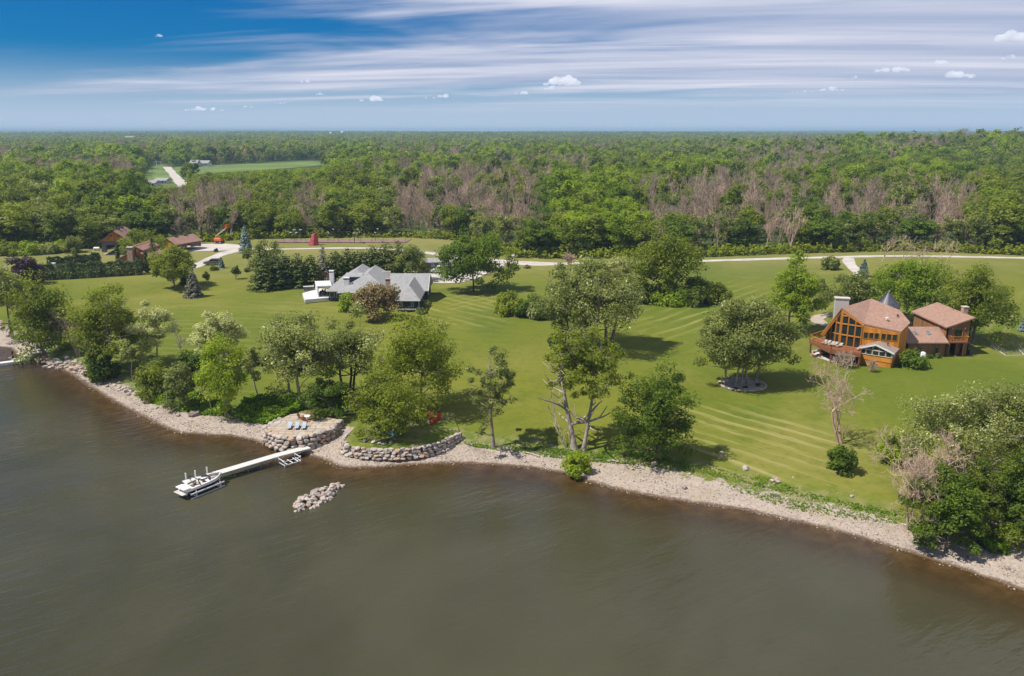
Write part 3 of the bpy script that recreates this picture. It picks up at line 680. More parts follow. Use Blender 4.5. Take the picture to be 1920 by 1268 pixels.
# kind of wood at the near edge, by stretches of the treeline (picture columns of the photograph's treeline)
STRETCH = [(-400, 60, 'green'), (60, 110, 'olive'), (110, 230, 'green'), (230, 310, 'deep'), (310, 470, 'dead'), (470, 565, 'green'), (565, 600, 'dead'), (600, 720, 'green'), (720, 800, 'olive'),
           (740, 1005, 'dead'), (1005, 1040, 'deep'), (1040, 1200, 'bright'), (1200, 1500, 'dead'), (1500, 1545, 'deep'), (1545, 1835, 'dead'), (1835, 2400, 'green')]
def pick(px, d, x, y, rg):
    n = float(hash2(np.array(x), np.array(y * 0.6), 62)); n2 = float(hash2(np.array(x + 300), np.array(y * 0.7), 33)); u = rg.uniform()
    if d < 150:
        base = 'green'
        for a, b, k in STRETCH:
            if a <= px < b: base = k
        if d < 16: # leafy skirt in front
            if base == 'dead': return 'dead' if u < 0.38 else ('olive' if u < 0.65 else 'green' if u < 0.85 else 'deep')
            return base if u < 0.7 else rg.choice(['green', 'olive', 'deep'])
        if base == 'dead': return 'dead' if u < 0.86 - 0.35 * (d > 75) else rg.choice(['olive', 'green'])
        if u < 0.74: return base
        return rg.choice(['green', 'olive', 'dead', 'deep', 'bright'])
    if n > 0.36: return 'dead' if u < 0.75 else 'olive'
    if n2 > 0.3: return 'bright' if u < 0.7 else 'green'
    if n2 < -0.45: return 'deep' if u < 0.7 else 'green'
    return rg.choice(['green', 'green', 'olive', 'bright', 'dead', 'deep'], p=[0.3, 0.2, 0.22, 0.14, 0.07, 0.07])
def in_poly(x, y, P):
    c = False; j = len(P) - 1
    for i in range(len(P)):
        if (P[i][1] > y) != (P[j][1] > y) and x < (P[j][0] - P[i][0]) * (y - P[i][1]) / (P[j][1] - P[i][1]) + P[i][0]: c = not c
        j = i
    return c
CLEAR = [[G(x, y)[:2] for x, y in q] for q in ([(245, 362), (255, 346), (280, 309), (300, 305), (320, 310), (360, 346), (352, 366), (300, 372)],
         [(300, 318), (345, 310), (400, 309), (470, 306), (560, 301), (612, 301), (618, 313), (540, 322), (450, 329), (380, 333), (325, 336)])]
cand = []
yy = 225.0; row = 0
while yy < 1500:
    sp = 5.8 if yy < 420 else (7.0 if yy < 700 else 9.0)
    half = 0.70 * yy + 30
    for x in np.arange(-half, half, sp):
        X = x + rngF.uniform(-0.45, 0.45) * sp; Y = yy + rngF.uniform(-0.45, 0.45) * sp
        d = Y - float(edge_y(X))
        if d < 1.5 or abs(X) > 0.70 * Y + 12: continue
        if any(in_poly(X, Y, P) for P in CLEAR): continue
        cand.append((Y * 1.0 + 0.05 * abs(X), X, Y, d))
    yy += sp
cand.sort()
REG = [(-400, 110, 'at the left edge of the picture'), (110, 230, 'behind the brown barn'), (230, 330, 'between the barn and the long garage'), (330, 450, 'behind the boom lift'), (450, 600, 'behind the red climbing wall'),
       (600, 780, 'behind the sports court lamps'), (780, 960, 'behind the big round maple'), (960, 1100, 'behind the gravel bend by the bushes'), (1100, 1310, 'behind the tall shore cottonwoods'),
       (1310, 1500, 'along the white drive right of centre'), (1500, 1640, 'behind the fork of the white drive'), (1640, 1800, 'behind the house with the cone roof'), (1800, 2400, 'at the right edge of the picture')]
WORD = {'green': 'leafy mid-green tree', 'bright': 'bright fresh-green bushy tree', 'deep': 'dense dark green tree', 'olive': 'thin olive-green tree', 'dead': 'bare greyish-pink dead tree'}
def region(px):
    for a, b, w in REG:
        if a <= px < b: return w
    return 'at the forest edge'
def top_h(kind, rg, px, d):
    h = {'green': 11, 'bright': 11.5, 'deep': 11.5, 'olive': 10.5, 'dead': 12}[kind] * rg.uniform(0.72, 1.2)
    if px < 330 and d < 60: h *= 1.15
    if px > 1835 and d < 60: h *= 1.25
    return h
n_ind = 0; FOREST = []
front = sorted(cand, key=lambda c: c[3] + 0.004 * c[2])
front = [c for c in front if abs(jx((c[1], c[2], 4)) - 960) < 985][:270]
fset = set(id(c) for c in front)
for c in cand:
    _, X, Y, d = c; z = gz(X, Y) if Y < 430 else None
    px = jx((X, Y, 8)); k = pick(px, d, X, Y, rngF); h = top_h(k, rngF, px, d)
    if 268 < px < 622 and 330 < Y < 900:          # low growth below the open fields on the rise
        lim = 352.0 if px < 352 else float(np.interp(px, [352, 372, 615], [352, 327, 315]))
        b_ = Vector((X, Y, gz(X, Y))); v_ = b_.y * sP + (b_.z - CAMH) * cP
        if 634 - F * v_ / depth(b_) > lim - 1:
            hm_ = htop(b_, lim)
            if hm_ < 2.2: continue
            h = min(h, hm_)
    rz = rngF.uniform(0, 6.28)
    if id(c) in fset:
        s = h / 12.0; w = s * rngF.uniform(1.05, 1.45)
        e = empty({'dead': 'dead_tree', 'olive': 'thin_tree', 'deep': 'dense_tree', 'bright': 'bushy_tree'}.get(k, 'leafy_tree'), (X, Y, z), rz,
                  '%s %s %s %s' % ('tall' if h > 12 else 'short' if h < 9.6 else 'middling', 'front-row' if d < 7 else 'second-row' if d < 14 else 'back-row', WORD[k], region(px)), 'tree', 'woodland edge trees ' + region(px))
        e.scale = (w, w, s)
        if k == 'dead':
            o = link('branches', DEAD[rngF.integers(0, 4)], e)
        else:
            tm, cm = PROTO[k][rngF.integers(0, len(PROTO[k]))]
            link('trunk', tm, e); link('crown', cm, e)
    else:
        FOREST.append((X, Y, k, h / 12.0 * (1.12 if Y < 700 else 1.25) * (rngF.choice([0.75, 0.9, 1.0, 1.15, 1.4]) if d > 40 and h > 7 and not (262 < px < 628 and Y < 900) else 1.0), rz))
# the rest of the wood reads as one mass: instances on points
IC = bpy.data.collections.new('woodland_stock'); idx = {}; cnt = 0
def stock(me_list, nm):
    global cnt
    for j, m in enumerate(me_list):
        o = bpy.data.objects.new('stock_%03d' % cnt, m); IC.objects.link(o); idx.setdefault(nm, []).append(cnt); cnt += 1
def joined(tm, cm, name):
    bm = bmesh.new(); bm.from_mesh(cm); n = len(bm.faces); lay = bm.faces.layers.float.get('tint'); bm.from_mesh(tm)
    bm.faces.ensure_lookup_table()
    for f in list(bm.faces)[n:]: f.material_index = 1
    me = bpy.data.meshes.new(name); bm.to_mesh(me); bm.free(); me.materials.append(cm.materials[0]); me.materials.append(tm.materials[0]); return me
def light_copy(me, frac, scale, name, seed):
    """thinner crown of larger leaf faces for far away"""
    n = len(me.polygons); co = np.empty(len(me.vertices) * 3, np.float32); me.vertices.foreach_get('co', co); co = co.reshape(n, 4, 3)
    t = np.empty(n, np.float32); me.attributes['tint'].data.foreach_get('value', t)
    k = np.random.default_rng(seed).permutation(n)[:int(n * frac)]; q = co[k]; c = q.mean(1, keepdims=True); q = c + (q - c) * scale
    return mesh_np(name, q.reshape(-1, 3), np.arange(len(k) * 4).reshape(-1, 4), me.materials[0], {'tint': ('FACE', t[k])})
for k in ('green', 'bright', 'deep', 'olive'): stock([joined(t_, c_, 'stock_' + k) for t_, c_ in PROTO[k]], k)
stock(DEAD, 'dead')
for k in ('green', 'bright', 'deep', 'olive'): stock([light_copy(c_, 0.22, 1.95, 'far_' + k, i) for i, (t_, c_) in enumerate(PROTO[k])], 'far_' + k)
# clumps of a dozen crowns for the far distance
def clump(seed, keys, name):
    rg = np.random.default_rng(seed); V = []; T = []; MI = []; mats = []; base = 0
    for j in range(16):
        k = keys[rg.integers(0, len(keys))]; me = PROTO[k][rg.integers(0, len(PROTO[k]))][1]
        n = len(me.polygons); co = np.empty(len(me.vertices) * 3, np.float32); me.vertices.foreach_get('co', co); co = co.reshape(n, 4, 3)
        t = np.empty(n, np.float32); me.attributes['tint'].data.foreach_get('value', t)
        s = rg.permutation(n)[:150]; q = co[s]; c = q.mean(1, keepdims=True); q = c + (q - c) * 3.2
        q = q * rg.uniform(0.75, 1.25) + np.array([rg.uniform(-17, 17), rg.uniform(-17, 17), 0])
        if me.materials[0] not in mats: mats.append(me.materials[0])
        V.append(q); T.append(t[s]); MI += [mats.index(me.materials[0])] * len(s)
    V = np.concatenate(V); return mesh_np(name, V.reshape(-1, 3), np.arange(len(V) * 4).reshape(-1, 4), mats, {'tint': ('FACE', np.concatenate(T))}, mat_idx=MI)
stock([clump(1, ['green', 'olive'], 'clump_a'), clump(2, ['green', 'bright', 'deep'], 'clump_b'), clump(3, ['olive', 'green'], 'clump_c'), clump(4, ['deep', 'green'], 'clump_d')], 'clump')
pts = []
for X, Y, k, s, rz in FOREST:
    key = k if (Y < 620 or k == 'dead') else 'far_' + k
    pts.append((X, Y, -1, idx[key][rngF.integers(0, len(idx[key]))], s, rz))
yy = 1500.0
while yy < 9000:
    sp = 24 if yy < 3000 else (38 if yy < 5500 else 60)
    for x in np.arange(-0.70 * yy - 60, 0.70 * yy + 60, sp):
        X = x + rngF.uniform(-0.5, 0.5) * sp; Y = yy + rngF.uniform(-0.5, 0.5) * sp
        hsh = float(hash2(np.array(X), np.array(Y), 420)) + 0.5 * float(hash2(np.array(X + 900), np.array(Y), 170))
        if Y > 2200 and hsh > 0.42: continue            # open fields between the woods
        pts.append((X, Y, -1, idx['clump'][rngF.integers(0, 4)], rngF.uniform(0.55, 1.45) * (1.25 if sp > 30 else 1.0), rngF.uniform(0, 6.28)))
    yy += sp
pts = np.array(pts); pts[:, 2] = ground(pts[:, 0], pts[:, 1]) - 0.3
fm = bpy.data.meshes.new('woodland'); fm.vertices.add(len(pts)); fm.vertices.foreach_set('co', pts[:, :3].astype(np.float32).ravel())
for nm, ty, cidx in (('which', 'INT', 3), ('size', 'FLOAT', 4), ('turn', 'FLOAT', 5)):
    a = fm.attributes.new(nm, ty, 'POINT'); a.data.foreach_set('value', pts[:, cidx].astype(np.int32 if ty == 'INT' else np.float32))
wood = tag(link('woodland', fm), 'dense mixed green and grey woodland stretching to the horizon', None, None, 'stuff')
ng = bpy.data.node_groups.new('scatter_trees', 'GeometryNodeTree')
ng.interface.new_socket('Geometry', in_out='INPUT', socket_type='NodeSocketGeometry'); ng.interface.new_socket('Geometry', in_out='OUTPUT', socket_type='NodeSocketGeometry')
gi = ng.nodes.new('NodeGroupInput'); go = ng.nodes.new('NodeGroupOutput'); iop = ng.nodes.new('GeometryNodeInstanceOnPoints'); ci = ng.nodes.new('GeometryNodeCollectionInfo')
ci.inputs['Collection'].default_value = IC; ci.inputs['Separate Children'].default_value = True; ci.inputs['Reset Children'].default_value = True
def nat(name, ty):
    n = ng.nodes.new('GeometryNodeInputNamedAttribute'); n.data_type = ty; n.inputs['Name'].default_value = name; return n.outputs['Attribute']
cx = ng.nodes.new('ShaderNodeCombineXYZ'); ng.links.new(nat('turn', 'FLOAT'), cx.inputs[2])
e2r = ng.nodes.new('FunctionNodeEulerToRotation'); ng.links.new(cx.outputs[0], e2r.inputs[0])
iop.inputs['Pick Instance'].default_value = True
ng.links.new(gi.outputs[0], iop.inputs['Points']); ng.links.new(ci.outputs[0], iop.inputs['Instance']); ng.links.new(nat('which', 'INT'), iop.inputs['Instance Index'])
ng.links.new(e2r.outputs[0], iop.inputs['Rotation']); ng.links.new(nat('size', 'FLOAT'), iop.inputs['Scale']); ng.links.new(iop.outputs[0], go.inputs[0])
md = wood.modifiers.new('scatter', 'NODES'); md.node_group = ng
print('forest points', len(pts), 'individual', len(front))

# ------------------------------------------------------------------ air
def haze_box():
    b = MB().box((0, 9000, 27), (44000, 22000, 68)); t = NT('haze_air')
    pv = t.n('ShaderNodeVolumePrincipled'); pv.inputs['Color'].default_value = (0.42, 0.60, 0.82, 1); pv.inputs['Density'].default_value = 0.00014
    pv.inputs['Anisotropy'].default_value = 0.0
    t.l(pv.outputs[0], t.out.inputs['Volume']); o = b.build('haze', t.m)
    return tag(o, kind='stuff')
haze_box()
# ------------------------------------------------------------------ trees and shrubs that stand singly
TREE_SEED = [100]
def plant(name, bx, by, ty, wpx, kind, leaf, label, cat='tree', group=None, bark=None, wscale=1.0, **kw):
    base = G(bx, by); h = max(0.6, htop(base, ty)); r = wpx / 2 * mpp(base) * wscale * (1.12 if kind == 'broad' else 1.0); TREE_SEED[0] += 7; rg = np.random.default_rng(TREE_SEED[0])
    e = empty(name, base, 0, label, cat, group)
    bark = bark or M_BARK
    if kind == 'bare':
        S = gen_bare(rg, h, r, **dict(dict(depth_=6, tw=0.014), **kw)); v, f = segmesh(name, S, bark, 4); link('branches', mesh_np('branches', v, f, bark, None, True), e); return e
    size = h * r
    if kind == 'broad':
        if kw.get('cb', 0.28) > 0.15: kw['cb'] = kw.get('cb', 0.28) * 0.78
        if 'ncl' in kw: kw['ncl'] = int(kw['ncl'] * 1.35)
        if 'nleaf' in kw: kw['nleaf'] = int(kw['nleaf'] * 2.0)
        if 'crad' in kw: kw['crad'] *= 0.92
        g = gen_broad(rg, h, r, **dict(dict(nleaf=int(np.clip(240 * size ** 0.9, 2500, 9000)), ls=float(np.clip(0.00155 * depth(base), 0.14, 0.28)), ncl=int(np.clip(24 + size * 0.5, 30, 70))), **kw))
    elif kind == 'cone': g = gen_cone(rg, h, r, **dict(dict(nleaf=int(np.clip(1100 * size ** 0.8, 1500, 6000)), ls=float(np.clip(0.00125 * depth(base), 0.14, 0.24))), **kw))
    else: g = gen_bush(rg, h, r, **dict(dict(nleaf=int(np.clip(650 * size ** 0.8, 500, 5000)), ls=float(np.clip(0.0017 * depth(base), 0.15, 0.3))), **kw))
    tm, cm = make_meshes(name, g, LEAF[leaf], bark, 6)
    link('stems' if kind == 'bush' else 'trunk', tm, e); link('foliage' if kind == 'bush' else 'crown', cm, e)
    return e
# --- along the left shore
plant('shore_tree', 24, 634, 500, 95, 'broad', 'olive', 'olive green tree with bare trunk at the far left edge above the pier', cb=0.42, ncl=36, nleaf=4500)
plant('shore_tree', 88, 668, 512, 112, 'broad', 'mid', 'full green poplar beside the left pier, leaves down to the rocks', cb=0.03, crad=0.34, nleaf=6000, egg=0.1)
plant('bare_shrub', 148, 668, 566, 70, 'bare', None, 'grey leafless shrub between two green poplars near the left pier', 'shrub', bark=M_TWIG, stems=4, depth_=5, tw=0.02, fan=3)
plant('shore_tree', 207, 700, 512, 122, 'broad', 'mid', 'large leafy green tree overhanging the rocky bend of the left shore', cb=0.06, crad=0.33, nleaf=7000, stems=2)
plant('shrub', 197, 712, 628, 62, 'bush', 'dark', 'dark green bush at the foot of the large tree on the left shore', 'shrub')
plant('pale_tree', 296, 684, 567, 74, 'broad', 'silver', 'pale silvery tree with thin crown on the left shore', cb=0.3, bark=M_BARK_P, nleaf=3600, ncl=30, crad=0.34)
plant('pale_tree', 250, 712, 634, 44, 'broad', 'pale', 'small pale sapling leaning over the beach left of the silvery tree', cb=0.4, bark=M_BARK_P, nleaf=1200, ncl=16)
plant('bare_tree', 340, 662, 588, 42, 'bare', None, 'slim leafless grey tree standing on the lawn edge of the left shore', bark=M_BARK_P, depth_=5)
plant('pale_tree', 410, 690, 573, 84, 'broad', 'silver', 'round pale cream-leaved tree behind the left shore thicket', cb=0.25, bark=M_BARK_P, nleaf=4200, shell=0.4)
plant('shore_tree', 424, 778, 624, 100, 'broad', 'bright', 'bright green tree with pale crooked trunk at the head of the beach', cb=0.20, bark=M_BARK_P, egg=0.12)
plant('shrub', 292, 742, 664, 88, 'bush', 'mid', 'green thicket above the beach boulders on the left shore', 'shrub')
plant('shrub', 352, 716, 634, 72, 'bush', 'dark', 'dark thicket behind the drooping grey willow', 'shrub')
plant('willow', 352, 768, 680, 66, 'broad', 'olive', 'drooping grey-green willow above the upturned root on the beach', cb=0.08, bark=M_BARK, nleaf=2600, flat=1.25, ls=0.2)
plant('bare_tree', 398, 772, 706, 42, 'bare', None, 'thin grey dead sapling leaning beside the bright green tree', bark=M_TWIG, depth_=5)
plant('shrub', 330, 748, 706, 52, 'bush', 'bright', 'low bright green bush right of the beach boulders', 'shrub')
plant('pale_tree', 486, 744, 640, 46, 'broad', 'pale', 'slender pale tree between the bright green tree and the tall pair', cb=0.4, bark=M_BARK_P, nleaf=1500, ncl=20)
plant('lawn_tree', 545, 748, 590, 112, 'broad', 'olive', 'left one of the tall olive pair behind the stone patio', cb=0.26, bark=M_BARK_P, nleaf=6000, crad=0.33)
plant('lawn_tree', 568, 760, 574, 122, 'broad', 'pale', 'right one of the tall olive pair behind the stone patio', cb=0.28, bark=M_BARK_P, nleaf=6000, crad=0.32)
plant('lawn_tree', 655, 742, 583, 112, 'broad', 'pale', 'pale-topped tree behind the kayaks with dark forked stems', cb=0.30, bark=M_BARK_D, stems=3, nleaf=6000, crad=0.33)
plant('dense_tree', 614, 778, 694, 86, 'broad', 'dark', 'low dense dark tree at the back corner of the stone patio', cb=0.02, nleaf=5200, crad=0.3, shell=0.6)
plant('lawn_tree', 786, 770, 590, 160, 'broad', 'mid', 'widest mid-green tree shading the fire pit', cb=0.08, bark=M_BARK, nleaf=9500, ncl=78, crad=0.29, egg=0.12)
plant('bare_tree', 728, 745, 655, 62, 'bare', None, 'dead grey branches standing out of the trees by the fire pit', bark=M_BARK_P, depth_=5, tw=0.03)
plant('lawn_tree', 724, 828, 702, 130, 'broad', 'mid', 'round green tree on the stone-edged lawn nearest the water', cb=0.10, bark=M_BARK, nleaf=7000, ncl=60, crad=0.27, shell=0.45)
plant('sparse_tree', 926, 840, 640, 96, 'broad', 'olive', 'thin-leaved tree standing alone by the beach right of the stone wall', cb=0.24, bark=M_BARK, nleaf=2600, ncl=44, crad=0.22, limbs=10, spread=0.6)
# --- the two cottonwoods in the middle and what stands behind
plant('cottonwood', 1077, 842, 590, 150, 'broad', 'mid', 'tall cottonwood with thick pale trunk at the middle of the beach', cb=0.46, bark=M_BARK_P, trunk_r=0.45, nleaf=4600, ncl=64, crad=0.17, limbs=15, spread=0.75, shell=0.7)
plant('cottonwood', 1094, 845, 600, 150, 'broad', 'mid', 'second cottonwood with slimmer trunk right beside the tall one', cb=0.46, bark=M_BARK_P, trunk_r=0.3, lean=(1.1, 0.3), nleaf=4000, ncl=54, crad=0.18, limbs=11, spread=0.75, shell=0.7)
plant('bare_tree', 1064, 840, 742, 100, 'bare', None, 'dead pale limbs spreading left from the foot of the cottonwoods', bark=M_BARK_P, lean=(-0.7, 0), depth_=4, tw=0.03, fan=2, tr=0.13)
plant('grove_tree', 1104, 655, 482, 170, 'broad', 'pale', 'large pale-topped tree of the grove behind the cottonwoods', cb=0.30, bark=M_BARK, stems=3, nleaf=7500, ncl=70, crad=0.24)
plant('grove_tree', 1132, 650, 464, 110, 'broad', 'pale', 'tallest tree of the grove behind the cottonwoods', cb=0.35, bark=M_BARK, stems=2, nleaf=5200, ncl=50, crad=0.25)
plant('grove_tree', 1062, 652, 508, 120, 'broad', 'olive', 'left olive tree of the grove behind the cottonwoods', cb=0.22, bark=M_BARK_D, nleaf=5000, ncl=48, crad=0.26)
plant('shrub', 1048, 654, 604, 40, 'bush', 'dark', 'dark bush at the left foot of the grove behind the cottonwoods', 'shrub')
plant('dense_tree', 1230, 866, 686, 126, 'broad', 'dark', 'dense dark green tree on the shore right of the cottonwoods', cb=0.02, nleaf=9500, ncl=70, crad=0.32, bark=M_BARK_D, egg=0.1)
plant('shrub', 1080, 890, 838, 56, 'bush', 'bright', 'bright green bush hanging over the water below the cottonwoods', 'shrub')
# --- ring bed grove
for i, (bx, by, ty, w, c, lb) in enumerate([(1363, 722, 575, 92, 'olive', 'leftmost of the five trees in the round stone bed'), (1376, 725, 550, 92, 'pale', 'second from left of the five trees in the round stone bed'),
        (1389, 722, 545, 98, 'olive', 'middle one of the five trees in the round stone bed'), (1403, 720, 556, 98, 'olive', 'second from right of the five trees in the round stone bed'), (1415, 716, 572, 92, 'olive', 'rightmost of the five trees in the round stone bed')]):
    plant('bed_tree', bx, by, ty, w, 'broad', c, lb, 'tree', 'five trees in the round stone bed', cb=0.22, bark=M_BARK_P, trunk_r=0.16, nleaf=4600, ncl=40, crad=0.32, wscale=1.2, lean=((i - 2) * 0.9, 0))
plant('lawn_tree', 1482, 622, 482, 92, 'broad', 'bright', 'bright green tree left of the big orange house', cb=0.06, nleaf=6000, crad=0.28)
plant('lawn_tree', 1592, 596, 512, 96, 'broad', 'olive', 'olive tree behind the stone chimney of the big orange house', cb=0.12, nleaf=4200)
plant('lawn_tree', 1692, 604, 480, 128, 'broad', 'bright', 'bright green round tree right behind the cone roof', cb=0.12, nleaf=8000, ncl=64, crad=0.27, shell=0.42)
plant('lawn_tree', 1822, 642, 498, 134, 'broad', 'mid', 'broad dark-hearted tree right of the garage wing chimney', cb=0.10, nleaf=8000, ncl=64, crad=0.27)
plant('bare_tree', 1578, 830, 664, 128, 'bare', None, 'leafless tree in front of the big orange house', bark=M_TWIG_P, depth_=7, tw=0.012, stems=2, fan=2, tr=0.22)
plant('shrub', 1577, 884, 818, 62, 'bush', 'dark', 'dark green bush at the foot of the leafless tree', 'shrub')
plant('shrub', 1712, 688, 646, 52, 'bush', 'dark', 'dark green bush right of the screened porch', 'shrub', nleaf=1800)
plant('bare_shrub', 1584, 690, 655, 56, 'bare', None, 'leafless grey shrub in front of the raised deck', 'shrub', bark=M_TWIG, stems=6, depth_=5, tw=0.018, low=0.1)
plant('bare_shrub', 1635, 697, 672, 50, 'bare', None, 'reddish leafless shrub under the screened porch', 'shrub', bark=M_TWIG_P, stems=6, depth_=4, tw=0.018)
# --- right shore mass
plant('pale_tree', 1768, 900, 735, 170, 'broad', 'pale', 'pale-leaved tree at the left of the right shore thicket', cb=0.15, bark=M_BARK_P, nleaf=7500, ncl=60, crad=0.24)
plant('pale_tree', 1862, 905, 704, 190, 'broad', 'pale', 'largest pale-leaved tree of the right shore thicket', cb=0.15, bark=M_BARK_P, nleaf=8500, ncl=66, crad=0.24)
plant('pale_tree', 1945, 930, 700, 150, 'broad', 'olive', 'pale-leaved tree cut by the right edge of the picture', cb=0.15, bark=M_BARK_P, nleaf=6000)
plant('bare_tree', 1708, 995, 800, 170, 'bare', None, 'pinkish dead tree leaning over the beach at right', bark=M_TWIG_P, depth_=6, tw=0.014, stems=2, tr=0.16)
plant('shrub', 1678, 866, 784, 72, 'bush', 'bright', 'green bush left of the right shore thicket', 'shrub')
plant('shore_tree', 1764, 1030, 868, 120, 'broad', 'dark', 'dense dark green tree at the left front of the right shore thicket', cb=0.0, nleaf=7500, ncl=56, crad=0.28)
plant('shore_tree', 1838, 1012, 862, 120, 'broad', 'mid', 'fresh green tree in the middle of the right shore thicket', cb=0.0, nleaf=7000, ncl=56, crad=0.28)
plant('shore_tree', 1910, 1010, 850, 130, 'broad', 'dark', 'dark green tree of the right shore thicket at the picture edge', cb=0.0, nleaf=7000, ncl=56, crad=0.28)
plant('shrub', 1865, 1030, 985, 46, 'bush', 'weed', 'small fresh green bush at the beach edge of the right thicket', 'shrub')
plant('bare_tree', 1775, 985, 860, 80, 'bare', None, 'grey dead boughs in front of the right shore thicket', bark=M_TWIG, depth_=5, tw=0.02)
# --- around the grey-roofed house
plant('maple', 888, 546, 430, 116, 'broad', 'dark', 'big round maple on the lawn by the parking pad', cb=0.05, egg=0.22, nleaf=9000, ncl=72, crad=0.25, shell=0.42, bark=M_BARK_D)
plant('lawn_tree', 705, 598, 534, 76, 'broad', 'rust', 'spreading brownish tree in front of the grey-roofed house', cb=0.16, nleaf=4200, bark=M_BARK)
plant('shrub', 666, 584, 532, 60, 'bush', 'bright', 'round bright green shrub in front of the grey-roofed house', 'shrub', nleaf=3000)
plant('shrub', 797, 557, 541, 16, 'bush', 'mid', 'small upright shrub at the right corner of the grey-roofed house', 'shrub')
plant('shrub', 797, 575, 560, 22, 'bush', 'pale', 'pale flowering shrub beside the blue gable wing', 'shrub')
plant('shrub', 791, 588, 573, 22, 'bush', 'cedar', 'clipped round olive shrub at the blue gable wing', 'shrub')
plant('lawn_tree', 768, 528, 463, 60, 'broad', 'olive', 'soft grey-green willow right of the cedar row', cb=0.05, nleaf=3600, flat=1.0)
plant('lawn_tree', 496, 524, 448, 62, 'broad', 'olive', 'loose light green tree left of the cedar row', cb=0.12, nleaf=2600, ncl=30)
CED = [(497, 543, 478, 46), (520, 541, 482, 40), (537, 539, 474, 34), (560, 538, 473, 38), (584, 536, 476, 36), (632, 531, 468, 46), (655, 529, 462, 46), (678, 527, 466, 46), (700, 525, 458, 48), (724, 523, 452, 54), (748, 521, 450, 52), (772, 512, 456, 46)]
ORD = ['first', 'second', 'third', 'fourth', 'fifth', 'sixth', 'seventh', 'eighth', 'ninth', 'tenth', 'eleventh', 'twelfth']
for i, (bx, by, ty, w) in enumerate(CED):
    plant('cedar', bx, by, ty, w, 'cone', 'cedar', '%s dark cedar from the left in the row behind the grey-roofed house' % ORD[i], 'tree', 'cedars in a row behind the grey-roofed house', power=0.45, nleaf=4200, ragged=0.35, ls=0.3, wscale=1.3)
plant('spruce', 608, 534, 459, 44, 'cone', 'spruce', 'grey spruce standing up out of the cedar row', nleaf=2600)
plant('shrub', 955, 588, 536, 70, 'bush', 'mid', 'left rounded shrub on the lawn left of the grove', 'shrub')
plant('shrub', 990, 592, 544, 60, 'bush', 'dark', 'middle rounded shrub on the lawn left of the grove', 'shrub')
plant('shrub', 1016, 597, 552, 56, 'bush', 'pale', 'greyish right shrub on the lawn left of the grove', 'shrub')
plant('lawn_tree', 1246, 562, 420, 124, 'broad', 'mid', 'dark green tree rising behind the sumac bushes', cb=0.08, nleaf=7500, ncl=60)
plant('shrub', 1206, 566, 510, 64, 'bush', 'mid', 'leftmost of the sumac bushes on the lawn', 'shrub')
plant('shrub', 1258, 570, 520, 66, 'bush', 'bright', 'second sumac bush from the left', 'shrub')
plant('shrub', 1304, 570, 514, 74, 'bush', 'mid', 'largest sumac bush, third from the left', 'shrub')
plant('shrub', 1340, 566, 522, 62, 'bush', 'mid', 'rightmost of the sumac bushes on the lawn', 'shrub')
plant('bare_shrub', 1066, 497, 470, 56, 'bare', None, 'pinkish leafless shrub beside the gravel bend', 'shrub', bark=M_TWIG_P, stems=6, depth_=5, tw=0.03)
plant('shrub', 958, 502, 494, 14, 'bush', 'rust', 'small rounded shrub on the grass below the gravel bend', 'shrub', 'two little shrubs below the gravel bend')
plant('shrub', 988, 503, 497, 14, 'bush', 'rust', 'flat little shrub right of the rounded one below the gravel bend', 'shrub', 'two little shrubs below the gravel bend')
# --- right, by the drive
plant('shrub', 1556, 505, 472, 34, 'bush', 'olive', 'grey-green shrub left of the drive fork', 'shrub')
plant('shrub', 1541, 548, 518, 22, 'bush', 'olive', 'small grey bush on the lawn left of the house drive', 'shrub')
plant('blue_spruce', 1618, 520, 484, 22, 'cone', 'blue', 'small blue spruce inside the drive fork')
plant('blue_spruce', 1922, 622, 574, 26, 'cone', 'blue', 'blue spruce cut by the right edge of the picture')
for i, (bx, by, ty, w, lb) in enumerate([(1652, 500, 432, 60, 'leftmost leafless tree on the drive behind the cone roof'), (1690, 506, 438, 54, 'second leafless tree from the left behind the cone roof'), (1728, 522, 448, 62, 'third leafless tree from the left behind the cone roof'), (1768, 516, 446, 56, 'rightmost leafless tree behind the garage wing')]):
    plant('bare_tree', bx, by, ty, w, 'bare', None, lb, 'tree', 'leafless trees by the white drive', bark=M_TWIG_P, depth_=6, tw=0.022, fan=2)
# --- far left farm
plant('purple_maple', 52, 534, 478, 50, 'broad', 'purple', 'dark purple-leaved tree left of the long hedge', cb=0.05, nleaf=3600)
plant('lawn_tree', 328, 540, 462, 84, 'broad', 'mid', 'round green tree on the lawn right of the cedar-sided cottage', cb=0.12, nleaf=5500, ncl=48)
plant('spruce', 364, 557, 504, 38, 'cone', 'spruce', 'brownish spruce on the left lawn with its shadow beside it')
plant('spruce', 352, 532, 492, 28, 'cone', 'cedar', 'dark narrow spruce right of the round green tree')
plant('blue_spruce', 462, 474, 421, 28, 'cone', 'blue', 'tall blue spruce beside the driveway')
plant('blue_spruce', 416, 503, 481, 12, 'cone', 'blue', 'little blue spruce by the parked dark car')
plant('shrub', 402, 507, 495, 14, 'bush', 'mid', 'low green shrub beside the parked dark car', 'shrub')
plant('shrub', 405, 472, 465, 8, 'bush', 'purple', 'tiny purple shrub at the corner of the garage drive', 'shrub')
plant('sapling', 443, 524, 496, 16, 'broad', 'olive', 'young sapling on the grass below the blue spruce', cb=0.12, nleaf=420, ncl=14, crad=0.5)
plant('sapling', 388, 532, 508, 12, 'broad', 'olive', 'young sapling right of the brownish spruce', cb=0.12, nleaf=380, ncl=14, crad=0.5)
plant('lawn_tree', 265, 482, 430, 74, 'broad', 'mid', 'round tree between the barn and the cottage chimney', cb=0.05, nleaf=4200)
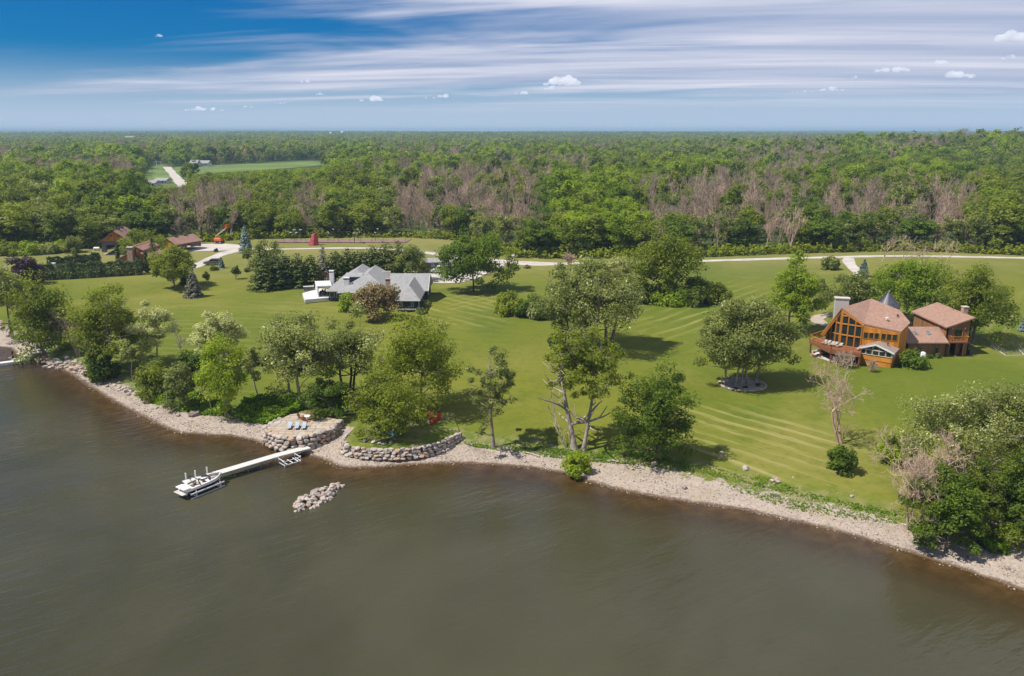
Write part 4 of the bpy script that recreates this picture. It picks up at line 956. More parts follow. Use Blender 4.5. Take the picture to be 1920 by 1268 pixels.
plant('willow', 138, 474, 444, 34, 'broad', 'olive', 'small yellowish weeping tree left of the barn', cb=0.03, nleaf=1500, flat=1.2)
for bx, by, ty, w, lb in [(222, 492, 458, 9, 'narrow dark cypress left of the cottage'), (276, 512, 470, 10, 'narrow cypress in front of the cottage'), (291, 510, 447, 13, 'tallest narrow cypress right of the cottage'), (262, 508, 480, 7, 'shortest narrow cypress in front of the cottage chimney')]:
    plant('cypress', bx, by, ty, w, 'cone', 'cedar', lb, 'tree', 'narrow cypresses round the cottage', col=True, nleaf=900, ls=0.25)
for i, (bx, by, ty, w, c, lb) in enumerate([(20, 478, 454, 60, 'mid', 'leftmost shrub of the row at the woods on the far left'), (58, 477, 450, 54, 'bright', 'second shrub of the row at the woods on the far left'), (92, 475, 448, 40, 'pale', 'pale blossoming shrub of the row at the woods on the far left'), (118, 472, 446, 40, 'bright', 'rightmost shrub of the row at the woods on the far left')]):
    plant('shrub', bx, by, ty, w, 'bush', c, lb, 'shrub', 'shrubs along the left field edge')
def hedge(pa, pb, ty, thick, label, seed, leaf='cedar'):
    a = G(*pa); b = G(*pb); h = htop(a, ty); L = (b - a).length; rg = np.random.default_rng(seed); n = int(L * 260)
    e = empty('hedge', a, math.atan2(b.y - a.y, b.x - a.x), label, 'hedge')
    t = rg.uniform(0, L, n); lump = 1 + 0.08 * np.sin(t * 1.1) + 0.06 * np.sin(t * 2.7 + 1); k = rg.uniform(0, 1, n); side = np.where(k < 0.5, -1.0, np.where(k < 0.7, 1.0, 0.0)); u = rg.uniform(0, 1, n)
    zz_ = np.where(side == 0, 0.93 + 0.1 * rg.uniform(0, 1, n), u); hw = thick / 2 * np.sqrt(np.clip(1.08 - zz_ ** 4, 0.05, 1))
    y = np.where(side == 0, rg.uniform(-1, 1, n) * thick * 0.4, side * hw) * lump + rg.normal(size=n) * 0.12; z = zz_ * h * lump + rg.normal(size=n) * 0.1
    pos = np.stack([t, y, np.maximum(z, 0.02)], 1); nm = np.stack([rg.normal(size=n) * 0.35, side * 0.8 + rg.normal(size=n) * 0.3, np.where(side == 0, 1.0, 0.35)], 1); nm /= np.linalg.norm(nm, axis=1, keepdims=True)
    tint = np.clip(0.35 + 0.3 * np.sin(t * 1.9) * np.sin(t * 0.7) + rg.normal(size=n) * 0.2, 0, 1)
    v, f = quads(pos, nm, 0.26 * rg.uniform(0.6, 1.3, n), rg); link('foliage', mesh_np('hedge_leaves', v, f, LEAF[leaf], {'tint': ('FACE', tint)}), e)
    segs = [(x, 0, -0.1, x + rg.normal() * 0.2, 0, h * 0.7, 0.06, 0.03) for x in np.arange(0.5, L, 1.2)]
    v, f = segmesh('s', segs, M_BARK_D, 4); link('stems', mesh_np('hedge_stems', v, f, M_BARK_D), e)
hedge((76, 525), (268, 514), 498, 3.2, 'long dark clipped hedge in front of the cottage', 5)
hedge((92, 506), (188, 495), 485, 2.6, 'shorter dark hedge behind the long clipped one', 6)
# ragged ground cover above the beach: nobody could count it
def weeds(name, regions, label, leaf, seed, ls=0.16, hh=0.5):
    rg = np.random.default_rng(seed); P = []
    for poly, n in regions:
        W = [G(x, y) for x, y in poly]; xs_ = [p.x for p in W]; ys_ = [p.y for p in W]; k = 0; tries = 0
        while k < n and tries < n * 8:
            tries += 1; x = rg.uniform(min(xs_), max(xs_)); y = rg.uniform(min(ys_), max(ys_))
            if in_poly(x, y, [(p.x, p.y) for p in W]) and hash2(np.array(x), np.array(y), 1.7) > rg.uniform(-1.2, 0.9): P.append((x, y)); k += 1
    P = np.array(P); z = ground(P[:, 0], P[:, 1]); n = len(P)
    lump = 0.35 + 0.65 * np.clip(0.5 + 0.7 * hash2(P[:, 0], P[:, 1], 1.1), 0, 1)
    pos = np.stack([P[:, 0], P[:, 1], z + hh * lump * rg.uniform(0.1, 1, n)], 1)
    nm = rg.normal(size=(n, 3)) * 0.5 + np.array([0, 0, 0.8]); nm /= np.linalg.norm(nm, axis=1, keepdims=True)
    v, f = quads(pos, nm, ls * rg.uniform(0.6, 1.4, n), rg)
    return tag(link(name, mesh_np(name, v, f, LEAF[leaf], {'tint': ('FACE', np.clip(rg.normal(size=n) * 0.22 + 0.3 + 0.4 * lump, 0, 1))})), label, None, None, 'stuff')
weeds('ground_cover', [([(435, 785), (470, 745), (560, 750), (570, 768), (540, 780), (512, 798), (470, 794)], 9000), ([(250, 742), (330, 722), (430, 760), (432, 782), (380, 780), (320, 770)], 4500)], 'lush green undergrowth behind the beach left of the patio', 'weed', 41, 0.2, 1.1)
weeds('bank_weeds', [([(870, 832), (960, 838), (1060, 842), (1180, 850), (1290, 868), (1300, 888), (1180, 872), (1060, 862), (960, 848), (880, 838)], 3000), ([(1290, 870), (1430, 895), (1560, 935), (1700, 962), (1700, 975), (1560, 950), (1430, 915), (1300, 885)], 1500), ([(1340, 900), (1520, 945), (1690, 975), (1690, 985), (1500, 962), (1360, 915)], 900)], 'low weeds along the top of the right beach', 'weed', 42, 0.13, 0.3)
weeds('edge_brush', [([(0, 474), (180, 466), (300, 459), (480, 449), (650, 446), (760, 446), (870, 452), (955, 484), (1060, 487), (1300, 484), (1500, 476), (1700, 471), (1920, 480), (1920, 474), (1700, 466), (1300, 476), (960, 474), (880, 445), (480, 444), (180, 461), (0, 468)], 30000)], 'low brush along the foot of the woods', 'mid', 43, 0.5, 3.2)
# ------------------------------------------------------------------ buildings
def put(mb, name, mat, parent, bevel=0.0, smooth_=False):
    """mesh drawn in world coordinates, hung under its thing"""
    o = mb.build(name, mat, parent, bevel, smooth_)
    if parent is not None:
        r = parent
        o.matrix_parent_inverse = Matrix.Translation(-Vector(r.location)) if r.type == 'EMPTY' else Matrix.Identity(4)
    return o
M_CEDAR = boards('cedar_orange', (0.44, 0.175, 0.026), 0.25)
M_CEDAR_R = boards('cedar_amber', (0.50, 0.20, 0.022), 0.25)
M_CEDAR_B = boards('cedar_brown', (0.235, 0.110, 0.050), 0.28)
M_REDWOOD = boards('deck_redwood', (0.20, 0.075, 0.038), 0.16, var=0.2)
M_ROOF_R = shingle('roof_terracotta', (0.30, 0.180, 0.132))
M_ROOF_T = shingle('roof_tan', (0.26, 0.205, 0.17))
M_ROOF_G = shingle('roof_grey', (0.27, 0.265, 0.26))
M_ROOF_B = shingle('roof_brown', (0.27, 0.155, 0.12))
M_WHITE = plain('white_paint', (0.64, 0.63, 0.62), 0.55, 0.06, 1.0, dirt=0.12)
M_TRIM = plain('cream_trim', (0.52, 0.46, 0.37), 0.6, 0.08, 1.0, dirt=0.15)
M_STONE_L = stonemat('chimney_stone', (0.30, 0.28, 0.26), (0.46, 0.43, 0.40))
M_BRICK = plain('brick_tan', (0.36, 0.24, 0.18), 0.9, 0.3, 3.0, 0.5, 12)
M_SLATE = plain('slate_dark', (0.055, 0.055, 0.07), 0.45, 0.25, 1.5, 0.2, 6)
M_BLUE = boards('siding_blue', (0.030, 0.048, 0.070), 0.2, horizontal=True)
M_GREYW = boards('siding_grey', (0.13, 0.125, 0.145), 0.2, horizontal=True)
M_DARK = plain('dark_interior', (0.008, 0.008, 0.009), 0.8)
M_CONC = plain('concrete_pale', (0.46, 0.42, 0.37), 0.9, 0.15, 0.8, 0.3, 6, dirt=0.3)
M_METAL = plain('galvanised', (0.42, 0.42, 0.42), 0.4, 0.12, 2, metallic=0.7)
M_BLACK = plain('black_rubber', (0.012, 0.012, 0.012), 0.7, 0.2)
M_GLASS = glassmat()
M_GLASS_L = glassmat('sky_glass', (0.10, 0.12, 0.13))
M_RED = plain('red_paint', (0.34, 0.022, 0.018), 0.45, 0.15, 1.2)
def V(*a): return Vector(a)
def wallq(a, b, z0, za, zb, t=0.2):
    """upright wall from a to b (plan), bottom z0, tops za and zb, thickness inwards (left of a->b is inside)"""
    a = V(a[0], a[1], 0); b = V(b[0], b[1], 0); d = (b - a).normalized(); n = V(-d.y, d.x, 0) * t
    f = lambda p, z: (p.x, p.y, z)
    return MB().prism([f(a, z0), f(b, z0), f(b + n, z0), f(a + n, z0)], [f(a, za), f(b, zb), f(b + n, zb), f(a + n, za)])
def window(parent, a, b, u, zc, w, h, frame_mat, glass=None, t=0.07, out=0.05, name='window', cross=False):
    """framed window on the wall a->b (outside on the right hand), centre at distance u along it"""
    a = V(a[0], a[1], 0); b = V(b[0], b[1], 0); d = (b - a).normalized(); n = V(d.y, -d.x, 0)
    c = a + d * u; rz = math.atan2(d.y, d.x)
    m = MB()
    for s in (-1, 1):
        p = c + d * s * (w / 2 - t / 2) + n * out / 2; m.box((p.x, p.y, zc), (t, out + 0.06, h), rz)
        p = c + n * out / 2; m.box((p.x, p.y, zc + s * (h / 2 - t / 2)), (w - 2 * t - 0.004, out + 0.056, t), rz)
    if cross: p = c + n * out / 2; m.box((p.x, p.y, zc), (w - 2 * t - 0.006, out + 0.05, t * 0.7), rz)
    o = put(m, name, frame_mat, parent)
    p = c + n * 0.018; pane = put(MB().box((p.x, p.y, zc), (w - 2 * t + 0.02, 0.02, h - 2 * t + 0.02), rz), 'pane', glass or M_GLASS, o)
    return o
def glass_wall(parent, a, b, z0, za, zb, cols, rows, frame_mat, name='glass_wall', mw=0.17):
    a = V(a[0], a[1], 0); b = V(b[0], b[1], 0); L = (b - a).length; d = (b - a) / L; n = V(d.y, -d.x, 0)
    top = lambda u: za + (zb - za) * u / L
    fr = MB()
    pt = lambda u, z, o=0.0: (a.x + d.x * u + n.x * o, a.y + d.y * u + n.y * o, z)
    for i in range(cols + 1):
        u = min(max(L * i / cols, mw / 2), L - mw / 2); fr.bar(pt(u, z0, 0.03), pt(u, top(u) - 0.05, 0.03), mw, 0.16)
    for r in rows:
        us = [u for u in np.linspace(0, L, 41) if top(u) > r + 0.1]
        if us: fr.bar(pt(us[0], r, 0.034), pt(us[-1], r, 0.034), 0.15, 0.20)
    o = put(fr, name, frame_mat, parent)
    rz = [z0] + list(rows) + [99]
    for i in range(cols):
        u0 = L * i / cols + mw / 2; u1 = L * (i + 1) / cols - mw / 2
        for j in range(len(rz) - 1):
            lo, hi = rz[j], rz[j + 1]
            poly = []
            if max(top(u0), top(u1)) < lo + 0.25: continue
            for k in range(7):
                u = u0 + (u1 - u0) * k / 6
                if top(u) > lo + 0.05: poly.append((u, min(hi, top(u) - 0.08)))
            if len(poly) < 2: continue
            us = [(q[0], lo + 0.04) for q in reversed(poly)]
            ring = poly + [us[0], us[-1]]
            put(MB().prism([pt(u, z, 0.0) for u, z in ring], [pt(u, z, -0.03) for u, z in ring]), 'pane', M_GLASS, o)
    return o
def roofslab(parent, poly, mat, t=0.22, name='roof'): return put(MB().slab(poly, t), name, mat, parent)

# ---- the big orange house at right
def cedar_house():
    zg = 2.3; H = empty('cedar_house', (62, 130, zg), 0, 'orange cedar house with glass gable, terracotta roofs and a dark cone roof', 'house')
    A = V(56.05, 132.2, 10.8); B = V(63.27, 137.35, 11.3); EL = V(59.01, 129.76, 8.6); ER = V(64.27, 127.45, 7.8); R = V(66.9, 130.03, 8.72); K1 = V(66.76, 133.68, 10.01); K2 = V(63.87, 134.67, 10.35)
    K1b = V(66.9, 136.6, 9.6)
    LF = V(53.2, 132.6, 6.1); LB = V(59.5, 142.5, 6.3); RB = V(67.5, 139.0, 7.2)
    roofslab(H, [A, EL, B], M_ROOF_R); roofslab(H, [EL, ER, R, K1, B], M_ROOF_R); roofslab(H, [A, B, LB, LF], M_ROOF_R); roofslab(H, [B, K1, RB, LB], M_ROOF_R)
    # gable boards under the prow
    put(MB().bar(A + V(0.1, 0.1, -0.45), EL + V(-0.1, -0.05, -0.42), 0.16, 0.5).bar(A + V(0.05, 0.15, -0.45), LF + V(0.1, 0, -0.3), 0.16, 0.5), 'gable_board', M_CEDAR, H)
    L = (54.5, 133.9); Pm = (56.0, 131.6); GR = (58.7, 129.25); E2 = (64.0, 127.0 + 0.2); R2 = (66.55, 129.9); K = (66.5, 134.0); BK = (62.5, 139.5); BL = (59.0, 140.0)
    dk = 4.5
    glass_wall(H, L, Pm, dk, 6.6, 10.2, 3, [6.3, 8.2], M_CEDAR, mw=0.2); glass_wall(H, Pm, GR, dk, 10.2, 8.35, 3, [6.3, 8.2, 9.6], M_CEDAR, mw=0.22)
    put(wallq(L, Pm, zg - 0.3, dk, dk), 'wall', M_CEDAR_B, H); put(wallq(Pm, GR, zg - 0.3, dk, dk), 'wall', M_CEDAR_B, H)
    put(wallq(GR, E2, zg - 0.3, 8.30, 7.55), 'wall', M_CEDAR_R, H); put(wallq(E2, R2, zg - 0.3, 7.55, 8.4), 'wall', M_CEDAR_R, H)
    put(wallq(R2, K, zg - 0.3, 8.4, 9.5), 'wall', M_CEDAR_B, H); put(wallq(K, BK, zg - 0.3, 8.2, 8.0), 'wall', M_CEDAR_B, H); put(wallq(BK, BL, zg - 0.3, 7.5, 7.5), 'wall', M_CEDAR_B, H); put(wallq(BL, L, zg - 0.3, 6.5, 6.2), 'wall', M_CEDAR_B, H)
    put(MB().prism([(x, y, zg + 0.02) for x, y in (Pm, GR, E2, R2, K, BK, BL, L)], [(x, y, zg + 0.12) for x, y in (Pm, GR, E2, R2, K, BK, BL, L)]), 'floor', M_CONC, H)
    for u in (0.55, 1.4, 2.22, 3.25, 4.1, 4.95): window(H, GR, E2, u, 6.75, 0.78, 1.15, M_CEDAR, cross=False)
    window(H, GR, E2, 0.75, 4.9, 0.8, 0.9, M_CEDAR)
    put(MB().bar(EL + V(0.1, -0.1, -0.32), ER + V(0, -0.05, -0.30), 0.12, 0.22), 'gutter', M_CEDAR_B, H)
    put(MB().box((63.1, 130.4, 9.35), (0.4, 0.4, 0.35)), 'roof_vent', M_WHITE, H, 0.05); put(MB().box((65.4, 131.6, 9.6), (0.25, 0.25, 0.3)), 'roof_vent', M_SLATE, H)
    # cone tower
    put(MB().lathe((66.6, 138.2, zg - 0.2), [(1.75, 0), (1.75, 7.5)], 20), 'tower', M_CEDAR_B, H)
    c = put(MB().lathe((66.6, 138.2, 9.7), [(2.15, 0), (2.15, 0.08), (1.45, 0.95), (0.72, 1.85), (0.03, 2.72)], 28), 'cone_roof', M_SLATE, H)
    put(MB().lathe((66.6, 138.2, 12.38), [(0.12, 0), (0.09, 0.12), (0.02, 0.3)], 8), 'finial', M_METAL, c)
    for k in range(14):
        a = 2 * math.pi * k / 14; ca, sa = math.cos(a), math.sin(a)
        put(MB().bar((66.6 + 2.14 * ca, 138.2 + 2.14 * sa, 9.82), (66.6 + 0.1 * ca, 138.2 + 0.1 * sa, 12.37), 0.04, 0.05), 'seam', M_SLATE, c)
    # stone chimney
    ch = put(MB().box((57.5, 135.9, 6.9), (2.3, 1.0, 9.4), -0.25), 'chimney', M_STONE_L, H, 0.06)
    put(MB().box((57.5, 135.9, 11.72), (2.55, 1.25, 0.22), -0.25), 'chimney_cap', M_TRIM, ch, 0.03)
    # raised deck on posts
    d = [U(1518, 638, dk), U(1558, 657, dk), U(1614, 664, dk), V(GR[0], GR[1] - 0.05, dk), V(Pm[0] - 0.03, Pm[1] - 0.03, dk), V(L[0] - 0.03, L[1], dk), U(1545, 629, dk)]
    dkp = put(MB().slab(d, 0.12), 'deck', M_REDWOOD, H)
    fz = MB()
    for a, b in zip(d[:2] + [d[6]], d[1:3] + [d[0]]): fz.bar(a + V(0, 0, -0.3), b + V(0, 0, -0.3), 0.1, 0.55)
    put(fz, 'deck_fascia', M_REDWOOD, dkp)
    for p in (d[0], d[1], d[0].lerp(d[1], 0.5), d[2], d[1].lerp(d[2], 0.5), d[6]):
        q = p.lerp(V(56, 130, dk), 0.05); put(MB().box((q.x, q.y, (dk - 0.55 + zg - 0.2) / 2), (0.22, 0.22, dk - 0.55 - zg + 0.2)), 'deck_post', M_REDWOOD, dkp)
    for a, b in ((d[6], d[0]), (d[0], d[1]), (d[1], d[2])):
        r = MB().bar(a + V(0, 0, 0.95), b + V(0, 0, 0.95), 0.12, 0.06); n = int((b - a).length / 1.1)
        for i in range(n + 1):
            p = a.lerp(b, i / n); r.bar(p, p + V(0, 0, 0.92), 0.07)
        for z in (0.25, 0.45, 0.65): r.bar(a + V(0, 0, z), b + V(0, 0, z), 0.02)
        put(r, 'railing', M_CEDAR, dkp)
    # screened porch
    Fc = V(61.9, 124.66, 0); e1 = V(-0.80, 0.60, 0); e2 = V(0.60, 0.80, 0); w1 = 5.1; w2 = 4.2
    c0 = Fc; c1 = Fc + e1 * w1; c2 = c1 + e2 * w2; c3 = Fc + e2 * w2
    fz0, fz1, fz2, fz3 = zg - 0.3, 3.15, 4.05, 4.95
    pw = put(MB().prism([(p.x, p.y, fz1) for p in (c0, c3, c2, c1)], [(p.x, p.y, fz2) for p in (c0, c3, c2, c1)]), 'porch_wall', M_CEDAR_R, H)
    ins = lambda p, k=0.12: p + (((c0 + c2) / 2) - p).normalized() * k
    put(MB().prism([(ins(p).x, ins(p).y, fz0) for p in (c0, c3, c2, c1)], [(ins(p).x, ins(p).y, fz1 - 0.003) for p in (c0, c3, c2, c1)]), 'porch_skirt', M_CEDAR, H)
    for a, b, nn in ((c1, c0, 5), (c0, c3, 4)):
        L_ = (b - a).length; dd = (b - a) / L_; fr = MB()
        for i in range(nn + 1):
            u = min(max(L_ * i / nn, 0.09), L_ - 0.09); p = a + dd * u; fr.bar((p.x, p.y, fz2), (p.x, p.y, fz3), 0.16)
        fr.bar((a.x, a.y, fz3 - 0.04), (b.x, b.y, fz3 - 0.04), 0.18, 0.16); fr.bar((a.x, a.y, fz2 + 0.04), (b.x, b.y, fz2 + 0.04), 0.2, 0.08)
        o = put(fr, 'porch_window', M_TRIM, H)
        for i in range(nn):
            p = a + dd * (L_ * (i + 0.5) / nn); put(MB().box((p.x, p.y, (fz2 + fz3) / 2), (L_ / nn - 0.14, 0.02, fz3 - fz2 - 0.1), math.atan2(dd.y, dd.x)), 'pane', M_GLASS, o)
    for a, b in ((c3, c2), (c2, c1)): put(wallq((b.x, b.y), (a.x, a.y), fz2, fz3, fz3, 0.1), 'porch_wall', M_CEDAR_R, H)
    m1 = (c0 + c1) / 2; pk = 6.0; ov = 0.35
    ra = m1 - e2 * ov; rb = m1 + e2 * (w2 + ov)
    p0 = c0 - e1 * ov - e2 * ov; p3 = c3 - e1 * ov + e2 * ov; p1 = c1 + e1 * ov - e2 * ov; p2 = c2 + e1 * ov + e2 * ov
    ez = fz3 - 0.02; f = lambda p, z: V(p.x, p.y, z)
    rf = roofslab(H, [f(p0, ez), f(p3, ez), f(rb, pk), f(ra, pk)], M_ROOF_T, 0.12, 'porch_roof'); roofslab(H, [f(ra, pk), f(rb, pk), f(p2, ez), f(p1, ez)], M_ROOF_T, 0.12, 'porch_roof')
    put(MB().bar(f(p0, ez - 0.06) - e2 * 0.06, f(ra, pk - 0.06) - e2 * 0.06, 0.08, 0.24).bar(f(p1, ez - 0.06) - e2 * 0.06, f(ra, pk - 0.06) - e2 * 0.06, 0.08, 0.24), 'bargeboard', M_WHITE, H)
    put(MB().prism([f(c1, fz3 + 0.005), f(c0, fz3 + 0.005), f(m1, pk - 0.14)], [f(c1, fz3 + 0.005) + e2 * 0.1, f(c0, fz3 + 0.005) + e2 * 0.1, f(m1, pk - 0.14) + e2 * 0.1]), 'gable', M_TRIM, H)
    for s in (-0.95, 0.0, 0.95):
        p = m1 + e1 * s - e2 * 0.02; hh = 0.62 if s == 0 else 0.36; g0 = p - e1 * 0.36; g1 = p + e1 * 0.36; zt = fz3 + 0.1
        put(MB().prism([f(g0, zt), f(g1, zt), f(g1, zt + hh * (0.75 if s >= 0 else 1.25) * 0.9), f(g0, zt + hh * (0.75 if s <= 0 else 1.25) * 0.9)], [q - e2 * 0.03 for q in (f(g0, zt), f(g1, zt), f(g1, zt + hh * (0.75 if s >= 0 else 1.25) * 0.9), f(g0, zt + hh * (0.75 if s <= 0 else 1.25) * 0.9))]), 'gable_pane', M_GLASS, H)
    q = m1 - e1 * 1.3 + e2 * 2.0; put(MB().lathe((q.x, q.y, 5.3), [(0.09, 0), (0.09, 0.55), (0.17, 0.58), (0.17, 0.72), (0.05, 0.8)], 8), 'stove_pipe', M_SLATE, H)
    st = MB()
    for i in range(4): p = c3 - e1 * (0.5 + 0.28 * i) - e2 * 0.9; st.box((p.x, p.y, zg + 0.75 - 0.2 * i), (0.3, 1.1, 0.07), math.atan2(e1.y, e1.x))
    put(st, 'steps', M_REDWOOD, H)
    # low link with skylights
    lk = [(67.3, 131.0), (74.1, 131.0), (74.1, 137.6), (67.3, 137.6)]
    for a, b in zip(lk, lk[1:] + lk[:1]): put(wallq(a, b, zg - 0.3, 5.0, 5.0), 'wall', M_CEDAR_B, H)
    rl = roofslab(H, [V(67.0, 130.5, 5.1), V(74.15, 130.5, 5.1), V(74.15, 134.3, 6.95), V(67.0, 134.3, 6.95)], M_ROOF_R); roofslab(H, [V(67.0, 134.3, 6.95), V(74.15, 134.3, 6.95), V(74.15, 138.1, 5.1), V(67.0, 138.1, 5.1)], M_ROOF_R)
    for x in (69.4, 71.6):
        s = put(MB().box((x, 132.75, 6.26), (0.62, 1.05, 0.12), 0, math.atan(1.85 / 3.8)), 'skylight', M_METAL, H); put(MB().box((x, 132.73, 6.33), (0.46, 0.86, 0.03), 0, math.atan(1.85 / 3.8)), 'pane', M_GLASS_L, s)
    window(H, lk[0], lk[1], 5.2, 3.6, 0.55, 1.1, M_CEDAR_B); window(H, lk[0], lk[1], 2.2, 3.6, 0.8, 1.0, M_CEDAR_B)
    # garage wing, tall side to the right, open bay under a balcony
    x0, x1, y0, y1 = 74.2, 78.15, 132.0 - 0.4, 143.4; zl, zr = 7.55, 9.05
    ztop = lambda x: zl + (zr - zl) * (x - x0) / (x1 - x0)
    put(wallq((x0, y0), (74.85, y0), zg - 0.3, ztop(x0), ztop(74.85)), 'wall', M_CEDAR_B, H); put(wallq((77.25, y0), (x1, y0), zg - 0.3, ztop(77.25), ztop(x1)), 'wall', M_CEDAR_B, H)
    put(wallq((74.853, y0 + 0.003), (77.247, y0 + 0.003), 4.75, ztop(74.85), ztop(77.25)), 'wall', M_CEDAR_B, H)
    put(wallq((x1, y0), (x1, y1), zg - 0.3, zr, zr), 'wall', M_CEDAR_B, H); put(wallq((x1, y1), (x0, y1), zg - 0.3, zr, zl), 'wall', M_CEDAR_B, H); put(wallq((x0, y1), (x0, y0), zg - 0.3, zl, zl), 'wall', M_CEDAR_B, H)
    roofslab(H, [V(x0 - 0.4, y0 - 0.35, zl + 0.05), V(x1 + 0.25, y0 - 0.35, zr + 0.25), V(x1 + 0.25, y1 + 0.3, zr + 0.25), V(x0 - 0.4, y1 + 0.3, zl + 0.05)], M_ROOF_R)
    put(MB().box(((x0 + x1) / 2, (y0 + y1) / 2, zg + 0.05), (x1 - x0 - 0.45, y1 - y0 - 0.45, 0.1)), 'garage_floor', M_CONC, H); put(MB().box(((x0 + x1) / 2, (y0 + y1) / 2, 4.85), (x1 - x0 - 0.45, y1 - y0 - 0.45, 0.12)), 'garage_ceiling', M_CEDAR_B, H)
    put(MB().box((76.75, y0 + 0.6, 3.45), (0.85, 0.07, 2.1)), 'side_door', M_CEDAR_B, H)
    put(MB().box((74.85, y0 - 0.02, 3.5), (0.12, 0.26, 2.5)).box((77.25, y0 - 0.02, 3.5), (0.12, 0.26, 2.5)).box((76.05, y0 - 0.02, 4.8), (2.52, 0.26, 0.13)), 'door_frame', M_CEDAR, H)
    s = window(H, (x0, y0), (x1, y0), 1.9, 6.25, 1.5, 1.95, M_CEDAR, name='balcony_door')
    bl = put(MB().box((76.1, y0 - 0.5, 5.05), (2.9, 1.0, 0.18)), 'balcony', M_REDWOOD, H)
    r = MB()
    for a, b in (((74.7, y0 - 0.02), (74.7, y0 - 0.96)), ((74.7, y0 - 0.96), (77.5, y0 - 0.96)), ((77.5, y0 - 0.96), (77.5, y0 - 0.02))):
        a = V(*a, 5.14); b = V(*b, 5.14); r.bar(a + V(0, 0, 0.95), b + V(0, 0, 0.95), 0.09, 0.06); n = max(2, int((b - a).length / 0.22))
        for i in range(n + 1): p = a.lerp(b, i / n); r.bar(p, p + V(0, 0, 0.94), 0.035)
    put(r, 'railing', M_CEDAR, bl)
    for x in (75.0, 77.1): put(MB().box((x, y0 - 0.08, 7.35), (0.14, 0.14, 0.2)), 'wall_lamp', M_TRIM, H)
    ch = put(MB().box((78.6, 135.0, 6.2), (0.85, 0.9, 8.2)), 'chimney', M_BRICK, H, 0.03); put(MB().box((78.6, 135.0, 10.36), (1.0, 1.05, 0.14)), 'chimney_cap', M_TRIM, ch)
    return H
cedar_house()
# ---- grey-roofed house on the lawn
def hip(H, x0, x1, y0, y1, ze, zr, axis, inset0, inset1, mat=None, ov=0.4):
    """hip/gable roof over a rectangle; inset 0 = gable end"""
    mat = mat or M_ROOF_G; x0 -= ov; x1 += ov; y0 -= ov; y1 += ov
    if axis == 'x':
        ym = (y0 + y1) / 2; a = V(x0 + inset0, ym, zr); b = V(x1 - inset1, ym, zr)
        fs = [[V(x0, y0, ze), V(x1, y0, ze), b, a], [V(x1, y1, ze), V(x0, y1, ze), a, b]]
        if inset0: fs.append([V(x0, y1, ze), V(x0, y0, ze), a])
        if inset1: fs.append([V(x1, y0, ze), V(x1, y1, ze), b])
    else:
        xm = (x0 + x1) / 2; a = V(xm, y0 + inset0, zr); b = V(xm, y1 - inset1, zr)
        fs = [[V(x1, y0, ze), V(x1, y1, ze), b, a], [V(x0, y1, ze), V(x0, y0, ze), a, b]]
        if inset0: fs.append([V(x0, y0, ze), V(x1, y0, ze), a])
        if inset1: fs.append([V(x1, y1, ze), V(x0, y1, ze), b])
    for f in fs: roofslab(H, f, mat, 0.16)
def block(H, x0, x1, y0, y1, z0, z1, mat, gable=None, zr=0):
    q = [(x0, y0), (x1, y0), (x1, y1), (x0, y1)]
    for a, b in zip(q, q[1:] + q[:1]): put(wallq(a, b, z0, z1, z1), 'wall', mat, H)
def gable_tri(H, axis, c, a, b, z, zr, mat, th=0.15):
    m = (a + b) / 2
    if axis == 'x': P = [V(c, a, z), V(c, b, z), V(c, m, zr)]; o = V(th, 0, 0)
    else: P = [V(a, c, z), V(b, c, z), V(m, c, zr)]; o = V(0, th, 0)
    put(MB().prism(P, [p + o for p in P]), 'gable', mat, H)
